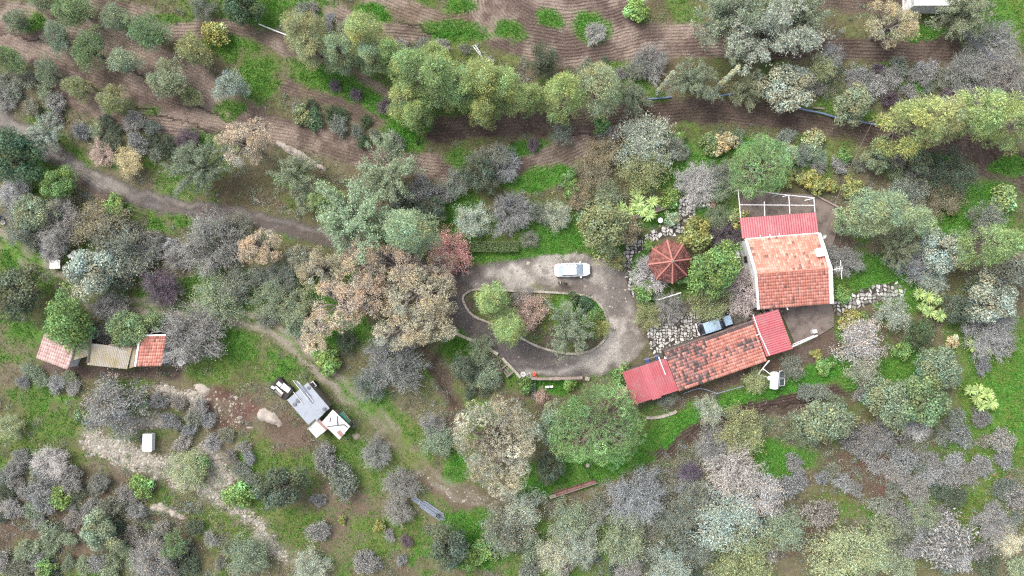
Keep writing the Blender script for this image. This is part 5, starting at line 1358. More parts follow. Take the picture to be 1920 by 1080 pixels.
# ------------------------------------------------------------------ every tree and shrub that can be told apart
GROUPS = dict(O="olive trees on the orchard terraces", N="pines along the ploughed terrace", D="drying gum trees left of the forecourt", I="planting on the forecourt island", B="leafless shrubs", G="garden trees round the house", S="trees on the slope right of the house", T="trees along the left track", L="shrubs in the lower scrub", U="trees at the top edge")
TABLE = """
olive 32 40 25 OLV O|round olive tree beside a bright grass patch at the top left
olive 82 3 24 OLV O|olive tree cut by the top edge, leftmost of the orchard
olive 142 16 38 OLG O|broad green olive tree second along the top left edge
olive 220 36 35 OLV O|grey olive tree third along the top left edge
olive 108 71 29 OLV O|small olive tree right of the bright grass patch, top left
olive 283 61 42 OLG O|large green olive tree left of the yellowish one in the orchard
olive 170 95 36 OLG O|olive tree at the centre of the orchard, left of a similar grey one
olive 90 135 24 OLV O|small olive tree at the lower left of the orchard
olive 236 118 34 SLG O|grey olive tree at the centre right of the orchard
olive 363 95 38 YGR O|yellow tipped olive tree below the mustard bush
olive 18 114 32 OLG O|dark green olive tree cut by the left edge of the picture
olive 148 165 29 YGR O|yellowish olive tree at the lower edge of the orchard
olive 314 148 35 SLG O|grey green olive tree lower right in the orchard
olive 214 188 27 YGR O|small yellow green olive tree lowest in the orchard
olive 432 160 38 SIL O|silvery olive tree at the right end of the orchard
olive 355 180 22 YGR O|small pale olive tree between two larger ones at the orchard end
bush 402 60 25 YEL|round mustard yellow bush at the right of the orchard
half 378 12 28 GGY U|grey shrub cut by the top edge above the orchard
broad 452 10 36 DKG U|dark green tree cut by the top edge right of the orchard
feather 84 256 34 SIL T|silvery tree hiding the gravel road at far left
broad 18 292 52 DKG T|big dark green tree below the road at the left edge
bush 62 318 22 LIM T|lime green bush beside the dark tree at the left edge
broad 112 345 30 GRN T|green tree just below the pale road edge
bare 190 288 24 PNK B|small pinkish bare shrub above the gravel road, upper left
half 243 303 28 YPE B|straw yellow twiggy shrub above the gravel road
bare 345 258 24 PUR B|dark purple shrub in the grass below the orchard
feather 372 312 56 SLG T|wide grey green feathery tree left of the peach coloured one
dry 462 268 46 PEA T|sparse peach coloured tree above the road bend
bare 18 362 34 WHT B|pale bare shrub at the left edge under the dark green tree
broad 62 398 36 SLG T|grey green tree between two pale bare shrubs, far left
bare 24 392 30 LIL B|lilac bare shrub beside the blue barrel
bare 108 420 48 LIL B|large lilac grey bare shrub above the stacked dark planks
bare 96 462 30 WHT B|pale bare shrub directly above the white table
half 36 436 34 GGY B|grey shrub hanging over the grey footpath at the far left
bush 215 386 22 LIM T|lime bush beside the dark soil strip under the road
half 176 424 48 BRN B|dense brown grey shrub right of the big lilac one
half 216 474 58 GGY B|wide grey twiggy shrub in the middle of the left thicket
broad 170 512 46 SIL T|pale silvery evergreen right of the white boxes
bare 276 476 26 LIL B|small lilac bare shrub right of the wide grey one
bare 388 455 58 GRY B|large whitish bare tree with spreading branches, left middle
bare 330 482 26 LIL B|small bare shrub left of the large whitish tree
half 440 430 32 GGY B|grey green twiggy shrub at the road, right of the whitish tree
dry 492 464 36 PEA T|dense peach coloured round tree below the road
bare 296 538 40 PUR B|dark twiggy shrub in the grass above the left track
half 400 560 42 SLG B|greenish twiggy shrub in the grass above the track bend
half 442 536 34 GGY B|small grey green shrub right of the greenish twiggy one
broad 28 546 52 DGR T|big dark blue green tree at the left edge
broad 130 600 49 GRN T|olive green evergreen above the pink tiled shed
bare 200 578 36 LIL B|lilac bare shrub between the two evergreens over the sheds
bare 186 630 24 LIL B|small bare shrub leaning over the corrugated shed roofs
broad 244 616 40 OLG T|green evergreen overhanging the middle shed
broad 294 602 20 OLG T|small green tree left of the big bare tree by the sheds
bare 352 632 58 LIL B|big dense purple grey bare tree right of the orange tiled shed
pine 568 56 37 PIO N|brownish olive pine, first of the row at the upper left
pine 590 92 34 PIO N|brownish pine under the first one of the row
pine 638 98 32 PIG N|grey green pine in the upper row beside the dark soil
pine 684 66 36 PIY N|yellow green pine, upper left of the bright pine group
pine 701 104 30 PIG N|grey pine between the yellow green one and the bright group
pine 732 104 28 PIN N|slim pale pine at the left of the bright group
pine 770 134 42 PIN N|tall bright pine with silvery centre in the middle of the row
pine 758 188 33 PIY N|bright yellow pine hanging over the grass, lowest of the group
pine 814 112 33 PIN N|bright pine at the upper edge of the row
pine 824 150 44 PIN N|large bright green pine in the centre of the row
pine 782 212 28 PIN N|small pine at the lower tip beside the black pole
pine 864 162 42 PIN N|bright pine right of the largest one
pine 908 154 42 PIY N|yellow bright pine in the right half of the row
pine 906 206 31 PIY N|low yellow pine reaching over the dark soil
pine 946 166 37 PIN N|green pine left of the small dark olive by the field
bare 627 160 13 PUR B|small purple bush, left of three in the grass strip
bare 667 176 13 PUR B|small purple bush, middle of three in the grass strip
bare 720 196 15 PUR B|small dark purple bush, right of three in the grass strip
bush 563 216 22 YGR T|yellow green bush in the dark scrub above the ploughed strip
olive 1018 112 33 DGR U|dark grey green olive below the contour ploughed field
pine 974 188 30 PIY N|yellow green pine below the dark olive
pine 998 182 24 PIN N|narrow pine wedged between two bright ones below the field
pine 1057 180 38 PIN N|bright green pine left of the tallest pale one
pine 1122 166 44 LGN N|tall pale green pine with needles drooping over the soil band
feather 1184 184 34 SLG N|grey green tree left of the left cypress
cypress 1247 156 7.5 CYP N|thin leaning cypress spire on the left of the grey tree
feather 1299 156 42 SLG N|bushy grey green tree between the two cypress spires
cypress 1366 144 7.5 CYP N|thin leaning cypress spire on the right of the grey tree
feather 1400 172 34 SLG N|grey green tree right of the right cypress spire
broad 1476 164 48 SIL N|whitish silver tree standing over the ploughed band
feather 1368 34 70 SLG U|left part of the huge silvery trees at the top edge
feather 1442 66 76 SIL U|lower silvery tree of the huge group at the top edge
feather 1502 30 58 SLG U|right silvery tree of the huge group at the top edge
bare 1222 114 34 LIL B|grey lilac shrub above the left cypress
half 1196 128 24 GGY B|small grey shrub left of the grey lilac one above the pines
bush 1193 20 22 LIM U|round light green bush in the field at the top
bare 1117 60 24 WHT B|thin bare tree in the grass island of the ploughed field
bush 1128 233 18 GRN N|dark green patch of leaves at the soil band
bare 1000 272 14 PUR B|dark purple bush in the bright grass by the curved furrows
half 1052 248 22 GGY B|low grey green shrub right of the purple bush
half 1204 262 52 SIL G|wide silvery twiggy tree below the soil band
half 1212 316 50 YGR G|pale yellowish twiggy tree above the stone garden path
half 1130 284 34 BRN G|olive brown tree right of the curved furrows
half 1116 322 34 BRN G|brownish shrub under the olive brown tree
half 1142 256 22 LIL B|lilac twigs at the edge of the soil band above the brown tree
bush 1360 264 26 YPE G|yellow beige bush left of the big round green tree
bush 1334 268 20 OLG G|green bush left of the yellow beige one
scrub 1280 290 13 GGY L|small grey ball bush in the grass above the garden
bush 1277 257 10 LIM G|small bright green bush at the soil band
stone 1424 312 56 STN G|big round bright green tree above the house terrace
bare 1308 346 40 WHT B|pale bare tree at the top of the stone garden path
half 1352 322 26 GGY G|grey twiggy shrub left of the big round tree
half 1346 356 26 SLG G|grey green shrub beside the upper end of the garden path
bare 944 310 36 LIL B|lilac bare shrub left of the curved furrow end
half 922 296 32 GGY B|grey green shrub below the bright grass corner
broad 898 324 36 DGR G|dark green tree under the soil bend
feather 732 322 54 LGN T|pale feathery tree with radiating white branches, upper middle
feather 556 328 42 SLG T|grey green feathery tree below the limestone ledge
feather 664 408 70 PIG T|large soft green tree above the beige gum trees
feather 612 378 38 PIN T|pale yellow green tree left of the large soft green one
pine 770 430 46 PIG T|soft green pine right of the large soft green tree
broad 578 374 24 SLG T|small pale tree over the road edge
broad 810 390 28 DGR G|dark grey green bush above the pinkish red shrub
half 884 414 36 SIL G|silver white shrub above the clipped hedge
bare 960 398 46 LIL B|large lilac bare tree above the lawn
half 1046 404 27 SIL G|silvery green shrub in the lawn above the car
half 994 448 19 GGY G|small grey shrub at the left edge of the lawn
broad 1128 428 50 YGR G|large yellow olive tree right of the white car
broad 1166 428 32 BRN G|brownish tree merged into the large yellow olive one
broad 1150 484 22 YGR G|low branch tree hanging over the forecourt right of the car
bush 1257 372 22 LIM G|lime bush at the end of the stone planting trough
half 1140 368 32 SLG G|grey green shrub left of the yuccas
half 1086 370 24 BRN G|small brownish shrub above the silvery one in the lawn
bush 1066 338 20 GRN G|green bush in the grass under the curved furrows
bush 1307 438 32 YEL G|bright yellow green bush next to the gazebo
broad 1338 506 50 GRN G|big green tree between gazebo and house
broad 1281 514 20 GRN G|small green tree overlapping the gazebo roof
bare 1224 512 36 WPK G|pale pinkish bare shrub left of the gazebo
bush 1210 546 23 LIM G|lime green bush at the right edge of the forecourt
half 1216 592 28 YGR G|grey yellow shrub at the corner of the stone terrace
bare 1254 574 34 GRY G|dark thin bare tree below the gazebo
half 1334 570 42 YGR G|olive yellow tree hanging over the pale blue car
bare 1412 546 54 WPK G|pinkish grey bare tree leaning on the house roof
bare 1362 440 32 PUR G|dark purple bare shrub left of the house
half 1348 408 24 OLV G|olive shrub above the dark purple one
bush 1384 414 20 YEL G|yellow green bush at the left corner of the verandah
pine 922 560 33 PIN I|bright green pine at the left of the island
pine 955 612 30 PIN I|green pine at the lower left of the island
half 992 586 36 PNK I|dry pinkish shrub in the middle of the island
half 980 556 20 GRY I|small grey shrub at the upper kerb of the island
feather 1066 618 48 SLG I|grey green spreading tree at the right of the island
yucca 1062 578 15 LIM I|small spiky agave in the middle of the island
bush 1096 572 18 DKG I|dark leafy plant at the top right of the island
bush 1116 590 16 GRN I|green leafy plant at the right end of the island
bush 1078 560 14 DKG I|dark low plant at the upper kerb of the island
bush 1104 610 16 GRN I|low green plant between grey tree and yellow bush
half 1128 614 18 YEL I|small yellow bush on the right kerb of the island
dry 606 506 44 DRG D|beige gum tree at the upper left of the dry group
dry 680 494 46 PEA D|pinkish gum tree at the top of the dry group
dry 642 572 54 DRY D|wide pinkish gum tree with white limbs at the centre left
dry 598 618 36 PEA D|low pinkish gum tree at the lower left of the dry group
dry 700 550 44 DRY D|gum tree in the middle of the dry group
dry 748 500 44 DRY D|gum tree at the upper right of the dry group
dry 786 548 56 DRG D|large beige gum tree beside the forecourt
dry 758 614 50 DRG D|beige gum tree with white limbs at the bottom of the group
dry 812 602 44 DRG D|beige gum tree touching the forecourt wall
dry 826 508 32 DRY D|small gum tree beside the pinkish red shrub
half 846 474 40 RED D|pinkish red shrub at the upper left of the forecourt
bare 738 682 62 GRY B|large grey bare shrub below the gum trees
half 690 720 34 GGY B|grey twiggy shrub left of the brown footpath
half 648 640 22 DGR L|dark grey shrub under the gum trees
bush 616 676 27 LIM L|lime green round bush beside the track
bush 584 652 14 PEA L|small peach coloured bush by the track
broad 570 486 30 GGY L|dark grey green shrub left of the gum trees
half 550 574 36 SLG L|greenish grey shrub left of the wide gum tree
half 506 560 36 SLG L|grey green shrub in the left thicket near the track
half 530 520 30 GGY L|grey shrub right of the peach coloured round tree
stone 930 830 90 BGE|huge round beige tree in the lower middle
stone 1120 797 84 STN|huge round green umbrella pine below the forecourt
broad 1034 798 34 SLG L|grey green tree between the two huge round trees
broad 1033 876 30 DGR L|dark blue green tree under the huge trees beside the rusty trough
broad 523 914 48 DGR L|large dark grey green tree at the lower left of the track
scrub 608 857 26 LIL L|lilac cushion bush below the metal sheds
scrub 644 906 32 GGY L|wide grey cushion bush left of the bare trees by the track
bare 704 852 32 GRY B|grey bare tree right of the flat beige rock
bare 752 912 34 GRY B|bare tree above the stacked metal strips
bare 748 962 26 GRY B|bare tree left of the stacked metal strips
scrub 597 938 14 LIL L|small lilac bush right of the large dark tree
scrub 597 997 22 LIL L|lilac cushion bush in the lower meadow with yellow flowers
scrub 686 1054 23 LIL L|grey lilac cushion bush at the bottom edge, centre left
scrub 752 1052 12 LIL L|tiny lilac bush right of the cushion bush at the bottom
scrub 730 1004 12 LIL L|tiny lilac bush in the dry meadow
scrub 762 1016 12 PUR L|tiny dark bush in the dry meadow
broad 843 1028 42 DGR L|round grey green tree in the meadow at the bottom centre
bush 712 985 14 YEL L|yellow flowering bush in the meadow
bush 640 975 10 YEL L|small yellow flowering plant in the meadow
half 822 826 32 SLG L|greyish shrub left of the huge beige tree
half 810 798 26 LIL L|lilac shrub between footpath and huge beige tree
bush 900 1040 24 LIM L|patch of bright large leaved plants at the bottom centre
bush 884 1058 18 LIM L|small bright plant at the bottom edge, centre
half 950 998 50 GGY L|grey twiggy shrub at the bottom right of the bright grass
half 982 956 42 SIL L|silvery shrub under the rusty trough
half 1070 974 38 SLG L|pale green shrub directly below the rusty trough
bare 1194 934 60 LIL B|large lilac bare shrub in the lower right thicket
bare 1292 888 24 PUR B|purple bare bush at the red earth
half 1122 958 30 GGY L|dull grey shrub left of the large lilac one
half 1168 1014 46 SLG L|grey green shrub under the large lilac one
half 1392 814 46 YGR L|yellow grey tree by the dark soil path
bare 1378 878 52 WHT B|whitish bare tree in the lower right thicket
bare 1340 840 38 LIL B|lilac bare tree left of the yellow grey one
half 1368 988 62 SIL L|large silver grey shrub at the lower right of centre
half 1428 928 46 WHT L|pale grey shrub right of the whitish bare tree
half 1404 1050 56 YGR L|yellow grey shrub at the bottom edge, right of centre
half 1088 1020 42 SIL L|pale shrub at the bottom, left of the grey green one
bare 1174 1064 30 LIL B|lilac shrub cut by the bottom edge
half 1258 1058 42 SIL L|silvery green shrub cut by the bottom edge
half 1046 1044 36 SIL L|small silvery shrub at the bottom edge
half 1270 980 40 GGY L|dark grey shrub in the middle of the lower thicket
half 1306 1030 34 GGY L|grey shrub between the silvery ones at the bottom
half 1332 772 27 SIL L|silvery shrub in the grass below the annexe
half 1300 940 34 GGY L|grey shrub at the edge of the red earth
broad 1550 792 42 OLV L|dense olive tree right of the dark soil path
broad 1728 748 50 OLG L|large olive green tree below the right yucca group
broad 1666 758 44 OLV L|olive tree left of the large olive green one
half 1512 808 30 OLV L|olive shrub left of the dense olive tree
half 1652 820 36 LIL L|lilac grey shrub above the red earth
bare 1724 796 36 WHT B|thin pale bare tree above the red earth
scrub 1603 917 17 LIL L|round lilac ball bush in the olive meadow
scrub 1541 966 32 LIL L|lilac cushion bush with yellow base in the olive meadow
half 1588 1042 60 LGN L|large pale yellow shrub at the bottom edge right
half 1640 1046 40 LGN L|pale yellow shrub right of the large one at the bottom
half 1478 1000 40 SLG L|grey green shrub at the lower left of the olive meadow
half 1740 974 32 SLG L|grey green shrub right of the red earth
scrub 1774 1014 44 LIL L|large lilac cushion bush at the bottom right
half 1858 986 36 LIL L|pale lilac shrub near the bottom right corner
half 1892 1014 26 DRG L|beige shrub near the bottom right corner
pine 1640 398 47 PIG S|round green pine right of the house
pine 1714 416 30 PIG S|pale pine right of the round green one
pine 1592 420 22 PIG S|small pine between terrace and round green pine
pine 1846 458 44 PIN S|bright green pine on the right slope
feather 1684 464 38 SLG S|feathery grey green tree right of the house
half 1716 492 36 LIL S|lilac twiggy tree behind the feathery one
broad 1768 474 42 SIL S|silver grey tree on the right slope
half 1750 524 30 SIL S|silvery shrub above the rubble path end
bare 1592 490 32 GRY S|bare branches right of the house gable
bush 1580 552 16 LIM S|lime bush at the right corner of the house
half 1680 588 36 SIL S|silver shrub below the rubble path
broad 1794 578 30 DGR S|dark grey green bush right of the yellow yuccas
broad 1858 560 46 SIL S|pale broadleaf tree at the right edge
broad 1890 508 42 GGY S|grey tree at the right edge above the pale one
bare 1858 626 48 LIL S|large lilac bare shrub at the right edge
half 1614 640 42 WHT S|whitish shrub right of the patio
half 1622 692 32 SIL S|pale silvery shrub below the whitish one
broad 1722 622 26 DKG S|dark green bush right of the silver shrub
broad 1762 692 40 OLV S|olive tree above the large olive green one
bush 1787 640 14 YPE S|small yellow bush beside the right yuccas
bush 1692 656 20 LIM S|lime plant in the grass left of the olive tree
bush 1596 602 20 YEL S|yellow green bush right of the patio corner
bush 1620 596 16 GRN S|dark green bush below the rubble path start
broad 1642 300 24 OLV S|olive shrub in the slope above the round green pine
half 1700 372 44 GGY S|grey twiggy shrub above the pale pine
half 1780 372 32 BRN S|brownish shrub at the right grass slope
bush 1884 372 24 PIN S|bright bush on the right edge above the grass
half 1860 408 34 GGY S|grey shrub in the bright grass at the right
half 1876 600 30 GGY S|grey shrub between lilac and pale trees at the right edge
dry 1667 48 48 YPE U|peach and yellow round tree over the top soil strip
feather 1810 18 52 SLG U|grey green tree beside the white roof at the top right
half 1560 106 24 LIL B|lilac bush at the left end of the top soil strip
half 1548 126 27 LGN B|pale yellow shrub under the lilac bush
broad 1597 197 38 SLG S|round silver green bush beside the blue pipe
pine 1716 232 52 PIY N|largest yellow green pine at the upper right
pine 1760 224 40 PIO N|olive pine joined to the largest yellow one
pine 1832 212 48 PIN N|bright pine right of the largest yellow one
pine 1908 232 42 PIN N|bright pine cut by the right edge
half 1794 322 42 DGR S|dark grey bush below the bright pines at the right
bush 1528 260 19 LGN S|pale bush below the ploughed band
half 1503 290 20 GGY S|small grey bush left of a similar one under the band
half 1540 297 16 SLG S|small grey green bush above the yellow bushes
bush 1583 290 16 LIM S|lime bush in the slope right of the big round tree
bush 1527 338 26 YEL S|yellow bush at the top right of the house terrace
bush 1600 352 22 YEL S|yellow bush right of the overhead cable
bush 1558 346 18 YEL S|small yellow bush between two larger yellow ones
bare 1872 78 48 LIL B|lilac bare tree at the top right
bare 1896 138 40 LIL B|lilac bare shrub at the right edge below the top one
bare 1822 128 42 GRY B|grey bare shrub at the right end of the top soil strip
broad 1725 300 26 OLV S|olive bush under the largest yellow pine
bush 1475 330 18 YEL S|small yellow bush touching the big round green tree
broad 1480 290 20 PIG S|small green tree right of the big round one
half 205 770 62 LIL B|wide purple bare shrub in the lower left
bush 155 784 21 OLG L|round green bush in front of the wide purple shrub
bush 265 752 14 OLG L|small green bush at the right end of the wide purple shrub
half 346 882 38 LGN L|pale green round shrub beside the stony patch
bush 372 872 20 LIM L|bright green bush joined to the pale round one
bush 262 912 22 LIM L|light green bush under the stony patch, lower left
bush 442 930 26 LIM L|bright green plant beside the stony strip
bare 90 870 34 WHT B|whitish bare bush in the lower left meadow
half 14 800 26 LGN B|pale green bush at the left edge of the lower meadow
olive 322 1026 27 OLG L|dense green bush in the scrub at the bottom left
broad 185 1000 34 SLG L|grey green bush in the scrub left of the dense green one
half 280 1060 44 LIL B|lilac twiggy shrub cut by the bottom edge at lower left
bush 105 938 20 LIM L|small yellow green plant in the scrub at the left
bush 80 1068 18 LIM L|lime plant at the bottom left corner
half 460 1045 40 SLG L|olive shrub at the bottom edge left of the meadow
half 580 1062 30 SIL L|silvery shrub at the bottom edge with yellow flowers
broad 870 690 26 DGR G|dark green shrub in the hollow left of the wooden steps
half 905 700 30 SLG G|silvery green shrub under the forecourt wall
half 900 655 26 OLV G|shrub in the hollow just below the curved wall
bush 988 722 20 GRN G|bright green plant under the wooden steps
bush 1068 722 14 LIM G|small bright plant behind the straight wall
bush 1172 705 22 GRN G|green leaves at the left end of the annexe
half 1016 746 14 PNK G|small pinkish bush right of the ladder
half 1182 738 26 DRY G|beige twiggy shrub under the red sheet roof corner
bush 1080 765 20 GRN G|dark green plant at the edge of the umbrella pine
half 1420 716 26 YGR G|olive shrub left of the solar heater
half 1484 690 26 GGY G|grey shrub right of the solar heater
bush 1534 665 12 YEL G|small yellow plant on the bank below the patio
bush 1545 690 16 LIM G|bright plant in the grass below the patio
bush 1640 675 14 LIM G|bright leafy plant right of the pale silvery shrub
half 1250 745 20 GGY G|grey plants at the foot of the annexe wall
half 1560 480 22 LIL S|lilac twigs behind the gable of the house
bush 1216 458 11 LIM G|lime plant left of the stone path by the gazebo
bush 1262 410 15 LGN G|pale plant in the garden grass left of the path
half 855 345 30 GGY G|grey shrub above the silver white one
half 790 360 30 LIL G|lilac grey shrub right of the pale feathery tree
half 1010 400 22 GGY G|grey shrub at the right of the large lilac tree
bush 1072 355 18 GRN G|green bush below the grass under the furrow curve
half 1260 278 26 GGY G|grey shrub between silvery tree and grass
half 1385 340 20 SLG G|pale shrub touching the pergola corner
bush 1325 420 14 YEL G|small yellow plant right of the garden path
"""
for row in TABLE.strip().splitlines():
    a, lab = row.split("|"); q = a.split()
    plant(q[0], float(q[1]), float(q[2]), float(q[3]), q[4], lab, GROUPS.get(q[5]) if len(q) > 5 else None)

ORD = ("", "second", "third", "fourth", "fifth", "sixth", "seventh", "eighth", "ninth")
def ordw(k, n, side):
    other = dict(left="right", top="bottom")[side]
    if k == 0: return side + "most"
    if k == n - 1: return other + "most"
    return f"{ORD[k]} from {side}"
for pts, lab, grp in (
    ([(1163, 392, 15), (1178, 398, 15), (1196, 380, 17), (1204, 394, 16), (1216, 404, 14), (1222, 380, 14), (1194, 362, 14), (1152, 396, 13)], "bright spiky yucca head in the cluster by the stone planting trough", "yuccas by the planting trough"),
    ([(1722, 552, 13), (1738, 556, 14), (1754, 562, 13), (1742, 586, 15), (1762, 590, 14), (1728, 576, 11)], "yellow green yucca head in the cluster right of the rubble path", "yuccas right of the rubble path"),
    ([(1820, 648, 13), (1838, 640, 12), (1842, 656, 13)], "yucca head in the small cluster beside the lilac shrub at the right", "yuccas beside the lilac shrub"),
    ([(1818, 732, 13), (1830, 744, 14), (1848, 738, 14), (1854, 754, 14), (1836, 760, 12), (1832, 726, 10)], "yucca head in the cluster beside the yellow grass field", "yuccas by the grass field")):
    pts = sorted(pts)
    for k, (x, y, r) in enumerate(pts): plant("yucca", x, y, r, "YUC", ordw(k, len(pts), "left") + " " + lab, grp, zs=prng.uniform(0.8, 1.1))

NAMED = [(px, py, r, lab) for (px, py, r), lab in zip(PLACED, [q.split("|")[1] for q in TABLE.strip().splitlines()]) if len(lab.split()) <= 9]
CWORD = dict(LIL="lilac", GRY="grey", GGY="dull grey", SLG="grey green", DGR="dark grey", DKG="dark green", PUR="purple", OLV="olive", BRN="brown")
USED = {}
def near_label(x, y, r, colr, grp):
    """names the bush by its colour, size and the described plant it stands beside"""
    for d, a, b, q, lab in sorted(((x - a) ** 2 + (y - b) ** 2, a, b, q, lab) for a, b, q, lab in NAMED)[:6]:
        dx, dy = x - a, y - b
        hx = "left" if dx < 0 else "right"; vy = "upper" if dy < 0 else "lower"
        if abs(dx) > 2.2 * abs(dy): w = hx + " of"
        elif abs(dy) > 2.2 * abs(dx): w = "above" if dy < 0 else "below"
        else: w = vy + " " + hx + " of"
        for size in ("", "small " if r < 15 else "large "):
            t = f"{size}{CWORD.get(colr, 'grey')} scrub bush {w} the {lab}"
            if len(t.split()) <= 16 and t not in USED:
                USED[t] = 1; return t
    return None
def thicket(pts, n, rr_, cols, lab, grp, kinds=("scrub",), sep=0.75):
    xs = [p[0] for p in pts]; ys = [p[1] for p in pts]; done = []; tries = 0
    n = max(3, round(n * 0.66)); rr_ = (rr_[0] * 1.12, rr_[1] * 1.15)
    while len(done) < n and tries < n * 60:
        tries += 1
        x, y = prng.uniform(min(xs), max(xs)), prng.uniform(min(ys), max(ys))
        if not bool(in_poly(np.array([x]), np.array([y]), pts)[0]): continue
        r = prng.uniform(*rr_)
        if any((x - a) ** 2 + (y - b) ** 2 < (sep * (r + q)) ** 2 for a, b, q in done): continue
        done.append((x, y, r)); c = prng.choice(cols)
        plant(prng.choice(kinds), x, y, r, c, near_label(x, y, r, c, grp) or lab, grp, 0.16)
LG = ("LIL", "GRY", "GGY", "LIL")
GG = ("GGY", "SLG", "DGR", "LIL")
thicket([(-10, 920), (90, 900), (200, 915), (300, 975), (420, 1000), (450, 1080), (-10, 1085)], 76, (12, 21), ("LIL", "GGY", "GRY", "SLG", "DGR"), "grey scrub bush in the thicket filling the lower left corner", "scrub in the lower left corner", sep=0.62)
thicket([(-5, 840), (60, 850), (250, 895), (240, 930), (100, 915), (-5, 910)], 16, (12, 20), LG, "grey scrub bush in the strip above the lower left thicket", "scrub strip at lower left", sep=0.7)
thicket([(0, 130), (50, 145), (115, 190), (100, 225), (-5, 205)], 13, (12, 18), ("LIL", "SLG", "GGY"), "grey scrub bush between the left edge and the lowest orchard trees", "scrub left of the orchard")
thicket([(140, 222), (250, 218), (385, 256), (360, 300), (250, 280), (150, 262)], 19, (12, 19), ("GGY", "SLG", "DGR", "LIL"), "grey green scrub bush in the band below the orchard", "scrub band below the orchard", sep=0.68)
thicket([(560, 188), (640, 210), (735, 245), (748, 278), (690, 272), (600, 240), (545, 210)], 17, (11, 19), ("DKG", "DGR", "GGY", "DKG"), "dark green scrub bush in the strip between two ploughed bands", "dark scrub between the ploughed bands")
thicket([(520, 0), (585, 8), (655, 45), (668, 62), (640, 62), (560, 28)], 9, (9, 14), LG, "lilac scrub bush in the line above the brownish pines", "scrub above the pines")
thicket([(820, 66), (860, 78), (935, 100), (925, 125), (850, 100), (740, 90), (740, 66)], 8, (9, 13), LG, "lilac ball bush in the grass between bright pines and field", "ball bushes above the pines")
thicket([(1570, 130), (1690, 120), (1800, 130), (1830, 165), (1780, 185), (1640, 185), (1585, 160)], 30, (11, 19), ("LIL", "GGY", "LIL", "PUR"), "lilac scrub bush in the band below the top right soil strip", "scrub band at upper right", sep=0.66)
thicket([(1800, 130), (1920, 150), (1920, 200), (1830, 180)], 10, (14, 22), ("LIL", "GGY", "SLG"), "grey scrub bush at the right edge above the bright pines", "scrub at the right edge")
thicket([(1470, 120), (1540, 130), (1560, 165), (1490, 175)], 6, (11, 16), LG, "grey scrub bush left of the round silver green bush", "scrub beside the whitish silver tree")
thicket([(1500, 275), (1700, 290), (1760, 340), (1720, 360), (1620, 330), (1500, 310)], 17, (10, 17), ("GGY", "LIL", "SLG", "OLV"), "small grey bush on the slope right of the big round green tree", "bushes on the upper right slope")
thicket([(1590, 830), (1640, 810), (1700, 870), (1760, 860), (1800, 900), (1790, 980), (1700, 990), (1640, 960), (1690, 900), (1620, 870)], 34, (13, 22), ("LIL", "GGY", "LIL", "GRY", "DGR"), "lilac grey scrub bush around the red earth at the lower right", "scrub around the red earth", sep=0.64)
thicket([(1760, 790), (1850, 780), (1900, 860), (1920, 960), (1880, 1000), (1830, 900), (1780, 880)], 22, (13, 21), ("LIL", "GRY", "GGY"), "lilac scrub bush between the yuccas and the lower right corner", "scrub along the grass field", sep=0.68)
thicket([(1480, 860), (1590, 870), (1580, 910), (1500, 900)], 8, (12, 18), LG, "grey scrub bush above the olive meadow", "scrub above the olive meadow")
thicket([(1640, 960), (1760, 985), (1820, 1060), (1700, 1085), (1660, 1030)], 13, (14, 24), GG, "grey scrub bush at the bottom edge right of the pale yellow shrubs", "scrub at the bottom right", sep=0.66)
thicket([(1800, 1020), (1925, 1030), (1925, 1085), (1800, 1085)], 7, (14, 22), GG, "grey scrub bush in the bottom right corner", "scrub in the bottom right corner")
thicket([(930, 1010), (1060, 985), (1200, 970), (1330, 960), (1330, 1085), (930, 1085)], 24, (16, 26), ("GGY", "LIL", "DGR", "SLG"), "grey scrub bush in the undergrowth of the lower thicket", "undergrowth of the lower thicket", sep=0.7)
thicket([(1280, 900), (1330, 870), (1480, 880), (1470, 1040), (1300, 1000)], 14, (15, 24), ("GGY", "LIL", "GRY"), "lilac grey scrub bush under the whitish bare trees", "undergrowth under the whitish trees", sep=0.7)
thicket([(270, 745), (390, 745), (400, 840), (330, 860), (300, 800)], 14, (13, 20), ("LIL", "GGY", "LIL"), "lilac scrub bush on the red bank left of the big boulder", "scrub on the red bank", sep=0.68)
thicket([(405, 790), (480, 830), (470, 900), (430, 870)], 9, (12, 18), LG, "grey scrub bush right of the stony patch", "scrub right of the stony patch")
thicket([(20, 690), (150, 700), (160, 740), (30, 725)], 9, (11, 18), ("GGY", "LIL", "SLG"), "grey scrub bush below the pink tiled shed", "scrub below the pink shed")
thicket([(470, 490), (540, 480), (560, 620), (500, 600)], 9, (13, 20), ("GGY", "SLG", "DGR"), "grey green scrub bush beside the track left of the gum trees", "scrub left of the gum trees")
thicket([(230, 400), (330, 430), (330, 470), (250, 450)], 6, (13, 18), ("LIL", "GGY", "GRY"), "grey scrub bush in the left thicket under the road", "scrub under the road")
thicket([(740, 370), (800, 360), (860, 350), (840, 380), (770, 400)], 6, (12, 17), ("GGY", "LIL", "DGR"), "grey scrub bush right of the large soft green tree", "scrub right of the soft green tree")
thicket([(840, 660), (930, 690), (940, 730), (880, 760), (850, 720)], 10, (11, 18), ("SLG", "DGR", "GGY"), "grey green scrub bush in the hollow below the forecourt wall", "scrub in the hollow")
thicket([(1500, 735), (1620, 700), (1640, 740), (1560, 760)], 7, (11, 17), ("GGY", "OLV", "LIL"), "olive grey bush at the right end of the dark soil path", "bushes at the soil path")
thicket([(1330, 200 + 40), (1400, 245), (1480, 250), (1470, 275), (1340, 262)], 6, (9, 14), ("GGY", "LIL", "OLV"), "small grey bush under the ploughed band above the big round tree", "bushes under the ploughed band")
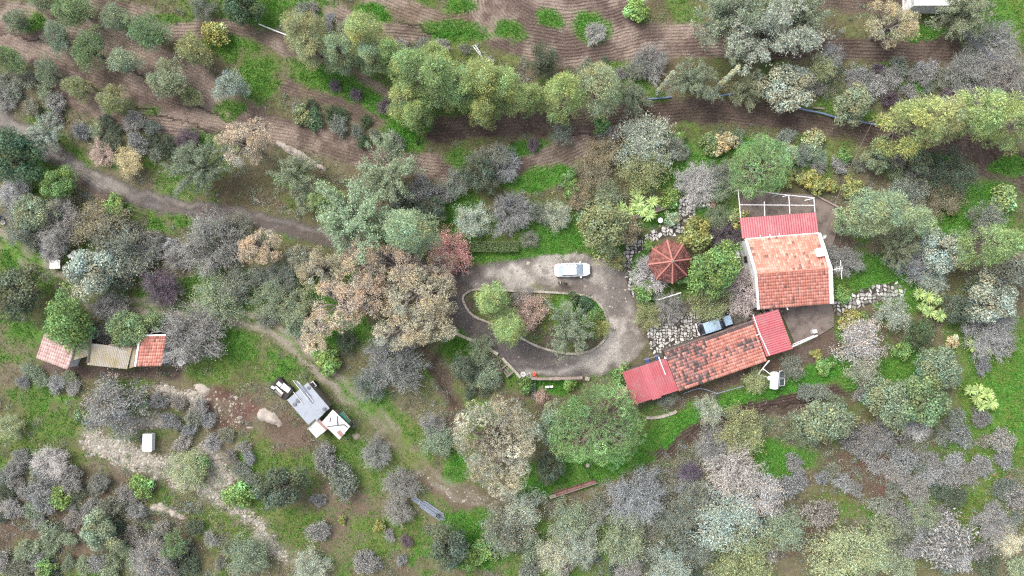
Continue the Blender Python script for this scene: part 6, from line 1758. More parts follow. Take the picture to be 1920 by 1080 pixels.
thicket([(1060, 110), (1110, 118), (1190, 108), (1180, 140), (1080, 140)], 6, (9, 14), ("DGR", "LIL", "GGY"), "small dark bush along the lower edge of the contour ploughed field", "bushes below the contour field")
thicket([(1770, 500), (1900, 560), (1900, 700), (1780, 720), (1800, 600)], 10, (12, 18), ("GGY", "LIL", "SLG"), "grey bush in the undergrowth of the right slope", "undergrowth of the right slope")

# clipped hedge above the forecourt
hg = empty("clipped_hedge", P(922, 463), 0, "low clipped dark hedge between lawn and forecourt", "hedge")
g = np.random.default_rng(5); n = 4200
L_, W_, H_ = 6.9, 1.25, 0.95
pos = np.stack([g.uniform(-L_ / 2, L_ / 2, n), g.uniform(-W_ / 2, W_ / 2, n), g.uniform(0.1, H_, n)], 1)
sd = g.integers(0, 3, n); pos[sd == 0, 2] = H_ + g.normal(0, 0.04, (sd == 0).sum()); pos[sd == 1, 1] = np.sign(pos[sd == 1, 1]) * W_ / 2 + g.normal(0, .04, (sd == 1).sum())
nn = unit(g.normal(0, .6, (n, 3)) + np.array([0, 0, 1.0]))
v, f, t = leaf_quads(g, pos, nn, g.normal(0, 1, (n, 3)), np.full(n, 0.15), np.full(n, 0.09), tints(g, n, 0.3))
o = link("foliage", np_mesh("foliage", v, f, M_LEAF, t), hg); o.color = leafc((84, 100, 62))
mb = MB()
for k in range(14): mb.tube([(-3.2 + k * .49, 0, -.1), (-3.2 + k * .49, 0.1, 0.6)], 0.03, 4)
mb.build("stems", M_BARK, hg)

# ------------------------------------------------------------------ grass, weeds and litter (uncountable)
def tufts(name, weight, n, hgt, blades, cols, lab, wid=0.07, seed=1, spread=0.16):
    g = np.random.default_rng(seed)
    inside = (np.abs(X) < 67.5) & (np.abs(Y) < 38.5)
    w = np.where(inside, weight, 0); w = w / w.sum()
    k = g.choice(len(X), n, p=w)
    bx = X[k] + g.uniform(-.12, .12, n); by = Y[k] + g.uniform(-.12, .12, n); bz = gz(bx, by)
    m = n * blades; az = g.random(m) * 6.28; ln = hgt * g.uniform(0.5, 1.3, m); out = g.uniform(0.4, 1.2, m)
    c = np.repeat(np.stack([bx, by, bz], 1), blades, 0) + np.stack([g.normal(0, spread, m), g.normal(0, spread, m), np.zeros(m)], 1)
    d = np.stack([np.cos(az) * out, np.sin(az) * out, np.ones(m)], 1); d = unit(d) * ln[:, None]
    s = np.stack([-np.sin(az), np.cos(az), np.zeros(m)], 1) * (wid * g.uniform(.6, 1.4, m))[:, None]
    v = np.stack([c - s * .5 - [0, 0, .03], c + s * .5 - [0, 0, .03], c + d + s * 0.1, c + d * 0.6 - s * .6], 1).reshape(-1, 3)
    f = np.arange(m * 4).reshape(-1, 4)
    cc = np.array(cols)[g.integers(0, len(cols), n)]
    t = np.repeat(np.repeat(cc, blades, 0) * tints(g, m, 0.18) * 0.78, 4, 0)
    o = link(name, np_mesh(name, v, f, M_LEAF, t)); o.color = (1, 1, 1, 1)
    set_props(o, lab, "grass" if "grass" in name else "litter", None, "stuff")
NOBUILD = np.ones(len(X))
for pts in ([(1384, 430), (1560, 430), (1562, 580), (1540, 640), (1440, 680), (1266, 735), (1160, 700), (1245, 650), (1400, 600)], [(1384, 356), (1575, 385), (1570, 470), (1384, 460)], [(68, 620), (320, 620), (315, 692), (60, 690)], [(536, 715), (580, 715), (660, 800), (600, 822)], [(1715, -10), (1790, -10), (1790, 12), (1715, 12)]):
    NOBUILD *= 1 - in_poly(px0, py0, pts)
for pts in PAVED: NOBUILD *= 1 - 0.96 * in_poly(px0, py0, pts)
NOBUILD *= 1 - 0.97 * area(YARD, 6) * (1 - area(ISLE, 4, True)) * 1.0
gw = np.clip(GRASSW - 0.12, 0, 1) * NOBUILD * (1 - 0.85 * stroke(off(trk, 9), 12, 8)) * (1 - 0.85 * stroke(off(trk, -9), 12, 8))
tufts("meadow_grass", gw ** 1.3, 64000, 0.26, 3, [leafc((86, 140, 52))[:3], leafc((74, 140, 44))[:3], leafc((104, 146, 60))[:3], leafc((66, 122, 46))[:3]], "bright green meadow grass and clover between the trees", 0.075, 3)
dry_w = np.clip(0.55 - GRASSW, 0, 1) * np.clip(1 - fur_s * 1.3, 0, 1) * NOBUILD * sstep(0.38, 0.6, fbm(X / 3, Y / 3, 205, 4)) * (1 - 0.95 * stroke(road, 36, 8)) * (1 - 0.8 * stroke(off(trk, 9), 12, 8)) * (1 - 0.8 * stroke(off(trk, -9), 12, 8))
tufts("dry_grass_and_weeds", dry_w, 46000, 0.2, 3, [leafc((136, 128, 98))[:3], leafc((120, 124, 88))[:3], leafc((116, 106, 100))[:3], leafc((140, 134, 120))[:3], leafc((104, 118, 66))[:3]], "dry grass, weeds and dead twigs covering the slope", 0.05, 4)
# low undergrowth filling the gaps: one mass nobody could count
g = np.random.default_rng(21)
uw = np.clip(0.62 - GRASSW, 0, 1) * np.clip(1 - fur_s * 1.6, 0, 1) * NOBUILD * (1 - stroke(road, 40, 10)) * (1 - 0.97 * stroke(trk, 44, 14)) * (np.abs(X) < 67.5) * (np.abs(Y) < 38.5)
uw *= 0.12 + 1.2 * sstep(0.42, 0.62, fbm(X / 3.5, Y / 3.5, 305, 4)); uw *= 1 - 0.9 * np.clip(peb - 0.25, 0, 1)
uw *= 1 + 3.6 * np.clip(ell(1420, 850, 200, 80) + ell(1200, 1000, 320, 110) + ell(1740, 930, 170, 150) + ell(150, 1000, 300, 90) + ell(1700, 150, 220, 50), 0, 1)
uw *= 1 - 0.85 * np.clip(ell(640, 960, 130, 80) + ell(400, 765, 110, 40) + ell(1640, 890, 50, 50) + ell(1560, 925, 70, 40), 0, 1) ; uw *= 1 - area([(1490, 660), (1560, 610), (1590, 640), (1500, 690), (1430, 700), (1230, 770), (1270, 735)], 10)
n = 7200; k = g.choice(len(X), n, p=uw / uw.sum()); bx = X[k] + g.uniform(-.1, .1, n); by = Y[k] + g.uniform(-.1, .1, n); bz = gz(bx, by)
m = 52; rad = np.repeat(g.uniform(0.3, 0.95, n), m)
d = unit(g.normal(0, 1, (n * m, 3))); d[:, 2] = np.abs(d[:, 2]); pos = np.repeat(np.stack([bx, by, bz], 1), m, 0) + d * (rad * g.uniform(.35, 1.05, n * m))[:, None] * np.array([1, 1, .8])
nn = unit(d + g.normal(0, .7, d.shape) + np.array([0, 0, .3]))
pal = np.array([leafc(TC[c])[:3] for c in ("LIL", "GGY", "SLG", "GRY", "OLV", "DGR", "OLG", "BRN")])
zone = sstep(0.4, 0.6, fbm(bx / 12, by / 12, 401, 3)); ci = np.where(g.random(n) < 0.35 + 0.4 * zone, g.integers(0, 4, n), g.integers(4, 8, n))
v, f, t = leaf_quads(g, pos, nn, g.normal(0, 1, d.shape), g.uniform(.09, .18, n * m), g.uniform(.04, .08, n * m), np.repeat(pal[ci] * tints(g, n, .15), m, 0) * tints(g, n * m, .22))
o = link("undergrowth", np_mesh("undergrowth", v, f, M_LEAF, t)); o.color = (1, 1, 1, 1)
set_props(o, "low grey green undergrowth filling the gaps between the shrubs", "undergrowth", None, "stuff")
# loose stones as real pebbles on the stony ground
g = np.random.default_rng(9); sw = np.clip(peb - 0.3, 0, 1) ** 1.5 * NOBUILD * (np.abs(X) < 67) * (np.abs(Y) < 38)
n = 6000; k = g.choice(len(X), n, p=sw / sw.sum()); bx = X[k] + g.uniform(-.1, .1, n); by = Y[k] + g.uniform(-.1, .1, n); bz = gz(bx, by)
oc = np.array([[1, 0, 0], [0, 1, 0], [-1, 0, 0], [0, -1, 0], [0, 0, 0.8], [0, 0, -.5]], float)
of = np.array([[0, 1, 4], [1, 2, 4], [2, 3, 4], [3, 0, 4]])
sc_ = g.uniform(0.06, 0.2, n) * np.where(g.random(n) < .06, 1.8, 1); vv_ = oc[None] * sc_[:, None, None] * g.uniform(.6, 1.25, (n, 6, 3))
an_ = g.random(n) * 6.28; R_ = np.stack([np.stack([np.cos(an_), -np.sin(an_)], -1), np.stack([np.sin(an_), np.cos(an_)], -1)], 1)
vv_[:, :, :2] = np.einsum('nij,nkj->nki', R_, vv_[:, :, :2]); vv_ += np.stack([bx, by, bz], 1)[:, None]
t = np.array(gc(186, 178, 164)) * tints(g, n, 0.2, 0.03)
o = link("loose_stones", np_mesh("loose_stones", vv_.reshape(-1, 3), (of[None] + (np.arange(n) * 6)[:, None, None]).reshape(-1, 3), M_STONE, np.repeat(t, 6, 0), nper=3))
set_props(o, "pale loose stones strewn over tracks and stony patches", "stones", None, "stuff")
# ------------------------------------------------------------------ vehicles
def car(root, Lc, Wc, prof, cab, paint, roofm, gl, zclear=0.22, wheel_r=0.31, sill=0.24, wheels=(0.8, 3.45)):
    """prof: (x, half width, deck height); cab: dict of greenhouse x stations; x runs rear to front"""
    mb = MB(); secs = []
    for x, hw, zd in prof:
        secs.append([(hw * .9, sill), (hw, sill + .14), (hw, zd - .22), (hw * .965, zd - .07), (hw * .87, zd - .005), (hw * .5, zd + .02), (0, zd + .028)])
    for sgn in (1, -1):
        ids = []
        for (x, hw, zd), sct in zip(prof, secs):
            ids.append([len(mb.v) + i for i in range(len(sct))])
            for y, z in sct: mb.v.append((x - Lc / 2, y * sgn, z)); mb.t.append((1, 1, 1))
        for a, b in zip(ids[:-1], ids[1:]):
            for j in range(len(a) - 1):
                q = [a[j], b[j], b[j + 1], a[j + 1]]
                mb.f.append(q[::-1] if sgn == 1 else q)
        mb.f.append(ids[0] if sgn == 1 else ids[0][::-1]); mb.f.append(ids[-1][::-1] if sgn == 1 else ids[-1])
    body = mb.build("body", paint, root, smooth=True)
    # greenhouse
    xr0, xr1, xf1, xf0 = cab['x']; zb, zt = cab['z']; wb, wt = cab['w']
    Rb, Rt, Ft, Fb = [x - Lc / 2 for x in (xr0, xr1, xf1, xf0)]
    mb = MB()
    for s in np.linspace(0, 1, 9)[:-1]:
        s1 = s + 1 / 8
        x0, x1 = Rt + (Ft - Rt) * s, Rt + (Ft - Rt) * s1
        for y0, y1 in zip(np.linspace(-wt, wt, 9)[:-1], np.linspace(-wt, wt, 9)[1:]):
            zf = lambda x, y: zt + 0.05 * math.sin(math.pi * (x - Rt) / (Ft - Rt)) + 0.04 * (1 - (y / wt) ** 2)
            mb.poly([(x0, y0, zf(x0, y0)), (x1, y0, zf(x1, y0)), (x1, y1, zf(x1, y1)), (x0, y1, zf(x0, y1))])
    mb.build("roof", roofm, root, smooth=True)
    mb = MB(); e = 0.06
    for sgn in (1, -1):   # pillars and roof rails
        f_ = lambda p: [(x, y * sgn, z) for x, y, z in p]
        for q in ([(Rb, wb, zb), (Rt, wt, zt), (Rt + .12, wt, zt), (Rb + .12, wb, zb)], [(Fb, wb, zb), (Ft, wt, zt), (Ft - .08, wt, zt), (Fb - .12, wb, zb)], [(Rt, wt, zt + .002), (Ft, wt, zt + .002), (Ft, wt + .05, zt - .07), (Rt, wt + .05, zt - .07)],
                  [(Rb, wb, zb + .003), (Rt, wt, zt + .003), (Rt, wt - .07, zt + .02), (Rb, wb - .1, zb + .02)], [(Fb, wb, zb + .003), (Ft, wt, zt + .003), (Ft, wt - .06, zt + .02), (Fb, wb - .07, zb + .02)]):
            mb.poly(f_(q))
    mb.build("pillars", roofm, root)
    def glass(name, q, m):
        g_ = MB(); g_.poly(q); return g_.build(name, m, root)
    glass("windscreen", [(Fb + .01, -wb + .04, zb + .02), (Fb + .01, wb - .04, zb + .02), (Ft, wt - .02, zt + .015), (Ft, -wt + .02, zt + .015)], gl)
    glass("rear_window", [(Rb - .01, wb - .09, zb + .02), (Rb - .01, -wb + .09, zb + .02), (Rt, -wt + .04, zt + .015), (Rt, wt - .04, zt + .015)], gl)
    for sgn in (1, -1):
        glass("side_window", [(Rb + .1, (wb + .003) * sgn, zb), (Fb - .1, (wb + .003) * sgn, zb), (Ft - .06, (wt + .04) * sgn, zt - .08), (Rt + .1, (wt + .04) * sgn, zt - .08)], M_DGLASS)
        mb = MB(); mb.box((Fb - .35, (wb + .22) * sgn, zb + .08), (.16, .22, .14), -0.3 * sgn); mb.build("mirror", paint, root)
        for xx in (Rt + .45, Rt + 1.35):
            mb = MB(); mb.box((xx, (prof[3][1] + .01) * sgn, zb - .12), (.2, .04, .035)); mb.build("door_handle", paint, root)
        mb = MB(); mb.box((Lc / 2 - .2, prof[-2][1] * .72 * sgn, .66), (.34, .34, .14), -0.35 * sgn); mb.build("headlight", M_LAMP, root)
        mb = MB(); mb.box((-Lc / 2 + .1, prof[1][1] * .8 * sgn, .78), (.16, .36, .16), 0.3 * sgn); mb.build("tail_light", M_TAIL, root)
        for xw in wheels:
            t_ = MB(); t_.lathe([(wheel_r * .62, -.1), (wheel_r * .96, -.1), (wheel_r, -.06), (wheel_r, .06), (wheel_r * .96, .1), (wheel_r * .62, .1)], (0, 0, 0), 20)
            w_ = t_.build("wheel", M_TYRE, root, loc=(xw - Lc / 2, (Wc / 2 - .13) * sgn, wheel_r)); w_.rotation_euler = (math.pi / 2, 0, 0)
            r_ = MB(); r_.lathe([(wheel_r * .6, -.108), (wheel_r * .6, .108)], (0, 0, 0), 14); r_.build("rim", M_RIM, w_)
    mb = MB(); mb.box((Lc / 2 - .02, 0, .42), (.05, .5, .12)); mb.build("number_plate", M_WHITE, root)
    mb = MB(); mb.box((-Lc / 2 + .02, 0, .5), (.05, .5, .12)); mb.build("number_plate", M_WHITE, root)
    for yy in (.3, -.3):
        mb = MB(); mb.tube([(Fb - .05, yy, zb + .045), (Fb - .25, yy + .5, zb + .14)], .012, 4); mb.build("wiper", M_DARK, root)
    return body

sed = empty("sedan_car", P(1073, 506, 0.7) - Vector((0, 0, 0.7)), math.radians(1.9), "white four door saloon car parked on the gravel forecourt", "car")
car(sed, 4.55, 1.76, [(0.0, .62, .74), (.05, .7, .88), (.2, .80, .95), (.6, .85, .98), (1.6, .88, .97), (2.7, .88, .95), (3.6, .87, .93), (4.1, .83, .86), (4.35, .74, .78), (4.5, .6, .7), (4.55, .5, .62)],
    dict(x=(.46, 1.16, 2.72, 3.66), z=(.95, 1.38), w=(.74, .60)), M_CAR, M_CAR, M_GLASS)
fx = empty("off_road_car", P(1341, 608, 0.8) - Vector((0, 0, 0.8)), math.radians(18), "dark car with pale blue roof parked under a tree beside the annexe", "car")
car(fx, 4.3, 1.72, [(0.0, .74, .9), (.05, .8, 1.0), (.4, .85, 1.05), (1.2, .86, 1.05), (2.4, .86, 1.04), (3.2, .86, 1.03), (3.9, .82, .98), (4.2, .76, .92), (4.3, .7, .8)],
    dict(x=(.1, .42, 2.5, 3.1), z=(1.04, 1.72), w=(.78, .68)), M_NAVY, M_PALEBLUE, M_DGLASS, wheel_r=.36, sill=.36)
mb = MB(); mb.lathe([(.1, -.1), (.34, -.1), (.36, 0), (.34, .1), (.1, .1)], (0, 0, 0), 18); o = mb.build("spare_wheel", M_TYRE, fx, loc=(-2.26, 0, 1.0)); o.rotation_euler = (0, math.pi / 2, 0)
mb = MB(); mb.box((-2.3, 0, .52), (.16, 1.6, .16)); mb.build("bumper", M_WHITE, fx)
mb = MB(); mb.box((1.62, 0, 1.09), (.95, 1.2, .05)); mb.build("bonnet_reflection", M_PALEBLUE, fx)  # pale blue sheet paints the sky reflected in the dark bonnet

# ------------------------------------------------------------------ people beside the car
def person(loc, rz, top, trousers, hair, shoes, label, cap=None, pose=0):
    joints = {}; edges = []; rad = {}; tag = {}
    def J(n, p, r, par=None, tg='top'):
        joints[n] = p; rad[n] = r; tag[n] = tg
        if par: edges.append((par, n))
    J('pelvis', (0, 0, .95), (.15, .11), None, 'tr'); J('waist', (0, .0, 1.1), (.14, .105), 'pelvis'); J('chest', (0, .0, 1.32), (.17, .12), 'waist'); J('upper', (0, 0, 1.43), (.12, .09), 'chest'); J('neck', (0, .01, 1.51), (.055, .055), 'upper', 'skin'); J('skull', (0, .035, 1.6), (.06, .065), 'neck', 'skin')
    for s, n in ((1, 'l'), (-1, 'r')):
        J(n + 'hip', (.1 * s, 0, .9), (.095, .09), 'pelvis', 'tr'); J(n + 'knee', (.12 * s, .02 + .05 * s * pose, .49), (.06, .062), n + 'hip', 'tr'); J(n + 'ankle', (.13 * s, -.02 + .07 * s * pose, .09), (.045, .048), n + 'knee', 'tr')
        J(n + 'foot', (.15 * s, .1 + .07 * s * pose, .045), (.045, .04), n + 'ankle', 'shoe'); J(n + 'toe', (.16 * s, .19 + .07 * s * pose, .035), (.035, .025), n + 'foot', 'shoe')
        J(n + 'sh', (.2 * s, 0, 1.42), (.065, .065), 'upper'); J(n + 'elb', (.27 * s, .02, 1.15), (.047, .047), n + 'sh'); J(n + 'wr', (.14 * s, .27, 1.14), (.032, .03), n + 'elb'); J(n + 'palm', (.1 * s, .345, 1.15), (.035, .022), n + 'wr', 'skin')
        for k, (dx, ln) in enumerate(((.03, .07), (.01, .085), (-.01, .08), (-.03, .06))):
            J(f'{n}f{k}a', (.1 * s + dx * s * .9, .39, 1.15), (.009, .009), n + 'palm', 'skin'); J(f'{n}f{k}b', (.085 * s + dx * s, .39 + ln * .6, 1.14), (.008, .008), f'{n}f{k}a', 'skin'); J(f'{n}f{k}c', (.08 * s + dx * s, .39 + ln * .75, 1.115), (.007, .007), f'{n}f{k}b', 'skin')
        J(n + 'tha', (.06 * s, .345, 1.17), (.01, .01), n + 'palm', 'skin'); J(n + 'thb', (.045 * s, .38, 1.185), (.008, .008), n + 'tha', 'skin')
    names = list(joints); ix = {n: i for i, n in enumerate(names)}
    me = bpy.data.meshes.new("body_skeleton"); me.from_pydata([joints[n] for n in names], [(ix[a], ix[b]) for a, b in edges], [])
    o = bpy.data.objects.new("body_tmp", me); COL.objects.link(o)
    o.modifiers.new("s", 'SKIN')
    if not me.skin_vertices: me.skin_vertices.new() if hasattr(me.skin_vertices, 'new') else None
    for n in names:
        sv = me.skin_vertices[0].data[ix[n]]; sv.radius = rad[n]; sv.use_root = (n == 'pelvis')
    ss = o.modifiers.new("d", 'SUBSURF'); ss.levels = ss.render_levels = 2
    dg = bpy.context.evaluated_depsgraph_get()
    ev = o.evaluated_get(dg); bm = bmesh.new(); bm.from_mesh(ev.to_mesh()); ev.to_mesh_clear()
    bpy.data.objects.remove(o)
    # head with face and ears joined to the body mesh
    hd = bmesh.ops.create_uvsphere(bm, u_segments=20, v_segments=14, radius=1.0)['verts']
    hs_ = set(hd)
    for v in hd:
        x, y, z = v.co
        jaw = 1 - .22 * max(0, -z)
        nose = .022 * max(0, 1 - ((x / .16) ** 2 + ((z + .12) / .22) ** 2)) if y > .7 else 0
        eye = -.012 * (max(0, 1 - (((abs(x) - .36) / .2) ** 2 + ((z - .06) / .14) ** 2)) if y > .5 else 0)
        mouth = -.006 * (max(0, 1 - ((x / .3) ** 2 + ((z + .48) / .07) ** 2)) if y > .5 else 0)
        ear = .014 * max(0, 1 - (((y + .05) / .22) ** 2 + ((z) / .3) ** 2)) if abs(x) > .85 else 0
        v.co = Vector((x * (.076 + ear) * jaw, .045 + y * .096 * (1 - .1 * max(0, -z)) + nose + eye + mouth, 1.675 + z * .118))
    pts = np.array([joints[n] for n in names]); tg = [tag[n] for n in names]
    E = [(ix[a], ix[b]) for a, b in edges]
    order = {'top': 0, 'tr': 1, 'skin': 2, 'shoe': 3}
    for f in bm.faces:
        f.smooth = True
        if all(v in hs_ for v in f.verts): f.material_index = 2; continue
        c = np.array(f.calc_center_median()); best = 9; bt = 'top'
        for a, b in E:
            A_, B_ = pts[a], pts[b]; t_ = np.clip(np.dot(c - A_, B_ - A_) / np.dot(B_ - A_, B_ - A_), 0, 1); d_ = np.linalg.norm(c - A_ - t_ * (B_ - A_))
            if d_ < best: best = d_; bt = tg[b]
        f.material_index = order[bt]
    me = bpy.data.meshes.new("body"); bm.to_mesh(me); bm.free()
    for m in (top, trousers, M_SKIN, shoes): me.materials.append(m)
    root = empty("person", loc, rz, label, "person")
    link("body", me, root)
    mb = MB()
    hp = [(.02, .128), (.05, .118), (.078, .08), (.086, .03), (.084, -.02)] if not cap else [(.02, .135), (.055, .125), (.083, .085), (.09, .04), (.09, .02)]
    b0 = len(mb.v)
    for r, z in hp[::-1]:
        for j in range(18):
            an = 2 * math.pi * j / 18; y = math.sin(an)
            mb.v.append((r * math.cos(an), .04 + r * 1.2 * y - (.0 if z > .05 else .012), 1.675 + z + (.055 if y > .3 and z < .0 else 0))); mb.t.append((1, 1, 1))
    for k in range(len(hp) - 1):
        for j in range(18):
            a = b0 + k * 18 + j; b = b0 + k * 18 + (j + 1) % 18; mb.f.append([a, b, b + 18, a + 18])
    mb.f.append([b0 + (len(hp) - 1) * 18 + j for j in range(18)])
    mb.build("cap" if cap else "hair", cap or hair, root, smooth=True)
    if cap:
        mb = MB(); mb.poly([(.07 * math.cos(t_), .06 + .16 * math.sin(t_), 1.70 - .02 * math.sin(t_)) for t_ in np.linspace(0, math.pi, 10)]); mb.build("cap_peak", cap, root)
    return root
M_MAROON = mat("maroon_knit", gc(98, 72, 78), .9, .15, 20, .2)
M_BLACKC = mat("black_cloth", gc(38, 36, 38), .9, .15, 20, .2)
M_DENIM = mat("dark_denim", gc(64, 66, 76), .9, .15, 20, .2)
M_HAIRD = mat("dark_hair", (.02, .015, .012), .6, .2, 20, .2)
M_CAPW = mat("pale_cap", gc(220, 214, 208), .8, .08, 10, .1)
M_SHOE = mat("white_shoe", gc(210, 208, 205), .6, .08, 10, .1)
person(P(1049, 531, 0) + Vector((0, 0, 0.01)), 0.1, M_MAROON, M_DENIM, M_HAIRD, M_BLACKC, "person in maroon top and pale cap standing on the gravel below the car", M_CAPW)
person(P(1058.5, 532, 0) + Vector((0, 0, 0.01)), -0.5, M_BLACKC, M_BLACKC, M_HAIRD, M_SHOE, "person dressed in black with white shoes standing on the gravel", None, 1)

# ------------------------------------------------------------------ small things
def put(name, mb, m, loc, label, cat, group=None, rz=0, smooth=False):
    o = mb.build(name, m, None, smooth=smooth, loc=loc); o.rotation_euler = (0, 0, rz)
    return set_props(o, label, cat, group)

# solar water heater
sw_ = empty("solar_water_heater", P(1458, 716), 0, "white solar water tank with two glass panels on the grass below the annexe", "water heater")
Q = local(sw_)
t0, t1 = Q(1453, 699, 2.0), Q(1451, 728, 2.0)
mb = MB(); mb.tube([t0.lerp(t1, -.02), t0, t1, t0.lerp(t1, 1.02)], .52, 20); mb.build("tank", M_WHITE, sw_, smooth=False)
for a in (t0, t1):
    mb = MB(); d_ = (t0 - t1).normalized() * (1 if a is t0 else -1); mb.tube([a, a + d_ * .1, a + d_ * .14], .44, 18, .2); mb.build("tank_end", M_WHITE, sw_)
mb = MB(); q = Q(1443, 709, 1.9); mb.lathe([(.22, -.2), (.3, 0), (.24, .25), (.05, .32)], tuple(q), 12); mb.build("expansion_pot", M_WHITE, sw_)
for (ya, yb) in ((697, 709), (711, 724)):
    a, b, c_, d_ = Q(1461, ya, 1.75), Q(1471, ya - 1.5, .7), Q(1471, yb - 1.5, .7), Q(1461, yb, 1.75)
    mb = MB(); mb.poly([a, d_, c_, b]); n = (d_ - a).cross(b - a).normalized()
    if n.z < 0: n = -n
    for e0, e1 in ((a, b), (b, c_), (c_, d_), (d_, a)): mb.poly([e0, e1, e1 - n * .08, e0 - n * .08])
    pnl = mb.build("panel", M_SOLAR, sw_)
    for e0, e1 in ((a, b), (b, c_), (c_, d_), (d_, a)):
        f_ = MB(); f_.tube([e0 + n * .02, e1 + n * .02], .035, 4); f_.build("frame_bar", M_WHITE, pnl)
for a, b in (((1462, 696, 1.8), (1471, 694, .7)), ((1445, 702, 1.9), (1430, 691, 1.7)), ((1430, 691, 1.7), (1443, 676, 2.2)), ((1421, 703, 1.3), (1441, 708, 1.6)), ((1421, 703, 1.3), (1441, 676, 2.1))):
    mb = MB(); mb.tube([Q(*a), Q(*b)], .05, 6); mb.build("pipe", M_WHITE, sw_)
for a in ((1449, 701), (1449, 726), (1457, 701), (1457, 726)):
    q = Q(*a); mb = MB(); mb.tube([(q.x, q.y, -.2), (q.x, q.y, 1.6)], .04, 5); mb.build("leg", M_STEEL, sw_)
# hand rail pipe below the annexe
hr = empty("pipe_rail", P(1312, 737), 0, "thin pale pipe rail with one post below the annexe wall", "rail")
Q = local(hr)
for pts in ([(1281, 738, .8), (1300, 731, .85), (1312, 728, .85), (1326, 731, .85), (1344, 738, .9)], [(1344, 738, .9), (1365, 732, .95), (1395, 724, .9)], [(1344, 738, .9), (1345, 746, 0)]):
    mb = MB(); mb.tube([Q(*p) for p in pts], .05, 6); mb.build("pipe", M_STEEL, hr)
for x, y in ((1283, 737), (1394, 724)):
    q = Q(x, y, .8); mb = MB(); mb.tube([(q.x, q.y, -.3), (q.x, q.y, .85)], .04, 5); mb.build("post", M_STEEL, hr)
# blue chairs and timber bar at the corner of the store
def chair(loc, rz, m, label, grp):
    r = empty("garden_chair", loc, rz, label, "chair", grp)
    mb = MB(); mb.box((0, 0, .43), (.5, .5, .05)); mb.build("seat", m, r)
    mb = MB()
    for k in range(4): mb.box((-.19 + k * .127, -.25, .7), (.09, .05, .5))
    mb.box((0, -.25, .95), (.5, .06, .1)); mb.build("backrest", m, r)
    for sx in (-1, 1):
        mb = MB(); mb.box((.26 * sx, 0, .64), (.06, .5, .04)); mb.build("armrest", m, r)
        for sy in (-1, 1):
            mb = MB(); mb.tube([(.22 * sx, .22 * sy, .43), (.26 * sx, .26 * sy, 0)], .025, 5); mb.build("leg", m, r)
chair(P(1211, 674), .35, M_BLUE, "blue plastic chair left of its twin at the store corner", "blue chairs at the annexe")
chair(P(1230, 668), .2, M_BLUE, "blue plastic chair right of its twin at the store corner", "blue chairs at the annexe")
mb = MB(); a, b = P(1207, 675, 1.1), P(1234, 667, 1.1); mb.box((0, 0, 0), ((b - a).length, .12, .1)); 
bar = empty("timber_bar", (a + b) / 2 - Vector((0, 0, 1.1)), math.atan2((b - a).y, (b - a).x), "grey timber bar on posts above the two blue chairs", "bar")
o = mb.build("beam", M_WOOD, bar, loc=(0, 0, 1.1))
for s in (-.9, .9):
    mb = MB(); mb.tube([(s, 0, 0), (s, 0, 1.06)], .05, 5); mb.build("post", M_WOOD, bar)
# wooden steps down from the forecourt
st = empty("wooden_steps", P(952, 694), math.radians(-139), "wooden steps with two side beams leading down from the forecourt", "steps")
for s in (-.62, .62):
    mb = MB(); mb.box((.05, s, -.12), (1.45, .22, .3), 0, Matrix.Rotation(math.radians(24), 3, 'Y')); mb.build("side_beam", M_WOOD, st)
for k in range(4):
    mb = MB(); mb.box((-.5 + k * .34, 0, .08 - k * .2), (.26, 1.0, .07)); mb.build("tread", M_WOOD, st)
# ladder lying in the hollow
ld = empty("ladder", P(1000, 733, -.6), math.radians(90), "dark metal ladder lying in the hollow below the steps", "ladder")
for s in (-.2, .2):
    mb = MB(); mb.tube([(-1.1, s, .1), (1.1, s, .45)], .03, 5); mb.build("rail", M_STEEL, ld)
for k in range(8):
    mb = MB(); x = -1.0 + k * .285; mb.tube([(x, -.2, .1 + (x + 1.1) * .16), (x, .2, .1 + (x + 1.1) * .16)], .022, 5); mb.build("rung", M_STEEL, ld)
mb = MB(); mb.box((0, 0, .25), (.5, .26, .18)); mb.box((.55, .02, .25), (.42, .24, .18)); put("foam_block", mb, M_WHITE, P(1026, 725, -.7), "pale block pair lying right of the ladder", "block", rz=.05)
for (x, y, r, lab) in ((981, 702, .33, "pale hose coil beside the wooden steps, left of another coil"), (992, 704, .28, "thin hose ring right of the coil at the forecourt wall")):
    mb = MB()
    for k in range(3 if x < 990 else 1):
        mb.tube([((r - k * .07) * math.cos(t), (r - k * .07) * math.sin(t), .05 + k * .03) for t in np.linspace(0, 6.2, 22)], .035, 5)
    if x < 990:
        for t in (0, 1.05, 2.1): mb.tube([(r * math.cos(t), r * math.sin(t), .06), (-r * math.cos(t), -r * math.sin(t), .06)], .025, 4)
    put("hose_coil", mb, M_WSHEET, P(x, y, 0), lab, "hose coil", "hose coils by the wall")
fp = empty("flower_pot", P(1002, 701), 0, "small pot of orange red flowers at the forecourt wall", "flower pot")
mb = MB(); mb.lathe([(.12, 0), (.17, .25), (.19, .27), (.15, .26), (.1, .2)], (0, 0, 0), 12); mb.build("pot", M_POT, fp)
gg = np.random.default_rng(3); ps = gg.normal(0, .14, (60, 3)) + [0, 0, .42]
v, f, t = leaf_quads(gg, ps, unit(gg.normal(0, .5, (60, 3)) + [0, 0, 1]), gg.normal(0, 1, (60, 3)), np.full(60, .16), np.full(60, .1), tints(gg, 60, .2))
o = link("flowers", np_mesh("flowers", v, f, M_LEAF, t), fp); o.color = leafc((205, 90, 60))
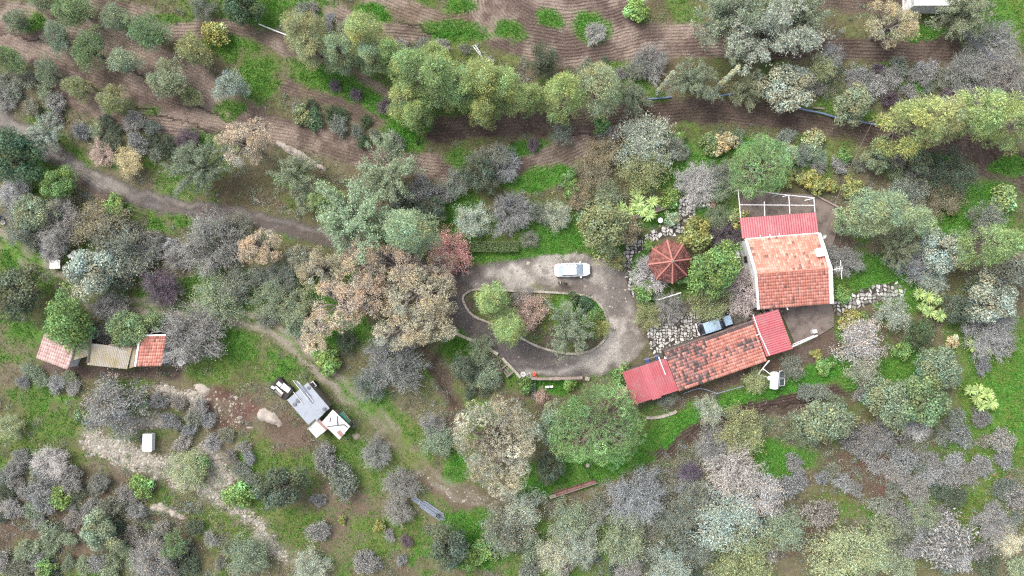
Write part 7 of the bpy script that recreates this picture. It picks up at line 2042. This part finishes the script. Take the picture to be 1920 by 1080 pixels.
# rusty trough on the grass with two poles
tr = empty("rusty_trough", P(1075, 914, 0.3) , math.atan2(32, 96), "long rusty metal trough lying tilted in the grass, grey at its left end", "trough")
mb = MB(); L2 = 3.0
sect = [(-.28, .42), (-.2, .12), (0, .02), (.2, .12), (.28, .42), (.25, .42), (.18, .16), (0, .07), (-.18, .16), (-.25, .42)]
n = len(sect)
for k in range(13):
    for y, z in sect: mb.v.append((-L2 + 2 * L2 * k / 12, y + .015 * math.sin(k * 2.1), z + .02 * math.sin(k * 1.3))); mb.t.append((1, 1, 1))
for k in range(12):
    for j in range(n): a = k * n + j; b = k * n + (j + 1) % n; mb.f.append([a, b, b + n, a + n])
mb.f.append(list(range(n))); mb.f.append([12 * n + j for j in range(n)][::-1])
mb.build("trough_body", M_RUST, tr)
mb = MB(); mb.tube([(-3.2, -.3, .44), (3.15, -.3, .46)], .07, 5); mb.build("rim_beam", M_WOOD, tr)
mb = MB(); mb.box((-2.85, -.12, .4), (.9, .42, .16)); mb.build("end_block", M_KERB, tr)
for (a, b, lab) in (((1093, 868), (1110, 899), "thin dark pole from the umbrella pine to the trough"), ((1043, 900), (1052, 911), "short dark pole left of the long one at the trough")):
    A_, B_ = P(*a, .5), P(*b, .5); mb = MB(); mb.tube([A_ - A_ + Vector((0, 0, .9)), B_ - A_], .045, 5); put("pole", mb, M_DARK, A_, lab, "pole")
mb = MB(); mb.lathe([(.1, 0), (.28, .03), (.3, .2), (.2, .32), (.04, .36)], (0, 0, 0), 8); put("stone", mb, M_ROCK, P(1102, 872) + Vector((0, 0, gzs(*P(1102, 872).xy))), "single tan stone beside the thin dark pole", "stone")
# stacked metal strips by the track
rr = random.Random(6)
dirv = (P(834, 975) - P(772, 930)); an = math.atan2(dirv.y, dirv.x)
for k, (off_, s0, s1) in enumerate(((-.45, .3, .92), (-.3, .05, .8), (-.15, 0, .97), (0, .08, 1.0), (.12, .02, .72), (.25, .35, .96), (.38, .3, .92), (.5, .32, .9))):
    c = P(772, 930).lerp(P(834, 975), (s0 + s1) / 2); ln = dirv.length * (s1 - s0)
    mb = MB(); w = .16
    for sgn in (-1, 1): mb.box((0, sgn * w * .45, .05), (ln, .02, .09))
    mb.box((0, 0, .01), (ln, w, .02))
    nrm = Vector((-math.sin(an), math.cos(an), 0))
    g0 = gzs(c.x, c.y)
    put("metal_strip", mb, M_STEEL, c + nrm * off_ + Vector((0, 0, g0 + .1 + .05 * (k % 3))), ordw(7 - k, 8, "top") + " grey metal channel strip in the stack beside the track", "metal strip", "stacked metal strips", an + rr.uniform(-.03, .03))
mb = MB(); mb.tube([(.25 * math.cos(t), .25 * math.sin(t), 0) for t in np.linspace(0, 6.2, 16)], .05, 5); put("ring", mb, M_DARK, P(822, 966) + Vector((0, 0, gzs(*P(822, 966).xy) + .35)), "dark ring lying on the stacked metal strips", "ring")
# junk cart beside the metal shed
jc = empty("junk_cart", P(532, 727), math.radians(-41), "small flat cart loaded with white boards left of the metal shed", "cart")
mb = MB(); mb.box((0, 0, .7), (2.6, 1.7, .12)); mb.build("bed", M_DWOOD, jc)
for sx in (-.8, .8):
    for sy in (-.8, .8):
        mb = MB(); mb.lathe([(.1, -.09), (.32, -.09), (.34, 0), (.32, .09), (.1, .09)], (0, 0, 0), 14); o = mb.build("wheel", M_TYRE, jc, loc=(sx, sy, .34)); o.rotation_euler = (math.pi / 2, 0, 0)
for s in (-.85, .85):
    mb = MB(); mb.tube([(-1.3, s, .95), (1.3, s, .95)], .05, 5); mb.build("side_rail", M_DARK, jc)
mb = MB(); mb.tube([(1.3, 0, .6), (2.0, .2, .4)], .05, 5); mb.build("drawbar", M_DARK, jc)
for k, (x, y, sx, sy, rz_, lab) in enumerate(((.35, .45, 1.2, .8, .1, "large white board on top of the junk cart"), (-.6, .25, .6, .5, .0, "small square white board on the junk cart"), (-.1, -.35, 1.3, .3, -.05, "narrow white plank in the middle of the junk cart"), (.1, -.7, 1.1, .28, .03, "narrow grey plank at the lower edge of the junk cart"), (-.9, -.55, .5, .35, .2, "short pale board at the left end of the junk cart"))):
    mb = MB(); mb.box((0, 0, 0), (sx, sy, .07)); ml = Matrix.Rotation(math.radians(-41), 3, 'Z') @ Vector((x, y, 0))
    put("board", mb, M_WSHEET if k != 3 else M_WOOD, jc.location + ml + Vector((0, 0, .82 + .04 * k)), lab, "board", "boards on the junk cart", math.radians(-41) + rz_)
bx_ = empty("framed_box", P(591, 720), math.radians(40), "small dark box with pale square rim beside the metal shed", "box")
mb = MB(); mb.box((0, 0, .6), (.72, .72, 1.2)); mb.build("body", M_DARK, bx_)
mb = MB()
for a, s in (((0, .36), (.85, .1)), ((0, -.36), (.85, .1)), ((.36, 0), (.1, .62)), ((-.36, 0), (.1, .62))): mb.box((a[0], a[1], 1.24), (s[0], s[1], .08))
mb.build("rim", M_WSHEET, bx_)
me, loc = rock_patch([(658, 818), (668, 806), (678, 812), (674, 824), (662, 829)], .7, .08, .12, 4)
me.materials.clear(); me.materials.append(M_SLAB)
o = set_props(link("flat_rock", me, None, loc), "flat tan stone slab right of the metal sheds", "rock")
# white things at the far left
wt = empty("white_table", P(110, 496), 0.03, "white garden table covered with a cloth beside the grass path", "table")
mb = MB(); mb.box((0, 0, .74), (1.35, 1.1, .06)); mb.box((-.25, .48, .8), (.6, .3, .06)); mb.box((.3, .1, .8), (.5, .6, .05)); mb.build("table_top", M_WHITE, wt)
for sx in (-.55, .55):
    for sy in (-.45, .45): mb = MB(); mb.tube([(sx, sy, 0), (sx, sy, .72)], .04, 5); mb.build("leg", M_WHITE, wt)
for x, y, rz_, s, lab in ((134, 480, .6, .55, "white crate left of a similar one above the white table"), (141, 474, .6, .6, "white crate topmost of three above the white table"), (140, 484, .3, .5, "white crate lowest of three above the white table")):
    mb = MB(); mb.box((0, 0, .2), (s, s * .85, .4)); put("crate", mb, M_WHITE, P(x, y) + Vector((0, 0, gzs(*P(x, y).xy))), lab, "crate", "white crates at the far left", rz_)
for k in range(4):
    a, b = P(58 + k * 3, 455 - k * 2), P(84 + k * 3, 480 - k * 2); d_ = b - a
    mb = MB(); mb.box((0, 0, 0), (d_.length, .16, .09)); c = (a + b) / 2
    put("plank", mb, M_DWOOD, c + Vector((0, 0, gzs(c.x, c.y) + .1)), ordw(k, 4, "left") + " dark plank in the stack under the lilac bare shrub", "plank", "stacked dark planks", math.atan2(d_.y, d_.x))
bb = empty("blue_barrel", P(2, 408), 0, "blue barrel at the left edge of the picture", "barrel")
mb = MB(); mb.lathe([(.25, 0), (.3, .1), (.31, .45), (.3, .8), (.26, .9), (.05, .92)], (0, 0, 0), 16); mb.build("drum", mat("deep_blue_plastic", gc(45, 65, 160), .4, .1, 3, 0), bb)
mb = MB(); mb.lathe([(.315, .43), (.325, .45), (.315, .47)], (0, 0, 0), 16); mb.build("hoop", M_BLUE, bb)
mb = MB(); mb.lathe([(.2, 0), (.26, .35), (.27, .37), (.24, .36), (.18, .05)], (0, 0, 0), 14); put("bucket", mb, M_WHITE, P(6, 417) + Vector((0, 0, gzs(*P(6, 417).xy))), "white bucket beside the blue barrel", "bucket")
# white chest wrapped in plastic
wb = empty("white_chest", P(283, 827), -.03, "white plastic covered chest on the stony ground at lower left", "chest")
mb = MB(); mb.box((0, 0, .45), (1.15, 2.15, .9)); mb.build("box", M_WHITE, wb)
mb = MB(); gn = 8
for i in range(gn):
    for j in range(gn * 2):
        q = []
        for di, dj in ((0, 0), (1, 0), (1, 1), (0, 1)):
            x = -.6 + 1.2 * (i + di) / gn; y = -1.12 + 2.24 * (j + dj) / (2 * gn)
            q.append((x, y, .93 + .05 * float(vnoise(np.array([x * 3 + 5]), np.array([y * 2.2 + 9]), 3)[0])))
        mb.poly(q)
mb.build("cover_sheet", mat("clear_plastic_sheet", (0.42, 0.425, 0.44), .25, .08, 2, 0, spec=.6), wb)
# clutter beside the orange tiled shed
for k, (x, y, l, w_, rz_, m_, lab) in enumerate(((318, 668, 2.2, .5, 1.45, M_BPIPE, "bluish metal rack standing at the orange tiled shed"), (327, 666, 1.9, .45, 1.5, M_STEEL, "grey metal rack right of the bluish one by the shed"), (335, 670, 1.4, .5, .2, M_WSHEET, "white metal rack standing under the big bare tree"))):
    r = empty("scrap_rack", P(x, y) + Vector((0, 0, .5)), rz_, lab, "rack", "metal racks by the shed")
    for a, s in (((0, w_ / 2), (l, .06)), ((0, -w_ / 2), (l, .06)), ((l / 2, 0), (.06, w_)), ((-l / 2, 0), (.06, w_)), ((0, 0), (.06, w_))):
        mb = MB(); mb.box((a[0], a[1], 0), (s[0], s[1], .07)); mb.build("bar", m_, r)
    for sx in (-1, 1): mb = MB(); mb.tube([(sx * l / 2, 0, -.5), (sx * l / 2, 0, 0)], .03, 4); mb.build("leg", m_, r)
tb = empty("white_stool", P(343, 679), .75, "white square stool under the big bare tree by the sheds", "stool")
mb = MB(); mb.box((0, 0, .5), (.75, .75, .06)); mb.build("seat", M_WHITE, tb)
mb = MB(); mb.box((0, 0, .545), (.4, .4, .02)); mb.build("seat_panel", M_STEEL, tb)
for sx in (-.3, .3):
    for sy in (-.3, .3): mb = MB(); mb.tube([(sx, sy, 0), (sx, sy, .48)], .03, 5); mb.build("leg", M_WHITE, tb)
# white rack on the slope above the pines
rk = empty("ladder_rack", P(892, 96), 0, "white wooden ladder lying on the grass above the bright pines", "ladder")
Q = local(rk); g0 = gzs(rk.location.x, rk.location.y)
a0, a1, b0, b1 = Q(886, 88), Q(900, 105), Q(891, 86), Q(902, 103)
for p, q in ((a0, a1), (b0, b1)):
    mb = MB(); mb.tube([p + Vector((0, 0, g0 + .25)), q + Vector((0, 0, g0 + .25))], .055, 5); mb.build("rail", M_WSHEET, rk)
for k in range(6):
    t_ = (k + .3) / 6; mb = MB(); mb.tube([a0.lerp(a1, t_) + Vector((0, 0, g0 + .25)), b0.lerp(b1, t_) + Vector((0, 0, g0 + .25))], .04, 5); mb.build("rung", M_WSHEET, rk)
mb = MB(); mb.tube([a1.lerp(b1, .5) + Vector((0, 0, g0 + .2)), Q(906, 112) + Vector((0, 0, g0 + .1))], .05, 5); mb.build("pole", M_WSHEET, rk)
# pipes and hoses lying on the land
def hose(name, pts, r, m, label, cat, lift=.25):
    o = P(*pts[0][:2]); sp = smooth_path([tuple(P(*p[:2])) [:2] for p in pts], False, 6)
    q = [Vector((x - o.x, y - o.y, gzs(x, y) + lift)) for x, y in sp]
    mb = MB(); mb.tube(q, r, 6); put(name, mb, m, o, label, cat)
hose("water_pipe", [(1488, 201), (1510, 207), (1540, 213), (1560, 219), (1600, 227), (1642, 235)], .11, M_BPIPE, "pale blue water pipe along the ploughed band at the right", "pipe", .35)
hose("water_pipe", [(1300, 170), (1330, 176), (1352, 180), (1375, 176)], .1, M_BPIPE, "short blue pipe between the cypress spire and grey tree", "pipe")
hose("water_pipe", [(1212, 187), (1235, 186), (1258, 183)], .1, M_BPIPE, "short blue pipe at the foot of the left cypress", "pipe")
hose("garden_hose", [(1808, 62), (1816, 80), (1832, 98), (1855, 116), (1872, 128)], .06, M_BPIPE, "pale blue hose hanging across the bare shrubs at the top right", "hose", 1.4)
hose("white_pipe", [(486, 46), (510, 56), (542, 69)], .09, M_WSHEET, "white pipe lying on the grass at the upper left field", "pipe")
hose("black_hose", [(858, 112), (875, 122), (895, 124), (905, 120)], .06, M_DARK, "black hose lying above the bright pines", "hose", .08)
hose("black_hose", [(762, 230), (770, 240), (783, 247)], .05, M_DARK, "short black hose in the grass below the bright pines", "hose", .08)
mb = MB(); mb.box((0, 0, .1), (1.55, .22, .1)); put("plank", mb, M_KERB, P(1535, 203) + Vector((0, 0, gzs(*P(1535, 203).xy) + .1)), "short pale plank lying above the blue pipe", "plank", rz=-.12)
A_, B_ = P(783, 272, .1), P(801, 213, 2.6); mb = MB(); mb.tube([A_ - A_, B_ - A_], .09, 6); put("black_pole", mb, M_DARK, A_, "leaning black pole at the lower tip of the bright pines", "pole")
A_, B_ = P(1235, 562, 2.0), P(1277, 549, 2.0)
cl = empty("clothes_pole", (A_ + B_) / 2 - Vector((0, 0, 2.0)), 0, "white horizontal pole under the gazebo between bare branches", "pole")
mb = MB(); d_ = (B_ - A_) / 2; mb.tube([-d_ + Vector((0, 0, 2)), d_ + Vector((0, 0, 2))], .06, 6); mb.build("rail", M_WHITE, cl)
for s in (-1, 1): mb = MB(); mb.tube([d_ * s + Vector((0, 0, -.1)), d_ * s + Vector((0, 0, 2))], .045, 5); mb.build("post", M_WHITE, cl)
# cable pole and overhead cable
cp = empty("cable_pole", P(1617, 236), 0, "short pole with crossbar at the end of the blue pipe", "pole")
g0 = gzs(cp.location.x, cp.location.y) - cp.location.z
mb = MB(); mb.tube([(0, 0, g0 - .2), (.1, .1, g0 + 2.6)], .07, 6); mb.build("mast", M_WOOD, cp)
mb = MB(); mb.tube([(-.5, -.12, g0 + 2.5), (.55, .2, g0 + 2.5)], .05, 5); mb.build("crossbar", M_WOOD, cp)
A_, B_ = Vector(cp.location) + Vector((.1, .1, g0 + 2.6)), P(1541, 448, 3.9)
mb = MB(); mb.tube([(B_ - A_) * t - Vector((0, 0, .8 * 4 * t * (1 - t))) for t in np.linspace(0, 1, 20)], .022, 5); put("overhead_cable", mb, M_WOOD, A_, "thin overhead cable running from the pole to the house corner", "cable")
# garden pieces
tp = empty("terracotta_urn", P(1334, 386), 0, "round terracotta urn in the garden left of the terrace", "urn")
mb = MB(); mb.lathe([(.15, 0), (.32, .25), (.38, .5), (.3, .75), (.26, .8)], (0, 0, 0), 16); mb.build("body", M_POT, tp)
mb = MB(); mb.lathe([(.36, .8), (.37, .84), (.05, .86)], (0, 0, 0), 16); mb.build("lid", M_POT, tp)
mb = MB(); mb.lathe([(.18, 0), (.22, .2), (.1, .34), (.03, .36)], (0, 0, 0), 9); put("stone", mb, M_WHITE, P(1319, 386), "white stone left of the terracotta urn", "stone")
fb = empty("garden_fountain", P(1235, 412), .3, "small dark rock fountain with white bowl in the garden grass", "fountain")
me, loc = rock_patch([(1229, 406), (1240, 403), (1245, 412), (1240, 420), (1230, 416)], .8, .35, .12, 9)
o = link("rock", me, fb); o.rotation_euler = (0, 0, -.3); me.materials.clear(); me.materials.append(mat("dark_basalt", gc(74, 72, 74), .9, .3, 4, .4))
mb = MB(); mb.lathe([(.1, .3), (.3, .42), (.34, .5), (.3, .48), (.08, .4)], (.05, -.15, .1), 14); mb.build("bowl", M_WHITE, fb)
mb = MB(); mb.lathe([(.2, 0), (.22, .1), (.16, .18), (.03, .2)], (0, 0, 0), 9); put("stepping_stone", mb, M_KERB, P(1237, 424), "pale round stone between the fountain and the path", "stone")
for x, y, lab in ((1490, 690, "pale boulder left of its neighbour on the bank below the patio"), (1501, 693, "pale boulder right of its neighbour on the bank below the patio")):
    mb = MB(); mb.lathe([(.1, 0), (.3, .05), (.33, .2), (.2, .38), (.04, .42)], (0, 0, 0), 8); put("boulder", mb, M_ROCK, P(x, y), lab, "rock", "boulders on the bank")
# white flat roof at the top edge
wr = empty("flat_roof_hut", P(1745, -8), 0, "flat white roof of a hut cut by the top edge", "hut")
Q = local(wr)
a_, b_, c_, d_ = Q(1715, -60, 2.8), Q(1800, -60, 2.8), Q(1800, 10, 2.8), Q(1715, 10, 2.8)
mb = MB(); mb.prism([tuple(p.xy) for p in (a_, b_, c_, d_)], 2.65, 2.8); mb.build("roof_slab", M_WHITE, wr)
wall_box(wr, [a_, b_, c_, d_], -.6, [2.64] * 4, M_WALL, inset=.3)
